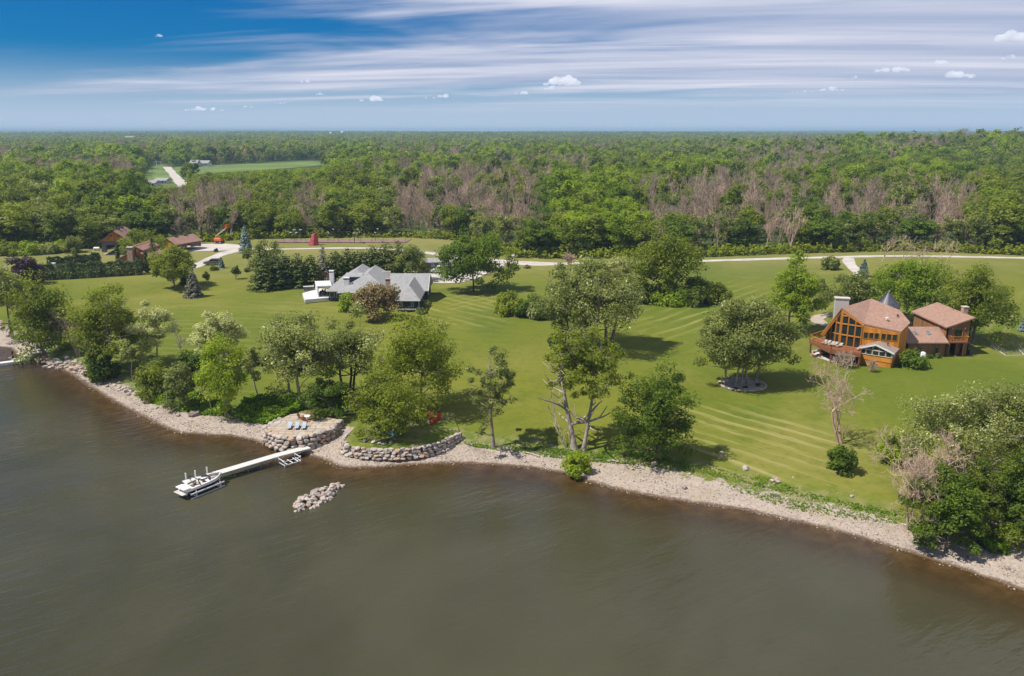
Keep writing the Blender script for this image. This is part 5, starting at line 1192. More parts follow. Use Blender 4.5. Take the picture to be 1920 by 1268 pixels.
def lawn_house():
    zg = 3.0; H = empty('lawn_house', (-32, 178, zg), 0, 'long low house with grey hipped roofs and dark blue walls', 'house')
    # front wing with blue gable wall
    block(H, -24.6, -19.9, 166.2, 177, zg - 0.4, 5.0, M_BLUE); hip(H, -24.6, -19.9, 166.2, 179, 4.95, 7.6, 'y', 3.6, 0.01)
    for u, w in ((1.05, 0.55), (3.3, 0.5)): window(H, (-24.6, 166.2), (-19.9, 166.2), u, 4.05, w, 1.15, M_WHITE, M_GLASS_L if u < 2 else M_GLASS)
    put(MB().box((-22.25, 166.1, zg - 0.05), (4.9, 0.3, 0.25)), 'plinth', M_CONC, H)
    put(MB().box((-24.62, 166.18, 3.9), (0.12, 0.12, 2.1)).box((-19.88, 166.18, 3.9), (0.12, 0.12, 2.1)).box((-22.25, 165.75, 4.88), (5.5, 0.1, 0.16)), 'corner_trim', M_WHITE, H)
    # right block, gable to the right
    block(H, -27.5, -19.2, 176, 185, zg - 0.4, 5.2, M_BLUE); hip(H, -27.5, -19.2, 175.6, 185.4, 5.15, 8.2, 'x', 0.01, 0.01); gable_tri(H, 'x', -19.35, 176, 185, 5.2, 7.9, M_BLUE)
    put(MB().bar((-18.75, 175.2, 5.05), (-18.75, 180.5, 8.1), 0.08, 0.22).bar((-18.75, 185.8, 5.05), (-18.75, 180.5, 8.1), 0.08, 0.22), 'bargeboard', M_WHITE, H)
    window(H, (-19.2, 176), (-19.2, 185), 3.0, 4.2, 1.0, 1.2, M_WHITE)
    # tall middle with ridge running away
    block(H, -38.5, -27.4, 173.8, 188, zg - 0.4, 5.1, M_BLUE); hip(H, -38.5, -27.4, 173.8, 190, 5.05, 8.45, 'y', 6.5, 0.01); gable_tri(H, 'y', 189.6, -38.5, -27.4, 5.1, 8.2, M_BLUE)
    # second ridge behind it, left wing with white eaves
    hip(H, -41.0, -32.0, 182, 193, 5.4, 8.3, 'y', 3.5, 0.01); block(H, -40.6, -32.4, 183, 192.6, zg - 0.4, 5.4, M_BLUE); gable_tri(H, 'y', 192.5, -40.6, -32.4, 5.3, 8.0, M_BLUE)
    block(H, -41.6, -38.4, 177.2, 184.5, zg - 0.4, 4.9, M_BLUE); hip(H, -41.6, -36.5, 177.2, 184.5, 4.9, 6.9, 'x', 2.6, 0.01)
    put(MB().box((-39.6, 176.72, 4.78), (4.8, 0.1, 0.22)).box((-42.05, 180.9, 4.78), (0.1, 8.3, 0.22)), 'eaves_board', M_WHITE, H)
    for u in (0.8, 2.3): window(H, (-41.6, 177.2), (-38.4, 177.2), u, 3.9, 1.1, 1.3, M_WHITE)
    put(MB().box((-36.2, 180.2, 6.9), (3.4, 2.2, 1.5)), 'dormer', M_BLUE, H); roofslab(H, [V(-38.3, 178.8, 7.7), V(-34.2, 178.8, 7.7), V(-34.2, 182, 8.1), V(-38.3, 182, 8.1)], M_ROOF_G, 0.12, 'dormer_roof')
    for (x, y, w, d, z0, z1, m) in ((-42.4, 184.9, 0.95, 0.9, 3, 8.0, M_WHITE), (-37.2, 176.4, 1.15, 1.0, 3, 7.9, M_WHITE), (-27.3, 172.7, 0.95, 0.8, 3, 8.3, M_BRICK)):
        c = put(MB().box((x, y, (z0 + z1) / 2), (w, d, z1 - z0)), 'chimney', m, H, 0.03); put(MB().box((x, y, z1 - 0.28), (w + 0.03, d + 0.03, 0.14)), 'flue_band', M_BLACK, c); put(MB().box((x, y, z1 + 0.05), (w + 0.16, d + 0.16, 0.1)), 'chimney_cap', m, c)
    put(MB().box((-30.5, 188.3, 6.9), (3.0, 0.5, 0.9)), 'roof_vent', M_TRIM, H)
lawn_house()
pat = put(MB().slab([U(567, 550, 3.15), U(572, 562, 3.15), U(641, 556, 3.15), U(634, 545, 3.15), U(600, 541, 3.15)], 0.8), 'terrace_slab', M_WHITE, None); tag(pat, 'white paved terrace with shallow steps at the left end of the house', 'terrace')
def pergola():
    a, b, c, d = U(597, 557, 3.15), U(622, 556, 3.15), U(619, 547, 3.15), U(593, 548, 3.15); ztop = 3.15 + 2.35
    e = empty('pergola', a, 0, 'white flat-roofed pergola over the dining table', 'pergola')
    for p in (a, b, c, d): put(MB().bar(p, (p.x, p.y, ztop), 0.28), 'post', M_WHITE, e)
    P = [V(p.x, p.y, ztop + 0.22) + (p - (a + c) / 2).normalized() * 0.35 * V(1, 1, 0).length / 1.414 for p in (a, b, c, d)]
    put(MB().slab([V(p.x, p.y, ztop + 0.22) for p in P], 0.22), 'canopy', M_WHITE, e)
    for i in range(7):
        p = P[0].lerp(P[1], (i + 0.5) / 7); q = P[3].lerp(P[2], (i + 0.5) / 7); put(MB().bar((p.x, p.y, ztop + 0.26), (q.x, q.y, ztop + 0.26), 0.08, 0.07), 'slat', M_WHITE, e)
    put(MB().bar(V(a.x, a.y, 4.3), V(d.x, d.y, 4.3), 0.06, 2.2), 'side_screen', M_WHITE, e)
    m = (a + c) / 2; t = empty('dining_table', (m.x, m.y, 3.15), 0, 'dark outdoor dining table under the white pergola', 'table')
    put(MB().box((m.x, m.y, 3.9), (1.9, 0.9, 0.06)), 'table_top', M_CEDAR_B, t)
    for sx in (-1, 1):
        for sy in (-1, 1): put(MB().box((m.x + sx * 0.85, m.y + sy * 0.36, 3.51), (0.07, 0.07, 0.72)), 'leg', M_BLACK, t)
    for i, (dx, dy, lb) in enumerate([(-0.6, -0.8, 'front left'), (0.0, -0.8, 'front middle'), (0.6, -0.8, 'front right'), (-0.6, 0.8, 'back left'), (0.0, 0.8, 'back middle'), (0.6, 0.8, 'back right')]):
        k = empty('dining_chair', (m.x + dx, m.y + dy, 3.15), 0, 'dark red dining chair at the %s of the pergola table' % lb, 'chair', 'chairs at the pergola table'); s = 1 if dy > 0 else -1
        put(MB().box((m.x + dx, m.y + dy, 3.6), (0.45, 0.45, 0.05)), 'seat', M_BLACK, k); put(MB().box((m.x + dx, m.y + dy + s * 0.22, 3.88), (0.45, 0.04, 0.5)), 'backrest', M_RED if i % 2 else M_BLACK, k)
        for sx in (-1, 1):
            for sy in (-1, 1): put(MB().box((m.x + dx + sx * 0.2, m.y + dy + sy * 0.2, 3.36), (0.035, 0.035, 0.42)), 'leg', M_BLACK, k)
pergola()
e = empty('outdoor_kitchen', U(580, 543, 3.1), 0, 'low grey outdoor kitchen counter at the end of the white terrace', 'counter'); a = U(570, 545, 3.1); b = U(589, 544, 3.1)
put(MB().bar(a + V(0, 0, 0.45), b + V(0, 0, 0.45), 0.7, 0.9), 'counter_body', M_GREYW, e); put(MB().bar(a + V(-0.1, 0, 0.95), b + V(0, 0, 0.95), 0.85, 0.1), 'counter_top', M_WHITE, e)
for k in (0.2, 0.5, 0.8): p = a.lerp(b, k); put(MB().box((p.x, p.y - 0.37, 3.5), (0.6, 0.03, 0.6)), 'cabinet_door', M_GREYW, e)
sh = empty('wooden_shed', U(611, 531, 3.1), 0, 'small brown wooden hut behind the white terrace', 'hut'); p = sh.location
put(MB().box((p.x, p.y + 0.9, 4.2), (2.1, 1.8, 2.2)), 'body', M_CEDAR_B, sh); put(MB().box((p.x, p.y + 0.9, 5.36), (2.4, 2.1, 0.1)), 'roof', M_CEDAR_B, sh); put(MB().box((p.x - 0.55, p.y - 0.02, 4.0), (0.6, 0.06, 1.7)), 'door', M_DARK, sh); put(MB().box((p.x + 0.5, p.y - 0.02, 4.3), (0.8, 0.05, 0.9)), 'shutter', M_CEDAR, sh)
# ---- grey outbuilding, bird house post
def outbuilding():
    a = U(786, 506, 3.2); b = U(846, 503, 3.2); e = empty('outbuilding', a, 0, 'long low grey outbuilding with small white windows behind the parked pickup', 'building')
    d = (b - a).normalized(); n = V(-d.y, d.x, 0); L = (b - a).length; q = [a, b, b + n * 4, a + n * 4]; hh = 5.1
    for i in range(4): put(wallq(q[i][:2], q[(i + 1) % 4][:2], 2.9, hh, hh), 'wall', M_GREYW, e)
    r0 = [a - n * 0.4 - d * 0.4, b - n * 0.4 + d * 0.4, b + n * 2 + d * 0.4, a + n * 2 - d * 0.4]
    roofslab(e, [V(p.x, p.y, z) for p, z in zip(r0, (hh, hh, 6.0, 6.0))], M_ROOF_G); r1 = [a + n * 2 - d * 0.4, b + n * 2 + d * 0.4, b + n * 4.4 + d * 0.4, a + n * 4.4 - d * 0.4]; roofslab(e, [V(p.x, p.y, z) for p, z in zip(r1, (6.0, 6.0, hh, hh))], M_ROOF_G)
    for u in (1.2, 3.7, 5.8, 7.6): window(e, a[:2], b[:2], u, 4.35, 0.75, 0.9, M_WHITE, M_GLASS_L, t=0.13)
    m1 = (a + n * 2); gable = [V(a.x, a.y, hh), V((a + n * 4).x, (a + n * 4).y, hh), V(m1.x, m1.y, 5.9)]; put(MB().prism(gable, [p + d * 0.1 for p in gable]), 'gable', M_GREYW, e)
outbuilding()
p = U(797, 518, 3.2); e = empty('bird_house_post', p, 0, 'tall white post carrying a white bird house beside the parking pad', 'bird house')
put(MB().bar(p, p + V(0, 0, 4.3), 0.14), 'post', M_WHITE, e); put(MB().box((p.x, p.y, 5.7), (0.55, 0.5, 0.8)), 'nest_box', M_WHITE, e); put(MB().lathe((p.x, p.y, 6.12), [(0.45, 0), (0.05, 0.4)], 4), 'roof', M_WHITE, e); put(MB().lathe((p.x, p.y, 6.5), [(0.06, 0), (0.02, 0.8)], 6), 'spike', M_WHITE, e)

# ---- farm buildings at far left
def barn():
    zg = 4.0; a = U(191, 471, zg); b = U(246, 469.5, zg); e = empty('barn', a, 0, 'brown barn with orange gable and open dark doorway at the wood edge', 'barn')
    d = (b - a).normalized(); n = V(-d.y, d.x, 0); L = (b - a).length; hh = 7.0; D = 12
    f = lambda u, v, z: V(*(a + d * u + n * v)[:2], z)
    o0, o1 = 1.5, 5.2
    for u0, u1, z0 in ((0, o0, zg - 0.4), (o1, L, zg - 0.4), (o0, o1, zg + 1.9)): put(wallq(f(u0, 0.0 if z0 < zg else 0.003, 0)[:2], f(u1, 0.0 if z0 < zg else 0.003, 0)[:2], z0, hh, hh), 'wall', M_GREYW, e)
    for p, q in ((f(L, 0, 0), f(L, D, 0)), (f(L, D, 0), f(0, D, 0)), (f(0, D, 0), f(0, 0, 0))): put(wallq(p[:2], q[:2], zg - 0.4, hh, hh), 'wall', M_GREYW, e)
    pk = 9.9; g = [f(0, 0, hh), f(L, 0, hh), f(L / 2, 0, pk)]; gb = put(MB().prism(g, [p + n * 0.2 for p in g]), 'gable', M_CEDAR, e); g2 = [f(0, D, hh), f(L, D, hh), f(L / 2, D, pk)]; put(MB().prism(g2, [p - n * 0.2 for p in g2]), 'gable', M_CEDAR, e)
    for u in (L / 2 - 1.0, L / 2 + 1.0): p = f(u, -0.03, 8.6); put(MB().box(p, (0.4, 0.08, 0.4), math.atan2(d.y, d.x)), 'vent', M_DARK, gb)
    roofslab(e, [f(-0.6, -0.7, hh - 0.3), f(L / 2, -0.7, pk + 0.15), f(L / 2, D + 0.6, pk + 0.15), f(-0.6, D + 0.6, hh - 0.3)], M_ROOF_B); roofslab(e, [f(L / 2, -0.7, pk + 0.15), f(L + 0.6, -0.7, hh - 0.3), f(L + 0.6, D + 0.6, hh - 0.3), f(L / 2, D + 0.6, pk + 0.15)], M_ROOF_B)
    put(MB().box(f((o0 + o1) / 2, -0.06, zg + 2.05), (o1 - o0 + 0.4, 0.12, 0.5), math.atan2(d.y, d.x)), 'door_track', M_GREYW, e); put(MB().box(f(L / 2 + 2.6, -0.08, zg + 1.15), (2.6, 0.08, 2.3), math.atan2(d.y, d.x)), 'sliding_door', M_GREYW, e)
    for v in (4.5, 8.5): p = f(L / 2, v, pk + 0.35); put(MB().box(p, (0.9, 1.4, 0.5), math.atan2(d.y, d.x)), 'cupola', M_SLATE, e)
barn()
def garages():
    zg = 4.0; a = U(331, 468, zg); b = U(377, 460, zg); c = U(305, 466.5, zg); e = empty('garage_building', a, 0, 'long garage with terracotta roof and a row of grey doors', 'garage')
    d = (b - a).normalized(); n = V(-d.y, d.x, 0); L = (b - a).length; W_ = 6.5; hh = 5.75; pk = 7.5
    f = lambda u, v, z: V(*(a + d * u + n * v)[:2], z)
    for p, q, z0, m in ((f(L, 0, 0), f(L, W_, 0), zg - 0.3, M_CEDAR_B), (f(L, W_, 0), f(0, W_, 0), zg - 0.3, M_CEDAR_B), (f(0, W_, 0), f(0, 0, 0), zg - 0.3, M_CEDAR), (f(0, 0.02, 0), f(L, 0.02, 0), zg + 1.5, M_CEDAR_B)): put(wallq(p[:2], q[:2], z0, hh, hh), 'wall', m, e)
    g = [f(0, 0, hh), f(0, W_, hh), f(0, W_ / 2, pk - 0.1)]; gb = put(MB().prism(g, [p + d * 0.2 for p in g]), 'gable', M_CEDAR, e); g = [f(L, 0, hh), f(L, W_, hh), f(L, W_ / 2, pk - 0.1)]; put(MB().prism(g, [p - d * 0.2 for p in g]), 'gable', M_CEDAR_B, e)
    for v in (W_ / 2 - 0.7, W_ / 2 + 0.7): put(MB().box(f(-0.03, v, hh + 0.7), (0.08, 0.35, 0.35), math.atan2(d.y, d.x)), 'vent', M_DARK, gb)
    put(MB().box(f(-0.04, 1.3, zg + 0.95), (0.08, 0.85, 1.9), math.atan2(d.y, d.x)), 'side_door', M_CEDAR_B, e)
    roofslab(e, [f(-0.5, -0.5, hh - 0.2), f(L + 0.5, -0.5, hh - 0.2), f(L + 0.5, W_ / 2, pk), f(-0.5, W_ / 2, pk)], M_ROOF_B); roofslab(e, [f(-0.5, W_ / 2, pk), f(L + 0.5, W_ / 2, pk), f(L + 0.5, W_ + 0.5, hh - 0.2), f(-0.5, W_ + 0.5, hh - 0.2)], M_ROOF_B)
    for u in (L * 0.32, L * 0.7): put(MB().box(f(u, W_ / 2, pk + 0.2), (1.3, 0.6, 0.4), math.atan2(d.y, d.x)), 'ridge_vent', M_SLATE, e)
    for i in range(5):
        u = L * (i + 0.5) / 5
        if i != 2: put(MB().box(f(u, 0.1, zg + 0.75), (L / 5 - 0.5, 0.08, 1.5), math.atan2(d.y, d.x)), 'garage_door', M_GREYW, e)
    for i in range(6): put(MB().box(f(min(max(L * i / 5, 0.2), L - 0.2), 0.05, zg + 0.75), (0.38, 0.22, 1.5), math.atan2(d.y, d.x)), 'pier', M_CEDAR_B, e)
garages()
def cottage():
    zg = 3.5; a = U(224, 500, zg); e = empty('cottage', a, 0, 'orange timber cottage with broad stone chimney behind the long hedge', 'house'); s = mpp(a)
    X = lambda px: (px - 960) * s
    y0 = a.y; xa, xb, xc, xd = X(225), X(244), X(256), X(288)
    dep = 8
    def shed(x0, x1, za, zb, ya, yb, m=M_CEDAR):
        q = [(x0, ya), (x1, ya), (x1, yb), (x0, yb)]; zt = [za, zb, zb, za]
        for i in range(4): put(wallq(q[i], q[(i + 1) % 4], zg - 0.4, zt[i], zt[(i + 1) % 4]), 'wall', m, e)
        roofslab(e, [V(x0 - 0.3, ya - 0.5, za + 0.1), V(x1 + 0.3, ya - 0.5, zb + 0.1), V(x1 + 0.3, yb + 0.4, zb + 0.1), V(x0 - 0.3, yb + 0.4, za + 0.1)], M_ROOF_B)
    z = lambda py: zg + htop(V(a.x, y0, zg), py)
    shed(xa, xb, z(486), z(474), y0, y0 + dep); shed(xc, X(270), z(461), z(470), y0 + 0.5, y0 + dep + 2); shed(X(270.5), xd, z(474), z(484), y0 - 0.5, y0 + dep)
    shed(xb + 0.1, xc - 0.1, z(478), z(466), y0 + 1.2, y0 + dep)
    c = put(MB().box(((X(244.5) + X(254.5)) / 2, y0 - 0.5, (zg + z(464)) / 2), (X(254.5) - X(244.5), 1.1, z(464) - zg)), 'chimney', M_BRICK, e, 0.04); put(MB().box(((X(244.5) + X(254.5)) / 2, y0 - 0.5, z(464) + 0.1), (X(254.5) - X(244.5) + 0.25, 1.35, 0.2)), 'chimney_cap', M_TRIM, c)
    window(e, (xa, y0), (xb, y0), 1.4, z(491), 1.3, 1.0, M_WHITE, M_GLASS_L); window(e, (X(270.5), y0 - 0.5), (xd, y0 - 0.5), 0.9, z(493), 1.0, 1.6, M_WHITE)
cottage()
# ------------------------------------------------------------------ stones
def rock_mesh(seed, sx=1.0, sy=0.8, sz=0.62, n=16, mat=None):
    rg = np.random.default_rng(seed); bm = bmesh.new()
    for _ in range(n):
        d = rg.normal(size=3); d /= np.linalg.norm(d); d = np.sign(d) * np.abs(d) ** 0.72 * rg.uniform(0.85, 1.08); bm.verts.new((d[0] * sx / 2, d[1] * sy / 2, d[2] * sz / 2))
    r = bmesh.ops.convex_hull(bm, input=bm.verts)
    dead = {g for g in r['geom_interior'] + r['geom_unused'] if isinstance(g, bmesh.types.BMVert)}
    if dead: bmesh.ops.delete(bm, geom=list(dead), context='VERTS')
    bmesh.ops.recalc_face_normals(bm, faces=bm.faces); me = bpy.data.meshes.new('stone'); bm.to_mesh(me); bm.free(); me.materials.append(mat or M_ROCK); return me
ROCKS = [rock_mesh(s) for s in range(8)]; BLOCKS = [rock_mesh(50 + s, 1.0, 0.9, 0.8, 22) for s in range(8)]
RS = random.Random(5)
def stone(parent, loc, size, rz, flat=1.0, pool=None, name='stone'):
    o = bpy.data.objects.new(name, RS.choice(pool or ROCKS)); COL.objects.link(o); o.parent = parent
    L = Vector(parent.location) if parent is not None else Vector()
    o.location = Vector(loc) - L; o.rotation_euler = (RS.uniform(-0.12, 0.12), RS.uniform(-0.12, 0.12), rz); o.scale = (size, size * RS.uniform(0.8, 1.1), size * flat); return o
def resample(P, step):
    out = []; acc = 0.0
    for a, b in zip(P[:-1], P[1:]):
        L = (b - a).length; t = acc
        while t < L: out.append((a.lerp(b, t / L), (b - a).normalized())); t += step
        acc = t - L
    return out
def stone_wall(name, path, ztop, zbot, courses, step, label, batter=0.35, seed=1):
    e = empty(name, (path[0].x, path[0].y, zbot), 0, label, 'stone wall'); hc = (ztop - zbot) / courses
    for c in range(courses):
        z = zbot + hc * (c + 0.5); off = batter * (1 - (c + 0.5) / courses)
        pts = resample(path, step * RS.uniform(0.9, 1.1))
        for i, (p, d) in enumerate(pts):
            n = Vector((d.y, -d.x, 0)); s = step * RS.uniform(1.0, 1.32)
            q = p + d * ((0.5 if c % 2 else 0) + RS.uniform(-0.12, 0.12)) * step + n * (off + RS.uniform(-0.07, 0.07))
            stone(e, (q.x, q.y, z + RS.uniform(-0.05, 0.05)), s, math.atan2(d.y, d.x) + RS.uniform(-0.1, 0.1), hc * 1.5 / s, BLOCKS)
    return e
M_FILL = plain('earth_fill', (0.16, 0.12, 0.085), 0.95, 0.3, 1.5)
# ---- flagstone patio
ZP = 1.95
pat_px = [(545, 777), (562, 775), (600, 781), (637, 787), (622, 801), (592, 812), (566, 818), (541, 820), (520, 816), (505, 809), (501, 801), (515, 791)]
pat_w = [U(x, y, ZP) for x, y in pat_px]
core = empty('stone_patio', (pat_w[0].x, pat_w[0].y, ZP), 0, 'raised patio of pale and orange flagstones beside the dock', 'patio')
put(MB().prism([(p.x, p.y, 0.1) for p in pat_w], [(p.x, p.y, ZP - 0.06) for p in pat_w]), 'core', M_FILL, core)
M_FLAG = stonemat('flagstone', (0.33, 0.275, 0.21), (0.45, 0.39, 0.32), (0.42, 0.28, 0.16))
def clip_poly(poly, clip):
    out = [Vector((p[0], p[1])) for p in poly]
    for i in range(len(clip)):
        a = Vector(clip[i][:2]); b = Vector(clip[(i + 1) % len(clip)][:2]); res = []
        side = lambda p: (b.x - a.x) * (p.y - a.y) - (b.y - a.y) * (p.x - a.x)
        for k in range(len(out)):
            p, q = out[k], out[(k + 1) % len(out)]; sp_, sq = side(p), side(q)
            if sp_ >= 0: res.append(p)
            if (sp_ > 0 > sq) or (sp_ < 0 < sq): res.append(p.lerp(q, sp_ / (sp_ - sq)))
        out = res
        if len(out) < 3: return []
    return out
cw = pat_w[::-1]; area = sum(cw[i].x * cw[(i + 1) % len(cw)].y - cw[(i + 1) % len(cw)].x * cw[i].y for i in range(len(cw)))
if area < 0: cw = cw[::-1]
hullp = [(p.x, p.y) for p in cw]
rgp = np.random.default_rng(8); nx, ny = 10, 9; x0, x1 = min(p.x for p in cw), max(p.x for p in cw); y0, y1 = min(p.y for p in cw), max(p.y for p in cw)
gp = [[(x0 + (x1 - x0) * (i + (0.5 if j % 2 else 0)) / nx + rgp.normal() * 0.13, y0 + (y1 - y0) * j / ny + rgp.normal() * 0.13) for i in range(-1, nx + 2)] for j in range(ny + 1)]
for j in range(ny):
    for i in range(nx + 1):
        cell = [gp[j][i], gp[j][i + 1], gp[j + 1][i + 1], gp[j + 1][i]]; c = (sum(q[0] for q in cell) / 4, sum(q[1] for q in cell) / 4)
        cell = [(c[0] + (q[0] - c[0]) * 0.94, c[1] + (q[1] - c[1]) * 0.94) for q in cell]
        pl_ = clip_poly(cell, hullp)
        if len(pl_) < 3: continue
        dz = rgp.uniform(0, 0.03); put(MB().prism([(q.x, q.y, ZP - 0.1) for q in pl_], [(q.x, q.y, ZP + dz) for q in pl_]), 'flagstone', M_FLAG, core)
stone_wall('patio_wall', [U(x, y, ZP) for x, y in [(640, 786), (622, 802), (592, 813), (566, 819), (541, 821), (519, 817), (503, 810), (499, 801), (513, 790), (528, 783)]][::-1], ZP + 0.1, 0.15, 4, 0.85, 'curved dry stone wall holding up the flagstone patio', 0.5)
# ---- lawn terrace with its curved wall
ZT = 1.6
tw_px = [(668, 806), (652, 816), (645, 828), (652, 838), (670, 842), (700, 845), (740, 846), (775, 843), (805, 838), (830, 830), (848, 821), (862, 814)]
tw = [U(x, y - 3, ZT) for x, y in tw_px]
def terrace():
    V_ = []; F_ = []; pts = [p for p, d in resample(tw, 0.8)] + [tw[-1]]; R_ = 8
    for p in pts:
        back = Vector((p.x * 0.75 + 0.25 * U(760, 815, ZT).x, tw[0].y + 7.0, 0)); back.z = gz(back.x, back.y) - 0.05
        for k in range(R_ + 1):
            t = k / R_; q = p.lerp(back, t); V_.append((q.x, q.y, max(ZT - 0.05 - 0.03 * t, gz(q.x, q.y) + 0.02) if k < R_ else back.z))
    for i in range(len(pts) - 1):
        for k in range(R_): a = i * (R_ + 1) + k; F_.append((a, a + 1, a + R_ + 2, a + R_ + 1))
    n = len(V_); V_ += [(p.x, p.y, 0.0) for p in pts]
    for i in range(len(pts) - 1): F_.append((i * (R_ + 1), (i + 1) * (R_ + 1), n + i + 1, n + i))
    me = mesh_np('lawn_terrace', V_, F_, M_LAND, {'beach': ('POINT', np.full(len(V_), -3.0)), 'shore': ('POINT', np.full(len(V_), 8.0)), 'woods': ('POINT', np.full(len(V_), -50.0))})
    tag(link('lawn_terrace', me), kind='structure')
terrace()
stone_wall('terrace_wall', tw[1:], ZT + 0.12, 0.35, 4, 0.72, 'long curved dry stone wall along the lawn terrace above the beach', 0.5)
for i, (x, y, s) in enumerate([(686, 829, 0.8), (697, 826, 0.7), (708, 832, 0.9), (742, 828, 0.8), (716, 832, 0.7)]):
    pass
e = empty('tree_stones', U(715, 831, ZT), 0, 'ring of pale stones round the foot of the tree on the lawn terrace', 'stones')
for x, y, s in ((684, 828, 0.7), (693, 824, 0.6), (701, 830, 0.8), (711, 833, 0.7), (720, 834, 0.75), (733, 830, 0.7), (740, 825, 0.6)): p = U(x, y, ZT); stone(e, (p.x, p.y, ZT + 0.1), s, RS.uniform(0, 3), 0.8)
# ---- rock jetty
e = empty('rock_jetty', U(595, 932, 0), 0, 'heap of pale boulders standing in the water off the dock', 'rock jetty')
A0, A1 = U(556, 955, 0), U(640, 909, 0); dJ = (A1 - A0); nJ = Vector((-dJ.y, dJ.x, 0)).normalized(); RS.seed(77)
for i in range(150):
    t = RS.uniform(0, 1); hw = 0.5 + 1.0 * math.sin(min(1, t * 1.15 + 0.08) * math.pi) ** 0.7; v = RS.uniform(-1, 1); z = (1 - abs(v) ** 1.3) * (0.35 + 0.5 * math.sin(t * math.pi)) * RS.uniform(0.55, 1.0)
    p = A0 + dJ * t + nJ * v * hw * 1.1; stone(e, (p.x, p.y, z - 0.05), RS.uniform(0.4, 0.82), RS.uniform(0, 6.28), RS.uniform(0.75, 1.1), ROCKS + BLOCKS)
for i in range(16): p = A0 + dJ * RS.uniform(-0.12, 0.1) + nJ * RS.uniform(-0.9, 0.9); stone(e, (p.x, p.y, RS.uniform(-0.2, 0.0)), RS.uniform(0.35, 0.6), RS.uniform(0, 6), 0.7)
# ---- rocks along the left shore, boulders, root
def scatter_rocks(name, label, spots, cat='rocks'):
    e = empty(name, G(*spots[0][:2]), 0, label, cat)
    for x, y, s in spots: p = G(x, y); stone(e, (p.x, p.y, p.z + s * 0.12), s, RS.uniform(0, 6.28), RS.uniform(0.8, 1.1), ROCKS + BLOCKS)
    return e
RS.seed(3); spots = []
for i in range(85):
    t = RS.random(); x = 70 + 130 * t; y = 668 + 42 * t + 5 * math.sin(t * 9) + RS.gauss(0, 5.5); spots.append((x, y, RS.uniform(0.6, 1.35)))
scatter_rocks('shore_rocks', 'tumble of grey and tan rocks along the left shore below the poplars', spots)
spots = [(RS.uniform(0, 72), 0, RS.uniform(0.6, 1.3)) for _ in range(46)]; spots = [(x, 614 + 0.56 * x + RS.gauss(0, 5), s) for x, y, s in spots]
scatter_rocks('cove_rocks', 'line of tan rocks above the little cove at the far left', spots)
spots = [(RS.uniform(200, 335), 0, RS.uniform(0.35, 0.85)) for _ in range(46)]; spots = [(x, 716 + (x - 200) * 0.43 + RS.gauss(0, 6), s) for x, y, s in spots]
scatter_rocks('bank_rocks', 'scattered grey stones at the top of the left beach under the thicket', spots)
p = G(366, 778); o = stone(None, (p.x, p.y, p.z + 0.2), 1.9, 0.3, 0.85, [rock_mesh(91, 1, 0.8, 0.6, 60, stonemat('grey_boulder', (0.17, 0.14, 0.12), (0.25, 0.21, 0.18)))], 'boulder'); tag(o, 'large smooth grey boulder at the top of the beach near the root', 'boulder')
for x, y, s, lb in ((1283, 916, 0.7, 'small dark boulder on the right beach below the dense tree'), (1352, 852, 0.8, 'pale boulder at the foot of the dense dark tree'), (1227, 872, 0.9, 'pale rock in the shade under the dense dark tree'), (1398, 880, 0.9, 'whitish rock on the grassy bank right of the dense tree')):
    p = G(x, y); o = stone(None, (p.x, p.y, p.z + 0.15), s, 0.8, 0.8, BLOCKS, 'boulder'); tag(o, lb, 'boulder')
RS.seed(9)
scatter_rocks('bank_stones', 'cluster of white stones on the weedy bank above the right beach', [(1451, 897, 0.7), (1457, 901, 0.65), (1448, 903, 0.6), (1459, 905, 0.7), (1452, 908, 0.5), (1440, 912, 0.4), (1446, 926, 0.45), (1487, 896, 0.35), (1552, 926, 0.3), (1597, 931, 0.5), (1601, 922, 0.3), (1570, 926, 0.3)])
M_DRIFT = plain('driftwood', (0.42, 0.35, 0.28), 0.9, 0.2, 2)
p = G(316, 772); e = empty('upturned_root', p, 0, 'bleached upturned tree root standing on the left beach', 'driftwood'); rg = np.random.default_rng(4); segs = [(0, 0, 1.2, 0.05, 0, 3.4, 0.10, 0.04)]
for i in range(13):
    a = i * 0.5; L = rg.uniform(0.6, 1.4); segs += [(0, 0, rg.uniform(1.2, 2.0), math.cos(a) * L * 0.6, math.sin(a) * L * 0.6, 0.9, 0.07, 0.05), (math.cos(a) * L * 0.6, math.sin(a) * L * 0.6, 0.9, math.cos(a) * L * 1.1, math.sin(a) * L, -0.1, 0.05, 0.02)]
v, f = segmesh('r', segs, M_DRIFT, 5); link('roots', mesh_np('roots', v, f, M_DRIFT, None, True), e)
for x0, y0, x1, y1, lb in ((446, 790, 464, 786, 'small bleached branch at the beach edge left of the patio'), (1138, 866, 1160, 868, 'bleached log lying under the cottonwoods'), (980, 850, 1012, 858, 'thin driftwood pole on the middle beach'), (1690, 985, 1742, 1000, 'dead branch lying across the right beach')):
    a = G(x0, y0, 0.12); b = G(x1, y1, 0.12); tag(put(MB().tube([a, a.lerp(b, 0.5) + V(0, 0.15, 0.06), b], 0.09, 6), 'driftwood_log', M_DRIFT, None), lb, 'driftwood')
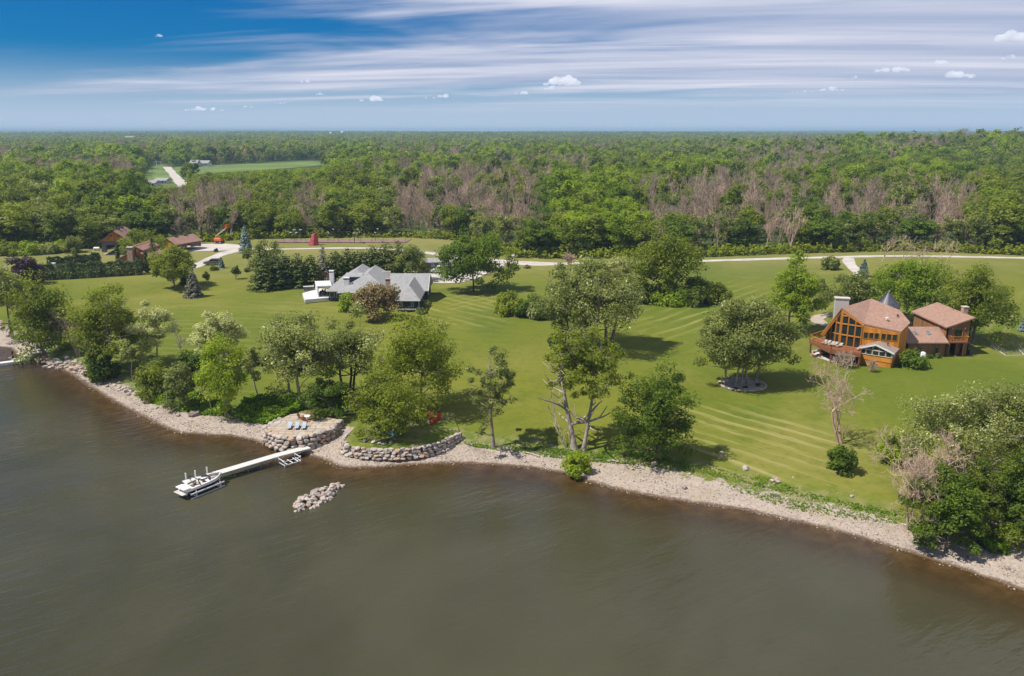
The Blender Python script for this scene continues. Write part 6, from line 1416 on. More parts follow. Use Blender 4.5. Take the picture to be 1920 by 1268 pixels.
# pebbles of the beach
def pebbles():
    rg = np.random.default_rng(17); P = []; n0 = 0
    while len(P) < 11000:
        x = rg.uniform(-82, 47, 40000); y = rg.uniform(58, 136, 40000); sd_ = sdist(x, y); be_ = beach_y(x) - y
        k = (sd_ > -0.5) & (be_ > -1.2) & (rg.uniform(0, 1, 40000) < 0.35 + 0.65 * np.clip(hash2(x, y, 2.3), 0, 1)); P += list(zip(x[k], y[k]))
    P = np.array(P[:11000]); z = ground(P[:, 0], P[:, 1]); base = np.array([(1, 0, 0), (-1, 0, 0), (0, 1, 0), (0, -1, 0), (0, 0, 0.7), (0, 0, -0.7)], float)
    fc = np.array([(0, 2, 4), (2, 1, 4), (1, 3, 4), (3, 0, 4), (2, 0, 5), (1, 2, 5), (3, 1, 5), (0, 3, 5)]); n = len(P); s = 0.06 * rg.lognormal(0, 0.45, n); a = rg.uniform(0, 6.28, n)
    vv = base[None] * s[:, None, None] * rg.uniform(0.6, 1.3, (n, 6, 1)); c, si = np.cos(a)[:, None], np.sin(a)[:, None]
    vv = np.stack([vv[..., 0] * c - vv[..., 1] * si + P[:, :1], vv[..., 0] * si + vv[..., 1] * c + P[:, 1:2], vv[..., 2] + z[:, None] + 0.02], 2)
    t = NT('pebble'); a_ = t.attr('shade'); t.pbsdf(t.mix(a_, (0.19, 0.145, 0.11), (0.46, 0.385, 0.31)), 0.85)
    o = link('beach_pebbles', mesh_np('beach_pebbles', vv.reshape(-1, 3), (fc[None] + (np.arange(n) * 6)[:, None, None]).reshape(-1, 3), t.m, {'shade': ('FACE', np.repeat(rg.uniform(0, 1, n), 8))}))
    tag(o, 'pale pinkish pebbles and cobbles covering the beach', None, None, 'stuff')
pebbles()
# ---- round stone bed
c = G(1392, 727); e = empty('stone_bed', c, 0, 'round mulched bed edged with stones under the five trees', 'garden bed'); m_ = mpp(c); rx_, ry_ = 42 * m_, 3.3
M_MULCH = plain('pale_mulch', (0.30, 0.26, 0.22), 0.95, 0.25, 2)
cy = G(1392, 722); put(MB().prism([(cy.x + rx_ * math.cos(a), cy.y + ry_ * math.sin(a), c.z - 0.2) for a in np.linspace(0, 6.283, 25)[:-1]], [(cy.x + rx_ * math.cos(a), cy.y + ry_ * math.sin(a), c.z + 0.12) for a in np.linspace(0, 6.283, 25)[:-1]]), 'mulch', M_MULCH, e)
for k in range(44): a = 2 * math.pi * k / 44; stone(e, (cy.x + rx_ * math.cos(a), cy.y + ry_ * math.sin(a), c.z + 0.15), RS.uniform(0.5, 0.62), a + 1.57, 0.7, BLOCKS)
for i, (x, y) in enumerate(((1352, 722), (1380, 731), (1398, 729), (1421, 724))): plant('shrub', x, y, y - 7, 9, 'bush', 'dark', ['leftmost', 'second', 'third', 'rightmost'][i] + ' little shrub in the round stone bed', 'shrub', 'little shrubs in the round stone bed', nleaf=220, ncl=10)

# ------------------------------------------------------------------ docks and boats
M_DOCK = boards('dock_boards', (0.56, 0.53, 0.49), 0.14, var=0.08, rough=0.75)
def dock():
    zt = 0.95; a = U(579, 838, 0.75); b = U(345, 905, zt); e = empty('dock', (a.x, a.y, 0), 0, 'long white dock reaching from the beach out to the moored motorboat', 'dock')
    k = U(520, 853, zt); path = [a, k, b]; n = V(-(b - k).y, (b - k).x, 0).normalized(); wd = 1.15
    segs = [(a, k, 4), (k, b, 9)]
    for p, q, cnt_ in segs:
        for i in range(cnt_):
            s, t = p.lerp(q, (i + 0.006) / cnt_), p.lerp(q, (i + 0.994) / cnt_); put(MB().slab([s - n * wd / 2, t - n * wd / 2, t + n * wd / 2, s + n * wd / 2], 0.09), 'deck_panel', M_DOCK, e)
        for sgn in (-1, 1): put(MB().bar(p + n * sgn * (wd / 2 + 0.035) + V(0, 0, -0.1), q + n * sgn * (wd / 2 + 0.035) + V(0, 0, -0.1), 0.06, 0.22), 'side_rail', M_METAL, e)
    for i in range(7):
        p = k.lerp(b, (i + 0.5) / 7)
        for sgn in (-1, 1): q = p + n * sgn * (wd / 2 - 0.05); put(MB().bar((q.x, q.y, -2.2), (q.x, q.y, zt - 0.12), 0.07), 'leg', M_METAL, e)
    sgn = 1 if n.y > 0 else -1
    for t in (0.74, 0.86, 0.955):
        q = k.lerp(b, t) + n * sgn * (wd / 2 + 0.12); put(MB().lathe((q.x, q.y, -1.5), [(0.09, 0), (0.09, 3.2), (0.03, 3.25)], 8), 'mooring_post', M_WHITE, e)
    # little boat-lift frame hung on the side near the shore
    s = -sgn
    f = MB(); p0 = k.lerp(b, 0.02) + n * s * (wd / 2 + 0.1); p1 = a.lerp(k, 0.55) + n * s * (wd / 2 + 0.1); o_ = n * s * 1.5
    for u in (p0, p1, p0 + o_, p1 + o_): f.bar((u.x, u.y, -0.6), (u.x, u.y, 0.95), 0.08)
    for z in (0.25, 0.75): f.bar((p0 + o_).xy.to_3d() + V(0, 0, z), (p1 + o_).xy.to_3d() + V(0, 0, z), 0.07).bar(p0.xy.to_3d() + V(0, 0, z), (p0 + o_).xy.to_3d() + V(0, 0, z), 0.07).bar(p1.xy.to_3d() + V(0, 0, z), (p1 + o_).xy.to_3d() + V(0, 0, z), 0.07)
    e2 = empty('lift_frame', (p0.x, p0.y, 0), 0, 'small white metal lift frame standing beside the dock near the shore', 'boat lift'); put(f, 'frame', M_WHITE, e2)
    for i in range(3): q = (p0 + o_).lerp(p1 + o_, (i + 0.5) / 3); q2 = q - o_; put(MB().bar((q.x, q.y, 0.3), (q2.x, q2.y, 0.3), 0.12, 0.05), 'cross_bar', M_WHITE, e2)
dock()
def boat():
    p0 = U(341, 925, 0.55); p1 = U(411, 892, 0.9); c = (p0 + p1) / 2; d = (p1 - p0).xy.to_3d().normalized(); rz = math.atan2(d.y, d.x)
    e = empty('motorboat', (c.x, c.y, 0.1), rz, 'white and navy motorboat raised on a lift at the end of the dock', 'boat'); e.scale = (0.86, 0.86, 0.86); L = 6.4; B = 2.3
    M_HULLW = plain('gelcoat_white', (0.68, 0.67, 0.64), 0.22, 0.04, 1.0); M_NAVY = plain('gelcoat_navy', (0.010, 0.014, 0.045), 0.2, 0.1, 1.0); M_SEAT = plain('vinyl_cream', (0.55, 0.46, 0.36), 0.5, 0.1, 3)
    st = np.linspace(0, 1, 15)
    def half(t): return B / 2 * (0.90 + 0.10 * math.sin(min(1, t * 2) * math.pi / 2)) * (1 - max(0, (t - 0.55) / 0.45) ** 2.3)
    def sheer(t): return 1.15 + 0.22 * t * t
    def ring(t):
        h = max(half(t), 0.03); x = -L / 2 + 0.6 + (L - 0.6) * t; k = 0.02 + 0.75 * max(0, (t - 0.6) / 0.4) ** 2
        return [(x, 0, k), (x, h * 0.55, k + 0.18 * (1 - k)), (x, h * 0.86, k + 0.33), (x, h * 0.95, 0.78 + 0.1 * t), (x, h, sheer(t))]
    def loft(i0, i1):
        m = MB(); rs = [ring(t) for t in st]
        for s in (1, -1):
            for a, b in zip(rs[:-1], rs[1:]):
                for i in range(i0, i1): q = [a[i], b[i], b[i + 1], a[i + 1]]; m.add([(x, y * s, z) for x, y, z in q], [(0, 1, 2, 3)])
        return m
    low = loft(0, 2); r0 = ring(0); low.add([(x, y, z) for x, y, z in r0] + [(x, -y, z) for x, y, z in r0[::-1]], [tuple(range(10))])
    low.build('hull', M_HULLW, e); loft(2, 3).build('hull_stripe', M_NAVY, e); loft(3, 4).build('topside', M_HULLW, e)
    # deck with open cockpit
    dk = MB()
    def strip(t0, t1, f0, f1, n=6, z=0.0):
        for i in range(n):
            ta, tb = t0 + (t1 - t0) * i / n, t0 + (t1 - t0) * (i + 1) / n
            for s in (1, -1):
                q = [ring(ta)[4], ring(tb)[4]]; dk.add([(q[0][0], q[0][1] * s * f0, q[0][2] + z), (q[1][0], q[1][1] * s * f0, q[1][2] + z), (q[1][0], q[1][1] * s * f1, q[1][2] + z + 0.03), (q[0][0], q[0][1] * s * f1, q[0][2] + z + 0.03)], [(0, 1, 2, 3)])
    strip(0, 1, 1.0, 0.80, 14); strip(0.0, 0.16, 0.80, 0.0, 2); strip(0.52, 0.64, 0.80, 0.22, 2); strip(0.9, 1.0, 0.8, 0.0, 2); dk.build('deck', M_HULLW, e)
    MB().box((-0.2, 0, 0.5), (4.4, 1.9, 0.06)).build('cockpit_floor', M_SEAT, e)
    for x, y, w, l in ((-1.9, 0, 1.7, 0.6), (-1.2, 0.72, 0.45, 0.9), (0.1, 0.5, 0.55, 0.6), (0.1, -0.5, 0.55, 0.6), (1.9, 0.45, 0.4, 1.3), (1.9, -0.45, 0.4, 1.3)):
        s = MB().box((x, y, 0.75), (l, w, 0.45)).build('seat', M_SEAT, e, 0.05); MB().box((x - l / 2 + 0.07, y, 1.08), (0.14, w * 0.95, 0.35)).build('backrest', M_HULLW, s, 0.03)
    MB().box((-2.55, 0, 1.22), (1.0, 2.0, 0.16)).build('sun_pad', M_HULLW, e, 0.05); MB().box((-2.95, 0, 0.62), (0.8, 2.0, 0.12)).build('swim_platform', plain('teak_grey', (0.50, 0.46, 0.41), 0.7), e, 0.03)
    w = MB(); A_ = [(0.75, -1.02, 1.25), (1.35, -0.45, 1.28), (1.35, 0.45, 1.28), (0.75, 1.02, 1.25)]
    for q0, q1 in zip(A_[:-1], A_[1:]): w.add([q0, q1, (q1[0] - 0.25, q1[1] * 0.93, q1[2] + 0.42), (q0[0] - 0.25, q0[1] * 0.93, q0[2] + 0.42)], [(0, 1, 2, 3)])
    w.build('windshield', glassmat('boat_glass', (0.06, 0.07, 0.08)), e)
    MB().tube([(-0.7, 1.12, 1.2), (-1.0, 1.0, 2.1), (-1.25, 0.6, 2.35), (-1.25, -0.6, 2.35), (-1.0, -1.0, 2.1), (-0.7, -1.12, 1.2)], 0.05, 8).build('wake_tower', M_BLACK, e); MB().lathe((0.62, 0.5, 1.05), [(0.17, 0), (0.17, 0.04)], 12).build('steering_wheel', M_BLACK, e)
    MB().box((2.75, 0, 1.36), (0.5, 0.3, 0.02)).build('deck_hatch', M_SLATE, e)
    l = empty('boat_lift', (c.x, c.y, 0), rz, 'white metal boat lift cradling the motorboat', 'boat lift'); l.scale = (0.86, 0.86, 1.0)
    for y in (-1.4, 1.4): MB().bar((-2.4, y, 0.55), (2.6, y, 0.55), 0.1, 0.14).build('side_beam', M_WHITE, l); MB().bar((-2.4, y, 0.05), (2.6, y, 0.05), 0.08).build('lower_beam', M_WHITE, l)
    for x in (-1.6, 2.0):
        for y in (-1.4, 1.4): MB().bar((x, y, -2.5), (x, y, 0.75), 0.12).build('leg', M_WHITE, l)
        MB().bar((x, -1.4, 0.08), (x, 1.4, 0.08), 0.1).build('cross_beam', M_WHITE, l)
boat()
def left_pier():
    z = 0.75; a = U(81, 655, 1.0); b = U(30, 675, z); e = empty('pier', (a.x, a.y, 0), 0, 'pale wooden pier ramp running off the rocks at the far left', 'pier'); n = V(-(b - a).y, (b - a).x, 0).normalized()
    for i in range(5): s, t = a.lerp(b, (i + 0.01) / 5), a.lerp(b, (i + 0.99) / 5); put(MB().slab([s - n * 1.05, t - n * 1.05, t + n * 1.05, s + n * 1.05], 0.12), 'deck_panel', M_CONC, e)
    for t in (0.3, 0.65, 0.95):
        for s in (-1, 1): q = a.lerp(b, t) + n * s * 0.95; put(MB().bar((q.x, q.y, -1.5), (q.x, q.y, 0.72), 0.12), 'leg', M_CEDAR_B, e)
    a2 = U(57, 673, z); b2 = U(-60, 688, z); e = empty('floating_dock', (a2.x, a2.y, 0), 0, 'narrow white floating dock leading off the left edge', 'dock'); n = V(-(b2 - a2).y, (b2 - a2).x, 0).normalized()
    for i in range(4): s, t = a2.lerp(b2, (i + 0.01) / 4), a2.lerp(b2, (i + 0.99) / 4); put(MB().slab([s - n * 0.6, t - n * 0.6, t + n * 0.6, s + n * 0.6], 0.3), 'deck_panel', M_WHITE, e)
    for t in (0.2, 0.6): q = a2.lerp(b2, t); put(MB().bar((q.x, q.y, -1.5), (q.x, q.y, 0.5), 0.15), 'leg', M_METAL, e)
    p = U(25, 672, z); e = empty('mooring_winch', p, 0, 'dark upright winch post on the left pier', 'winch'); put(MB().bar(p, p + V(0, 0, 1.15), 0.22), 'post', M_BLACK, e); put(MB().lathe((p.x, p.y, p.z + 1.15), [(0.2, 0), (0.22, 0.1), (0.08, 0.22)], 8), 'cap', M_BLACK, e); put(MB().bar(p + V(-0.2, 0, 0.1), p + V(-0.75, 0, 0.05), 0.3), 'fender', plain('fender_pink', (0.5, 0.28, 0.27), 0.5), e)
    p = U(38, 671, z); e = empty('dock_bench', p, 0, 'small white bench with dark braces on the left pier', 'bench'); put(MB().box(p + V(0, 0, 0.75), (0.9, 0.4, 0.08)), 'seat', M_WHITE, e); put(MB().bar(p + V(0.3, 0, 0), p + V(0.15, 0, 0.72), 0.08), 'leg', M_BLACK, e); put(MB().bar(p + V(-1.0, 0, 0), p + V(-0.2, 0, 0.72), 0.08), 'brace', M_BLACK, e)
left_pier()
# ------------------------------------------------------------------ seats and small things by the water
def adirondack(p, rz, col, label, group, s=1.0):
    e = empty('garden_chair', p, rz, label, 'chair', group); e.scale = (s, s, s)
    for i in range(5): MB().bar((-0.25 + 0.125 * i, -0.28, 0.36 - 0.02), (-0.25 + 0.125 * i, 0.25, 0.27), 0.1, 0.03).build('seat_slat', col, e)
    for i in range(5): hgt = 0.95 + 0.08 * (2 - abs(i - 2)); MB().bar((-0.25 + 0.125 * i, 0.22, 0.25), (-0.25 * 1.1 + 0.1375 * i, 0.52, hgt), 0.105, 0.025, (0, 1, 0)).build('back_slat', col, e)
    for sx in (-0.36, 0.36):
        MB().bar((sx, -0.36, 0.55), (sx, 0.38, 0.55), 0.14, 0.03).build('armrest', col, e); MB().bar((sx, -0.28, 0), (sx, -0.28, 0.54), 0.09, 0.04).build('leg', col, e); MB().bar((sx * 0.93, -0.3, 0.35), (sx * 0.93, 0.55, 0.02), 0.04, 0.12).build('rear_leg', col, e)
M_CHAIR = plain('chair_red', (0.42, 0.030, 0.020), 0.5, 0.12, 2); M_TEAK = plain('chair_teak', (0.30, 0.115, 0.050), 0.6, 0.2, 3)
for x, y, a, lb in ((787, 786, 0.4, 'red wooden chair behind the fire pit, leftmost'), (804, 787, -0.5, 'red wooden chair right behind the fire pit'), (819, 789, -0.9, 'red wooden chair farthest right of the fire pit'), (813, 797, -2.2, 'red wooden chair nearest the water by the fire pit')): adirondack(G(x, y), a, M_CHAIR, lb, 'red chairs round the fire pit', 1.15)
p = G(793, 792); e = empty('fire_pit', p, 0, 'low ring of pale stones forming a fire pit among red chairs', 'fire pit')
for k in range(18): a = 2 * math.pi * k / 18; stone(e, (p.x + 0.85 * math.cos(a), p.y + 0.85 * math.sin(a), p.z + 0.18), 0.42, a + 1.57, 0.9, BLOCKS)
put(MB().lathe((p.x, p.y, p.z + 0.0), [(0.7, 0), (0.7, 0.1)], 14), 'ash_bed', M_BLACK, e)
pc = U(577, 787, ZP)
for dx, dy, a, lb in ((-0.95, 0.1, 1.35, 'teak chair left of the little patio table'), (0.1, 0.85, -0.1, 'teak chair behind the little patio table'), (0.95, -0.15, -1.6, 'teak chair right of the little patio table'), (-0.15, -0.8, 3.0, 'teak chair in front of the little patio table')): adirondack(pc + V(dx, dy, 0.03), a, M_TEAK, lb, 'teak chairs on the stone patio', 0.85)
e = empty('patio_table', pc, 0, 'small pale round table among the teak chairs on the patio', 'table'); put(MB().lathe((pc.x, pc.y, ZP + 0.5), [(0.45, 0), (0.47, 0.03), (0.45, 0.06)], 14), 'table_top', M_WHITE, e); put(MB().lathe((pc.x, pc.y, ZP + 0.03), [(0.25, 0), (0.06, 0.06), (0.06, 0.47)], 8), 'pedestal', M_METAL, e)
M_SLING = plain('sling_white', (0.34, 0.38, 0.43), 0.6, 0.06); M_CUSH = plain('cushion_grey', (0.30, 0.28, 0.26), 0.8, 0.1); M_AQUA = plain('sling_aqua', (0.10, 0.30, 0.42), 0.6, 0.08)
def lounger(p, rz, mat, label, group, frame=None):
    e = empty('sun_lounger', p, rz, label, 'lounger', group); e.scale = (0.85, 0.85, 0.85); frame = frame or M_BLACK
    MB().box((0, -0.25, 0.33), (0.62, 1.25, 0.06)).build('seat', mat, e, 0.015); MB().bar((0, 0.37, 0.34), (0, 0.95, 0.72), 0.62, 0.06).build('backrest', mat, e)
    for sx in (-0.3, 0.3):
        MB().bar((sx, -0.85, 0.28), (sx, 0.9, 0.28), 0.04).build('side_rail', frame, e)
        for y in (-0.75, 0.6): MB().bar((sx, y, 0), (sx, y, 0.28), 0.045).build('leg', frame, e)
for i, x in enumerate((543, 557, 570)): lounger(U(x, 803, ZP + 0.03), 0.12, M_SLING, ('left', 'middle', 'right')[i] + ' one of three pale loungers on the stone patio', 'pale loungers on the stone patio')
p = U(735, 817, ZT); lounger(p, 0.75, M_AQUA, 'turquoise lounger on the lawn terrace beside the round tree', None, M_WHITE)
for i, (x, y) in enumerate(((1544, 645), (1551, 646), (1558, 648), (1564, 649), (1573, 651))): lounger(U(x, y, 4.5), -1.0, M_CUSH, ORD[i] + ' cushioned lounger from the left on the raised deck', 'loungers on the raised deck', M_METAL)
p = U(1532, 668, 2.3); e = empty('outdoor_sofa', p, 0.6, 'white cushioned sofa under the raised deck', 'sofa')
MB().box((0, 0, 0.3), (2.0, 0.8, 0.3)).build('base', M_REDWOOD, e)
for s in (-0.5, 0.5): MB().box((s, 0, 0.52), (0.95, 0.75, 0.16)).build('cushion', M_WHITE, e, 0.04); MB().box((s, 0.36, 0.78), (0.95, 0.16, 0.45)).build('back_cushion', M_WHITE, e, 0.04)
MB().box((-0.75, 0.1, 0.72), (0.4, 0.15, 0.35)).build('throw_pillow', M_RED, e, 0.04)
put(MB().slab([U(1518, 665, 2.36), U(1556, 677, 2.36), U(1600, 682, 2.36), V(58, 130, 2.36), V(55, 132, 2.36)], 0.2), 'patio_slab', M_CONC, None); tag(bpy.data.objects['patio_slab'], 'pale concrete pad under the raised deck of the orange house', 'patio')
def kayak(p, rz, mat, label, L=3.6, tilt=0.0, z=0.3, w=0.72):
    e = empty('kayak', p, rz, label, 'kayak', 'small boats stored by the trees'); e.rotation_euler = (tilt, 0, rz); n = 13; m = MB()
    rings = []
    for i in range(n):
        t = i / (n - 1) * 2 - 1; h = w / 2 * max(0.02, 1 - abs(t) ** 2.2); up = 0.12 * t * t; rings.append([(t * L / 2, h * math.cos(a), z + up + (0.24 if math.sin(a) < 0 else 0.14) * math.sin(a) * max(0.1, 1 - abs(t) ** 3)) for a in np.linspace(0, 6.283, 11)[:-1]])
    for a, b in zip(rings[:-1], rings[1:]):
        for k in range(10): m.add([a[k], b[k], b[(k + 1) % 10], a[(k + 1) % 10]], [(0, 1, 2, 3)])
    m.build('hull', mat, e, 0, True); MB().lathe((0.1, 0, z + 0.12), [(0.3, 0), (0.33, 0.06), (0.28, 0.05)], 12).build('coaming', M_BLACK, e); MB().box((-0.15, 0, z + 0.2), (0.08, 0.4, 0.25)).build('seat_back', M_BLACK, e)
M_KB = plain('kayak_navy', (0.05, 0.075, 0.17), 0.3, 0.1); M_KL = plain('kayak_blue', (0.28, 0.36, 0.52), 0.35, 0.1); M_KG = plain('kayak_green', (0.22, 0.30, 0.06), 0.4, 0.1)
kayak(G(660, 768), 0.35, M_KL, 'light blue kayak leaning on the stack by the dark tree', tilt=0.6, z=0.75); kayak(G(662, 771), 0.35, M_KB, 'navy kayak in the middle of the stack by the dark tree', tilt=0.5, z=0.35); kayak(G(664, 776), 0.35, M_KG, 'green kayak lying in the grass in front of the navy one', z=0.2)
kayak(G(674, 752), 0.5, M_CHAIR, 'red canoe standing on edge behind the blue kayaks', 4.2, tilt=1.1, z=0.5, w=1.1); kayak(G(668, 756), 0.45, M_CHAIR, 'second red canoe in front of the upright one', 3.8, tilt=0.9, z=0.35, w=1.0)
# things by the big house
p = U(1729, 672, 2.3); e = empty('covered_grill', p, 0, 'white covered grill beside the dark bush at the orange house', 'grill'); put(MB().lathe((p.x, p.y, 2.3), [(0.55, 0), (0.6, 0.5), (0.5, 1.0), (0.25, 1.15)], 10), 'cover', M_WHITE, e, 0, True); put(MB().lathe((p.x - 0.5, p.y - 0.2, 2.3), [(0.35, 0), (0.38, 0.5), (0.2, 0.75)], 10), 'side_cover', M_WHITE, e, 0, True)
for x, y, lb in ((1743, 672, 'left small round shrub below the link windows'), (1757, 671, 'right small round shrub below the link windows')): plant('shrub', x, y, y - 11, 11, 'bush', 'dark', lb, 'shrub', 'two round shrubs by the link', nleaf=500, ncl=12)
p = U(1808, 668, 2.3); e = empty('gas_tank', p, 0, 'white gas tank beside the open garage bay', 'tank'); put(MB().lathe((p.x, p.y, 2.3), [(0.3, 0), (0.36, 0.1), (0.36, 0.7), (0.25, 0.85), (0.1, 0.95)], 12), 'tank_body', M_WHITE, e, 0, True); put(MB().lathe((p.x, p.y, 3.24), [(0.14, 0), (0.14, 0.14)], 8), 'valve_collar', M_METAL, e)
p = U(1818, 667, 2.3); e = empty('rubbish_bin', p, 0, 'dark wheeled bin right of the garage bay', 'bin'); put(MB().prism([(p.x - 0.28, p.y - 0.3, 2.35), (p.x + 0.28, p.y - 0.3, 2.35), (p.x + 0.28, p.y + 0.3, 2.35), (p.x - 0.28, p.y + 0.3, 2.35)], [(p.x - 0.35, p.y - 0.38, 3.35), (p.x + 0.35, p.y - 0.38, 3.35), (p.x + 0.35, p.y + 0.38, 3.35), (p.x - 0.35, p.y + 0.38, 3.35)]), 'bin_body', M_SLATE, e); put(MB().box((p.x, p.y, 3.4), (0.76, 0.82, 0.08)), 'lid', M_SLATE, e)
def garden_bed():
    q = [U(1857, 651, 2.35), U(1886, 669, 2.35), U(1920, 668, 2.35), U(1904, 651, 2.35)]; e = empty('vegetable_bed', q[0], 0, 'fenced vegetable bed on the lawn at the right edge', 'garden bed')
    put(MB().slab([p + V(0, 0, 0.03) for p in (q[0], q[1], q[2], q[3])], 0.2), 'soil', plain('soil', (0.20, 0.13, 0.09), 0.95, 0.3, 3), e)
    for a, b in zip(q, q[1:] + q[:1]):
        put(MB().bar(a + V(0, 0, 0.12), b + V(0, 0, 0.12), 0.18, 0.26), 'edging', M_CONC, e); f = MB().bar(a + V(0, 0, 1.0), b + V(0, 0, 1.0), 0.03); f.bar(a + V(0, 0, 0.6), b + V(0, 0, 0.6), 0.02)
        for i in range(6): p = a.lerp(b, i / 6); f.bar(p, p + V(0, 0, 1.05), 0.05)
        put(f, 'fence', M_METAL, e)
    m = U(1893, 664, 2.45); put(MB().box((m.x + 0.8, m.y + 0.5, 2.42), (2.4, 2.0, 0.08)), 'row_cover', plain('cover_grey', (0.25, 0.23, 0.26), 0.9), e)
garden_bed()
# ------------------------------------------------------------------ vehicles
def wheel(e, x, y, r=0.36, w=0.24):
    o = MB(); n = 16; a = [(x + r * math.cos(t), y - w / 2, r + r * math.sin(t)) for t in np.linspace(0, 6.283, n + 1)[:-1]]; o.prism(a, [(p[0], p[1] + w, p[2]) for p in a]); t_ = o.build('wheel', M_BLACK, e)
    m = MB(); a = [(x + r * 0.6 * math.cos(t), y - w / 2 - 0.012, r + r * 0.6 * math.sin(t)) for t in np.linspace(0, 6.283, n + 1)[:-1]]; m.prism(a, [(p[0], p[1] + w + 0.024, p[2]) for p in a]); m.build('rim', M_METAL, t_)
def vehicle(name, p, rz, paint, label, kind, cat):
    e = empty(name, p, rz, label, cat); L, W_, = (5.7, 1.95) if kind == 'pickup' else ((4.7, 1.85)); cl = 0.34; sh_ = 1.05
    side = [(-L / 2, cl + 0.1), (-L / 2, sh_ - 0.05), (-L / 2 + 0.08, sh_), (L / 2 - 1.35, sh_ + 0.02), (L / 2 - 0.15, sh_ - 0.14), (L / 2, sh_ - 0.3), (L / 2, cl + 0.05), (L / 2 - 0.2, cl), (-L / 2 + 0.15, cl)]
    MB().prism([(x, -W_ / 2, z) for x, z in side], [(x, W_ / 2, z) for x, z in side]).build('body', paint, e, 0.05)
    cab = {'pickup': [(-0.65, 1.0), (-0.6, 1.82), (0.75, 1.84), (1.5, 1.0)], 'suv': [(-L / 2 + 0.1, 1.0), (-L / 2 + 0.3, 1.68), (0.35, 1.7), (1.2, 1.0)], 'sedan': [(-1.6, 0.98), (-0.85, 1.42), (0.35, 1.43), (1.15, 0.98)]}[kind]
    w0, w1 = W_ / 2 - 0.06, W_ / 2 - 0.2; bot = [cab[0], cab[3]]; top = [cab[1], cab[2]]
    P = [(cab[0][0], -w0, cab[0][1]), (cab[3][0], -w0, cab[3][1]), (cab[3][0], w0, cab[3][1]), (cab[0][0], w0, cab[0][1])]; Q = [(cab[1][0], -w1, cab[1][1]), (cab[2][0], -w1, cab[2][1]), (cab[2][0], w1, cab[2][1]), (cab[1][0], w1, cab[1][1])]
    c = MB().prism(P, Q).build('cabin', paint, e, 0.04)
    def inset(face, name):
        m = sum((Vector(f) for f in face), Vector()) / 4; nrm = (Vector(face[1]) - Vector(face[0])).cross(Vector(face[3]) - Vector(face[0])).normalized()
        f = [m + (Vector(q) - m) * 0.80 + nrm * 0.012 for q in face]; b = [q - nrm * 0.03 for q in f]; MB().prism(f, b).build(name, M_GLASS, c)
    inset([P[0], P[1], Q[1], Q[0]], 'side_window'); inset([P[2], P[3], Q[3], Q[2]], 'side_window'); inset([P[1], P[2], Q[2], Q[1]], 'windscreen'); inset([P[3], P[0], Q[0], Q[3]], 'rear_window')
    if kind == 'pickup': MB().box((-L / 2 + 1.1, 0, sh_ + 0.01), (1.9, W_ - 0.3, 0.06)).build('cargo_bed', M_SLATE, e)
    for x in (-L / 2 + 0.95, L / 2 - 0.95):
        for y in (-W_ / 2 + 0.1, W_ / 2 - 0.1): wheel(e, x, y)
    for y in (-0.7, 0.7): MB().box((L / 2 - 0.02, y, 0.78), (0.08, 0.35, 0.16)).build('headlight', M_GLASS_L, e); MB().box((-L / 2 + 0.02, y, 0.85), (0.08, 0.22, 0.25)).build('tail_light', M_RED, e)
    MB().box((L / 2 - 0.02, 0, 0.5), (0.12, W_ - 0.15, 0.2)).build('bumper', M_METAL, e); return e
M_PW = plain('car_white', (0.66, 0.66, 0.66), 0.2, 0.03); M_PB = plain('car_black', (0.010, 0.011, 0.014), 0.15, 0.1); M_PG = plain('car_bronze', (0.10, 0.085, 0.075), 0.25, 0.1)
vehicle('pickup_truck', G(826, 512, 0.1), math.pi + 0.12, M_PW, 'white pickup truck parked in front of the grey outbuilding', 'pickup', 'pickup')
vehicle('parked_car', G(792, 529, 0.1), 0.2, M_PB, 'black car parked at the right end of the grey-roofed house', 'sedan', 'car')
vehicle('parked_car', G(399, 497, 0.1), math.pi + 0.1, M_PG, 'dark brown car parked on the far left driveway', 'suv', 'car')
def boom_lift():
    p = G(411, 457); e = empty('boom_lift', p, -0.15, 'orange boom lift with raised arm by the long garage', 'boom lift'); M_O = plain('lift_orange', (0.62, 0.13, 0.015), 0.45, 0.12); M_CR = plain('boom_cream', (0.55, 0.42, 0.26), 0.5, 0.1)
    MB().box((0, 0, 0.65), (2.5, 2.0, 0.5)).build('chassis', M_SLATE, e); MB().prism([(-1.5, -0.9, 0.95), (1.3, -0.9, 0.95), (1.3, 0.9, 0.95), (-1.5, 0.9, 0.95)], [(-1.3, -0.75, 2.0), (0.8, -0.75, 1.9), (0.8, 0.75, 1.9), (-1.3, 0.75, 2.0)]).build('turret', M_O, e, 0.1)
    for x in (-0.9, 0.9):
        for y in (-1.0, 1.0): wheel(e, x, y, 0.5, 0.35)
    MB().bar((-0.9, 0, 1.9), (-1.0, 0, 2.7), 0.3).build('mast', M_O, e); MB().bar((-1.0, 0, 2.5), (2.6, 0, 5.0), 0.32, 0.36).build('boom', M_CR, e); MB().bar((2.0, 0, 4.6), (3.0, 0, 5.4), 0.22).build('inner_boom', M_CR, e)
    k = MB().box((3.3, 0, 5.35), (0.9, 1.5, 0.1)).build('basket', M_O, e); r = MB()
    for x in (2.87, 3.73):
        for y in (-0.73, 0.73): r.bar((x, y, 5.4), (x, y, 6.4), 0.06)
    for z in (5.9, 6.4): r.bar((2.87, -0.73, z), (2.87, 0.73, z), 0.06).bar((3.73, -0.73, z), (3.73, 0.73, z), 0.06).bar((2.87, -0.73, z), (3.73, -0.73, z), 0.06).bar((2.87, 0.73, z), (3.73, 0.73, z), 0.06)
    r.build('guard_rail', M_O, k); MB().box((3.0, 0, 5.9), (0.25, 0.9, 0.6)).build('control_box', M_O, k)
boom_lift()
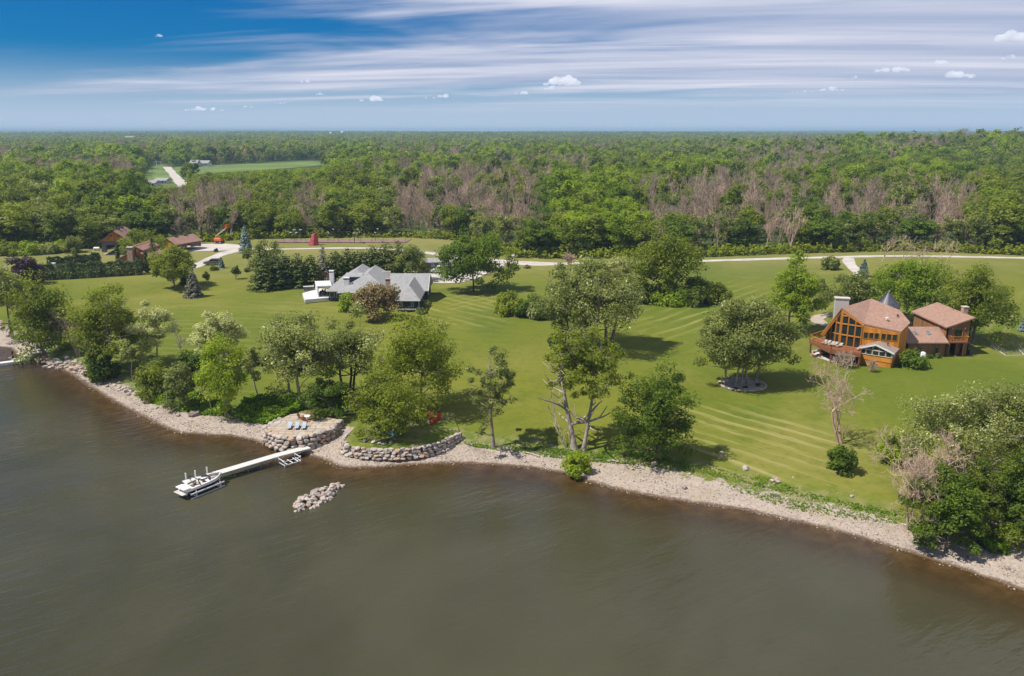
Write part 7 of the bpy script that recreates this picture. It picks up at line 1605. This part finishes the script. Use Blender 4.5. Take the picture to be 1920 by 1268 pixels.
# ------------------------------------------------------------------ sports court
def court():
    q = [G(x, y) for x, y in ((512, 456), (760, 456), (772, 449), (528, 451))]; z = max(p.z for p in q) + 0.12
    o = put(MB().slab([V(p.x, p.y, z) for p in q], 0.4), 'sports_court', plain('court_red', (0.20, 0.125, 0.10), 0.9, 0.15, 0.4), None); tag(o, 'long reddish sports court at the foot of the woods', 'court')
    a, b = q[0], q[1]
    for i in range(13):
        p = a.lerp(b, i / 12); f = tag(put(MB().bar((p.x, p.y - 0.2, z - 0.3), (p.x, p.y - 0.2, z + 2.0), 0.09), 'fence_post', M_SLATE, None), 'thin dark fence post along the front of the red sports court', 'post', 'fence posts along the sports court')
    for x, y, t, lb in ((617, 453, 437, 'leftmost front'), (626, 450, 430, 'leftmost back'), (664, 453, 437, 'middle front'), (672, 450, 430, 'middle back'), (704, 453, 436, 'rightmost front'), (709, 450, 429, 'rightmost back'), (546, 452, 436, 'front left'), (557, 452, 436, 'front right'), (553, 450, 431, 'back left'), (565, 450, 431, 'back right')):
        p = G(x, y); h = htop(p, t); w_ = 'left of the red climbing wall' if x < 580 else 'of the sports court'; e = empty('court_lamp', p, 0, '%s tall lamp pole %s' % (lb, w_), 'lamp post', 'lamp poles of the sports court')
        put(MB().lathe(p, [(0.09, 0), (0.06, h)], 8), 'pole', M_SLATE, e); put(MB().box((p.x, p.y - 0.15, p.z + h), (0.85 if x < 580 else 0.5, 0.35, 0.22)), 'lamp_head', M_WHITE, e)
    p = G(588, 461); h = htop(p, 437); e = empty('climbing_wall', p, 0, 'tall red climbing wall at the left end of the sports court', 'climbing wall'); x = p.x; y = p.y
    s_ = mpp(p); P = [(x - 10 * s_, y, p.z), (x + 0 * s_, y - 0.3, p.z), (x + 8 * s_, y + 1.5, p.z), (x - 4 * s_, y + 2.5, p.z)]; Q = [(x - 3.5 * s_, y + 1.0, p.z + h * 0.86), (x + 1.5 * s_, y + 0.8, p.z + h * 0.93), (x + 6 * s_, y + 1.6, p.z + h), (x - 0.5 * s_, y + 2.4, p.z + h * 0.92)]
    put(MB().prism(P, Q), 'wall_panel', plain('climb_red', (0.36, 0.045, 0.045), 0.7, 0.15), e); rg = np.random.default_rng(6)
    for k in range(22):
        u, v = rg.uniform(0.1, 0.9), rg.uniform(0.08, 0.92); l = Vector(P[0]).lerp(Vector(P[1]), u); t = Vector(Q[0]).lerp(Vector(Q[1]), u); q_ = l.lerp(t, v); put(MB().lathe((q_.x, q_.y - 0.05, q_.z), [(0.02, -0.06), (0.1, 0), (0.02, 0.06)], 6), 'hold', M_SLATE if k % 2 else M_TRIM, e)
    p = G(665, 457); e = empty('basketball_hoop', p, 0, 'basketball hoop on a curved dark post in front of the court', 'hoop'); put(MB().tube([p, p + V(0, 0, 2.2), p + V(0.3, 0, 2.9), p + V(0.9, 0, 3.1)], 0.09, 6), 'post', M_SLATE, e); put(MB().box((p.x + 0.95, p.y, p.z + 3.3), (0.06, 1.4, 0.9)), 'backboard', M_WHITE, e); put(MB().lathe((p.x + 1.2, p.y, p.z + 3.0), [(0.23, 0), (0.25, 0.02), (0.23, 0.04)], 12), 'rim', M_RED, e)
court()
p = G(962, 490); e = empty('gate_pillar', p, 0, 'small cream gate pillar beside the gravel bend', 'pillar'); put(MB().box((p.x, p.y, p.z + 0.8), (0.7, 0.7, 1.7)), 'shaft', M_TRIM, e); put(MB().box((p.x, p.y, p.z + 1.72), (0.95, 0.95, 0.16)), 'cap', M_WHITE, e)
p = G(102, 515); e = empty('brick_pillar', p, 0, 'cream capped pillar rising behind the long hedge', 'pillar'); put(MB().box((p.x, p.y, p.z + 1.5), (0.9, 0.9, 3.0)), 'shaft', M_TRIM, e); put(MB().box((p.x, p.y, p.z + 3.05), (1.2, 1.2, 0.2)), 'cap', M_WHITE, e)
p = G(181, 470); e = empty('propane_tank', p, 0, 'white horizontal tank in the grass left of the barn', 'tank'); m = MB(); a = [(p.x - 0.8, p.y + 0.45 * math.cos(t), p.z + 0.7 + 0.45 * math.sin(t)) for t in np.linspace(0, 6.283, 13)[:-1]]; m.prism(a, [(q[0] + 1.9, q[1], q[2]) for q in a]); put(m, 'tank_body', M_WHITE, e, 0.1)
for s in (-0.4, 0.7): put(MB().box((p.x + s, p.y, p.z + 0.15), (0.15, 0.7, 0.4)), 'foot', M_METAL, e)
# ------------------------------------------------------------------ far houses, masts, water tower
def far_house(px, py, w, h, label, d=10, roof=None, wall=None):
    p = G(px, py); e = empty('distant_house', p, 0, label, 'house', 'white buildings among the far woods'); z0 = p.z; x0, x1, y0, y1 = p.x - w / 2, p.x + w / 2, p.y, p.y + d
    block(e, x0, x1, y0, y1, z0 - 1, z0 + h, wall or M_WHITE); hip(e, x0, x1, y0, y1, z0 + h, z0 + h * 1.75, 'x', 0.01, 0.01, roof or M_ROOF_G, 0.6)
    n = max(2, int(w / 4))
    for i in range(n): window(e, (x0, y0), (x1, y0), w * (i + 0.5) / n, z0 + h * 0.55, 1.2, 1.4, M_TRIM)
for px, py, w, h, lb in ((363, 314, 7, 4, 'left one of two white houses by the far road'), (382, 313, 9, 3.5, 'right one of two white houses by the far road'), (300, 345, 8, 2.2, 'long white roofed shed beside the far road'), (283, 350, 5, 2.2, 'small white shed left of the far road')): far_house(px, py, w, h, lb)
def far_clear(px, py, w, h, z, label, d=14):
    p = U(px, py, z); e = empty('distant_house', p, 0, label, 'building', 'white buildings among the far woods'); block(e, p.x - w / 2, p.x + w / 2, p.y, p.y + d, 0, z + h, M_WHITE); hip(e, p.x - w / 2, p.x + w / 2, p.y, p.y + d, z + h, z + h * 1.6, 'x', 0.01, 0.01, M_ROOF_G, 0.5)
for px, py, w, h, z, lb in ((758, 303, 8, 2.5, 10, 'white house roof above the woods left of centre'), (776, 312, 7, 2.2, 10, 'pair house of the white roofs left of centre, nearer'), (917, 300, 7, 2.0, 10, 'white house glimpsed above the woods near the middle'), (850, 304, 5, 1.8, 10, 'small pale house left of the middle one above the woods'),
        (800, 258, 40, 4, 14, 'large white barn near the horizon'), (1050, 257, 70, 4, 14, 'long white buildings near the horizon at centre'), (1092, 258, 40, 3, 14, 'long white shed right of the central horizon buildings'), (950, 258, 25, 3, 14, 'white building near the horizon left of the long ones'), (1730, 261, 30, 8, 14, 'white building near the horizon at right'), (243, 264, 26, 7, 14, 'pale building near the horizon at left')): far_clear(px, py, w, h, z, lb)
def tower(px, py, top, label):
    p = U(px, py, 14); h = htop(p, top); e = empty('water_tower', p, 0, label, 'water tower', 'white water towers on the horizon'); s = mpp(p)
    put(MB().lathe((p.x, p.y, 0), [(0.8 * s, 0), (0.7 * s, 14 + h * 0.5)], 10), 'stem', M_WHITE, e); put(MB().lathe((p.x, p.y, 14 + h * 0.45), [(0.9 * s, 0), (2.4 * s, h * 0.2), (2.4 * s, h * 0.4), (0.4 * s, h * 0.6)], 12), 'tank', M_WHITE, e)
tower(642, 256, 246, 'taller white water tower on the horizon left of centre'); tower(620, 256, 248, 'shorter white water tower on the horizon left of centre')
for x, y, t, lb in ((296, 330, 301, 'left grey utility pole by the far road'), (304, 328, 302, 'right grey utility pole by the far road')):
    p = G(x, y); h = htop(p, t); e = empty('utility_pole', p, 0, lb, 'pole', 'utility poles by the far road'); put(MB().lathe(p, [(0.3, 0), (0.2, h)], 6), 'post', M_TRIM, e); put(MB().box((p.x, p.y, p.z + h - 1), (3.5, 0.2, 0.25)), 'cross_arm', M_TRIM, e)
p = G(258, 512); e = empty('utility_pole', p, 0, 'thin grey pole standing in front of the long hedge', 'pole'); put(MB().lathe(p, [(0.06, 0), (0.05, 4.2)], 6), 'post', M_METAL, e); put(MB().box((p.x, p.y, p.z + 4.2), (0.3, 0.2, 0.15)), 'lamp_head', M_METAL, e)
# ------------------------------------------------------------------ fair-weather clouds, far beyond the air box
def cumulus():
    t = NT('cloud_vapour'); pv = t.n('ShaderNodeVolumePrincipled'); pv.inputs['Color'].default_value = (0.99, 0.99, 1.0, 1); pv.inputs['Density'].default_value = 0.0055; pv.inputs['Anisotropy'].default_value = 0.2
    t.l(pv.outputs[0], t.out.inputs['Volume']); rg = np.random.default_rng(12); D = 24000.0
    for px, py, w, h, lb in ((1055, 152, 56, 20, 'brightest cumulus cloud above the middle of the horizon'), (1035, 164, 26, 10, 'small cloud fragment below the brightest cumulus'), (1895, 68, 48, 26, 'largest white cloud at the right edge of the sky'), (1675, 130, 58, 12, 'long white cloud at the upper right'), (1790, 141, 60, 13, 'white cloud right of the long one'), (1895, 108, 34, 9, 'small cloud below the largest one at the right edge'),
            (1764, 117, 20, 10, 'tiny cloud above the two white ones at right'), (1560, 167, 46, 9, 'flat white cloud low at right'), (1602, 145, 10, 5, 'tiny round cloud low at right'), (705, 186, 52, 10, 'white cloud left of the middle, low over the horizon'), (380, 204, 62, 9, 'long low cloud at left'), (570, 152, 18, 7, 'small cloud fragment above the left middle'), (600, 176, 14, 6, 'second small cloud fragment in the left middle'),
            (832, 180, 16, 9, 'small white puff just left of the middle'), (806, 183, 18, 5, 'flat wisp beside the small puff'), (978, 174, 22, 8, 'faint puff left of the brightest cumulus'), (464, 200, 20, 4, 'thin low wisp right of the long low cloud'), (1505, 171, 36, 5, 'thin low wisp left of the flat white cloud'), (297, 67, 13, 6, 'tiny cloud high in the blue at left'), (528, 193, 20, 4, 'thin wisp between the left clouds')):
        d = rayd(px, py + h * 0.4); k = D / d[1]; c = V(d[0] * k, D, CAMH + d[2] * k); s = D / cP / F * 1.2; e_ = MB(); bm = bmesh.new(); n = max(5, int(w / 5))
        for i in range(n):
            u = rg.uniform(-1, 1); hh = (1 - u * u) ** 0.6 * rg.uniform(0.35, 1.0) * h * s * 0.5; rr = max(hh, h * s * 0.22) * rg.uniform(0.8, 1.15)
            M_ = Matrix.Translation((u * w * s * 0.44, rg.uniform(-0.5, 0.5) * w * s * 0.3, hh * 0.75)) @ Matrix.Diagonal((rr * rg.uniform(1.0, 1.7), rr * 1.2, rr * 0.8, 1)); bmesh.ops.create_icosphere(bm, subdivisions=2, radius=1.0, matrix=M_)
        for v in bm.verts: v.co += Vector(rg.normal(size=3)) * h * s * 0.05
        for v in bm.verts: v.co.z = max(v.co.z, -0.02 * h * s)
        me = bpy.data.meshes.new('cloud'); bm.to_mesh(me); bm.free(); me.materials.append(t.m); o = link('cloud', me, None, c); md_ = o.modifiers.new('union', 'REMESH'); md_.mode = 'VOXEL'; md_.voxel_size = h * s * 0.07
        tag(o, lb, 'cloud', 'small fair-weather clouds')
cumulus()
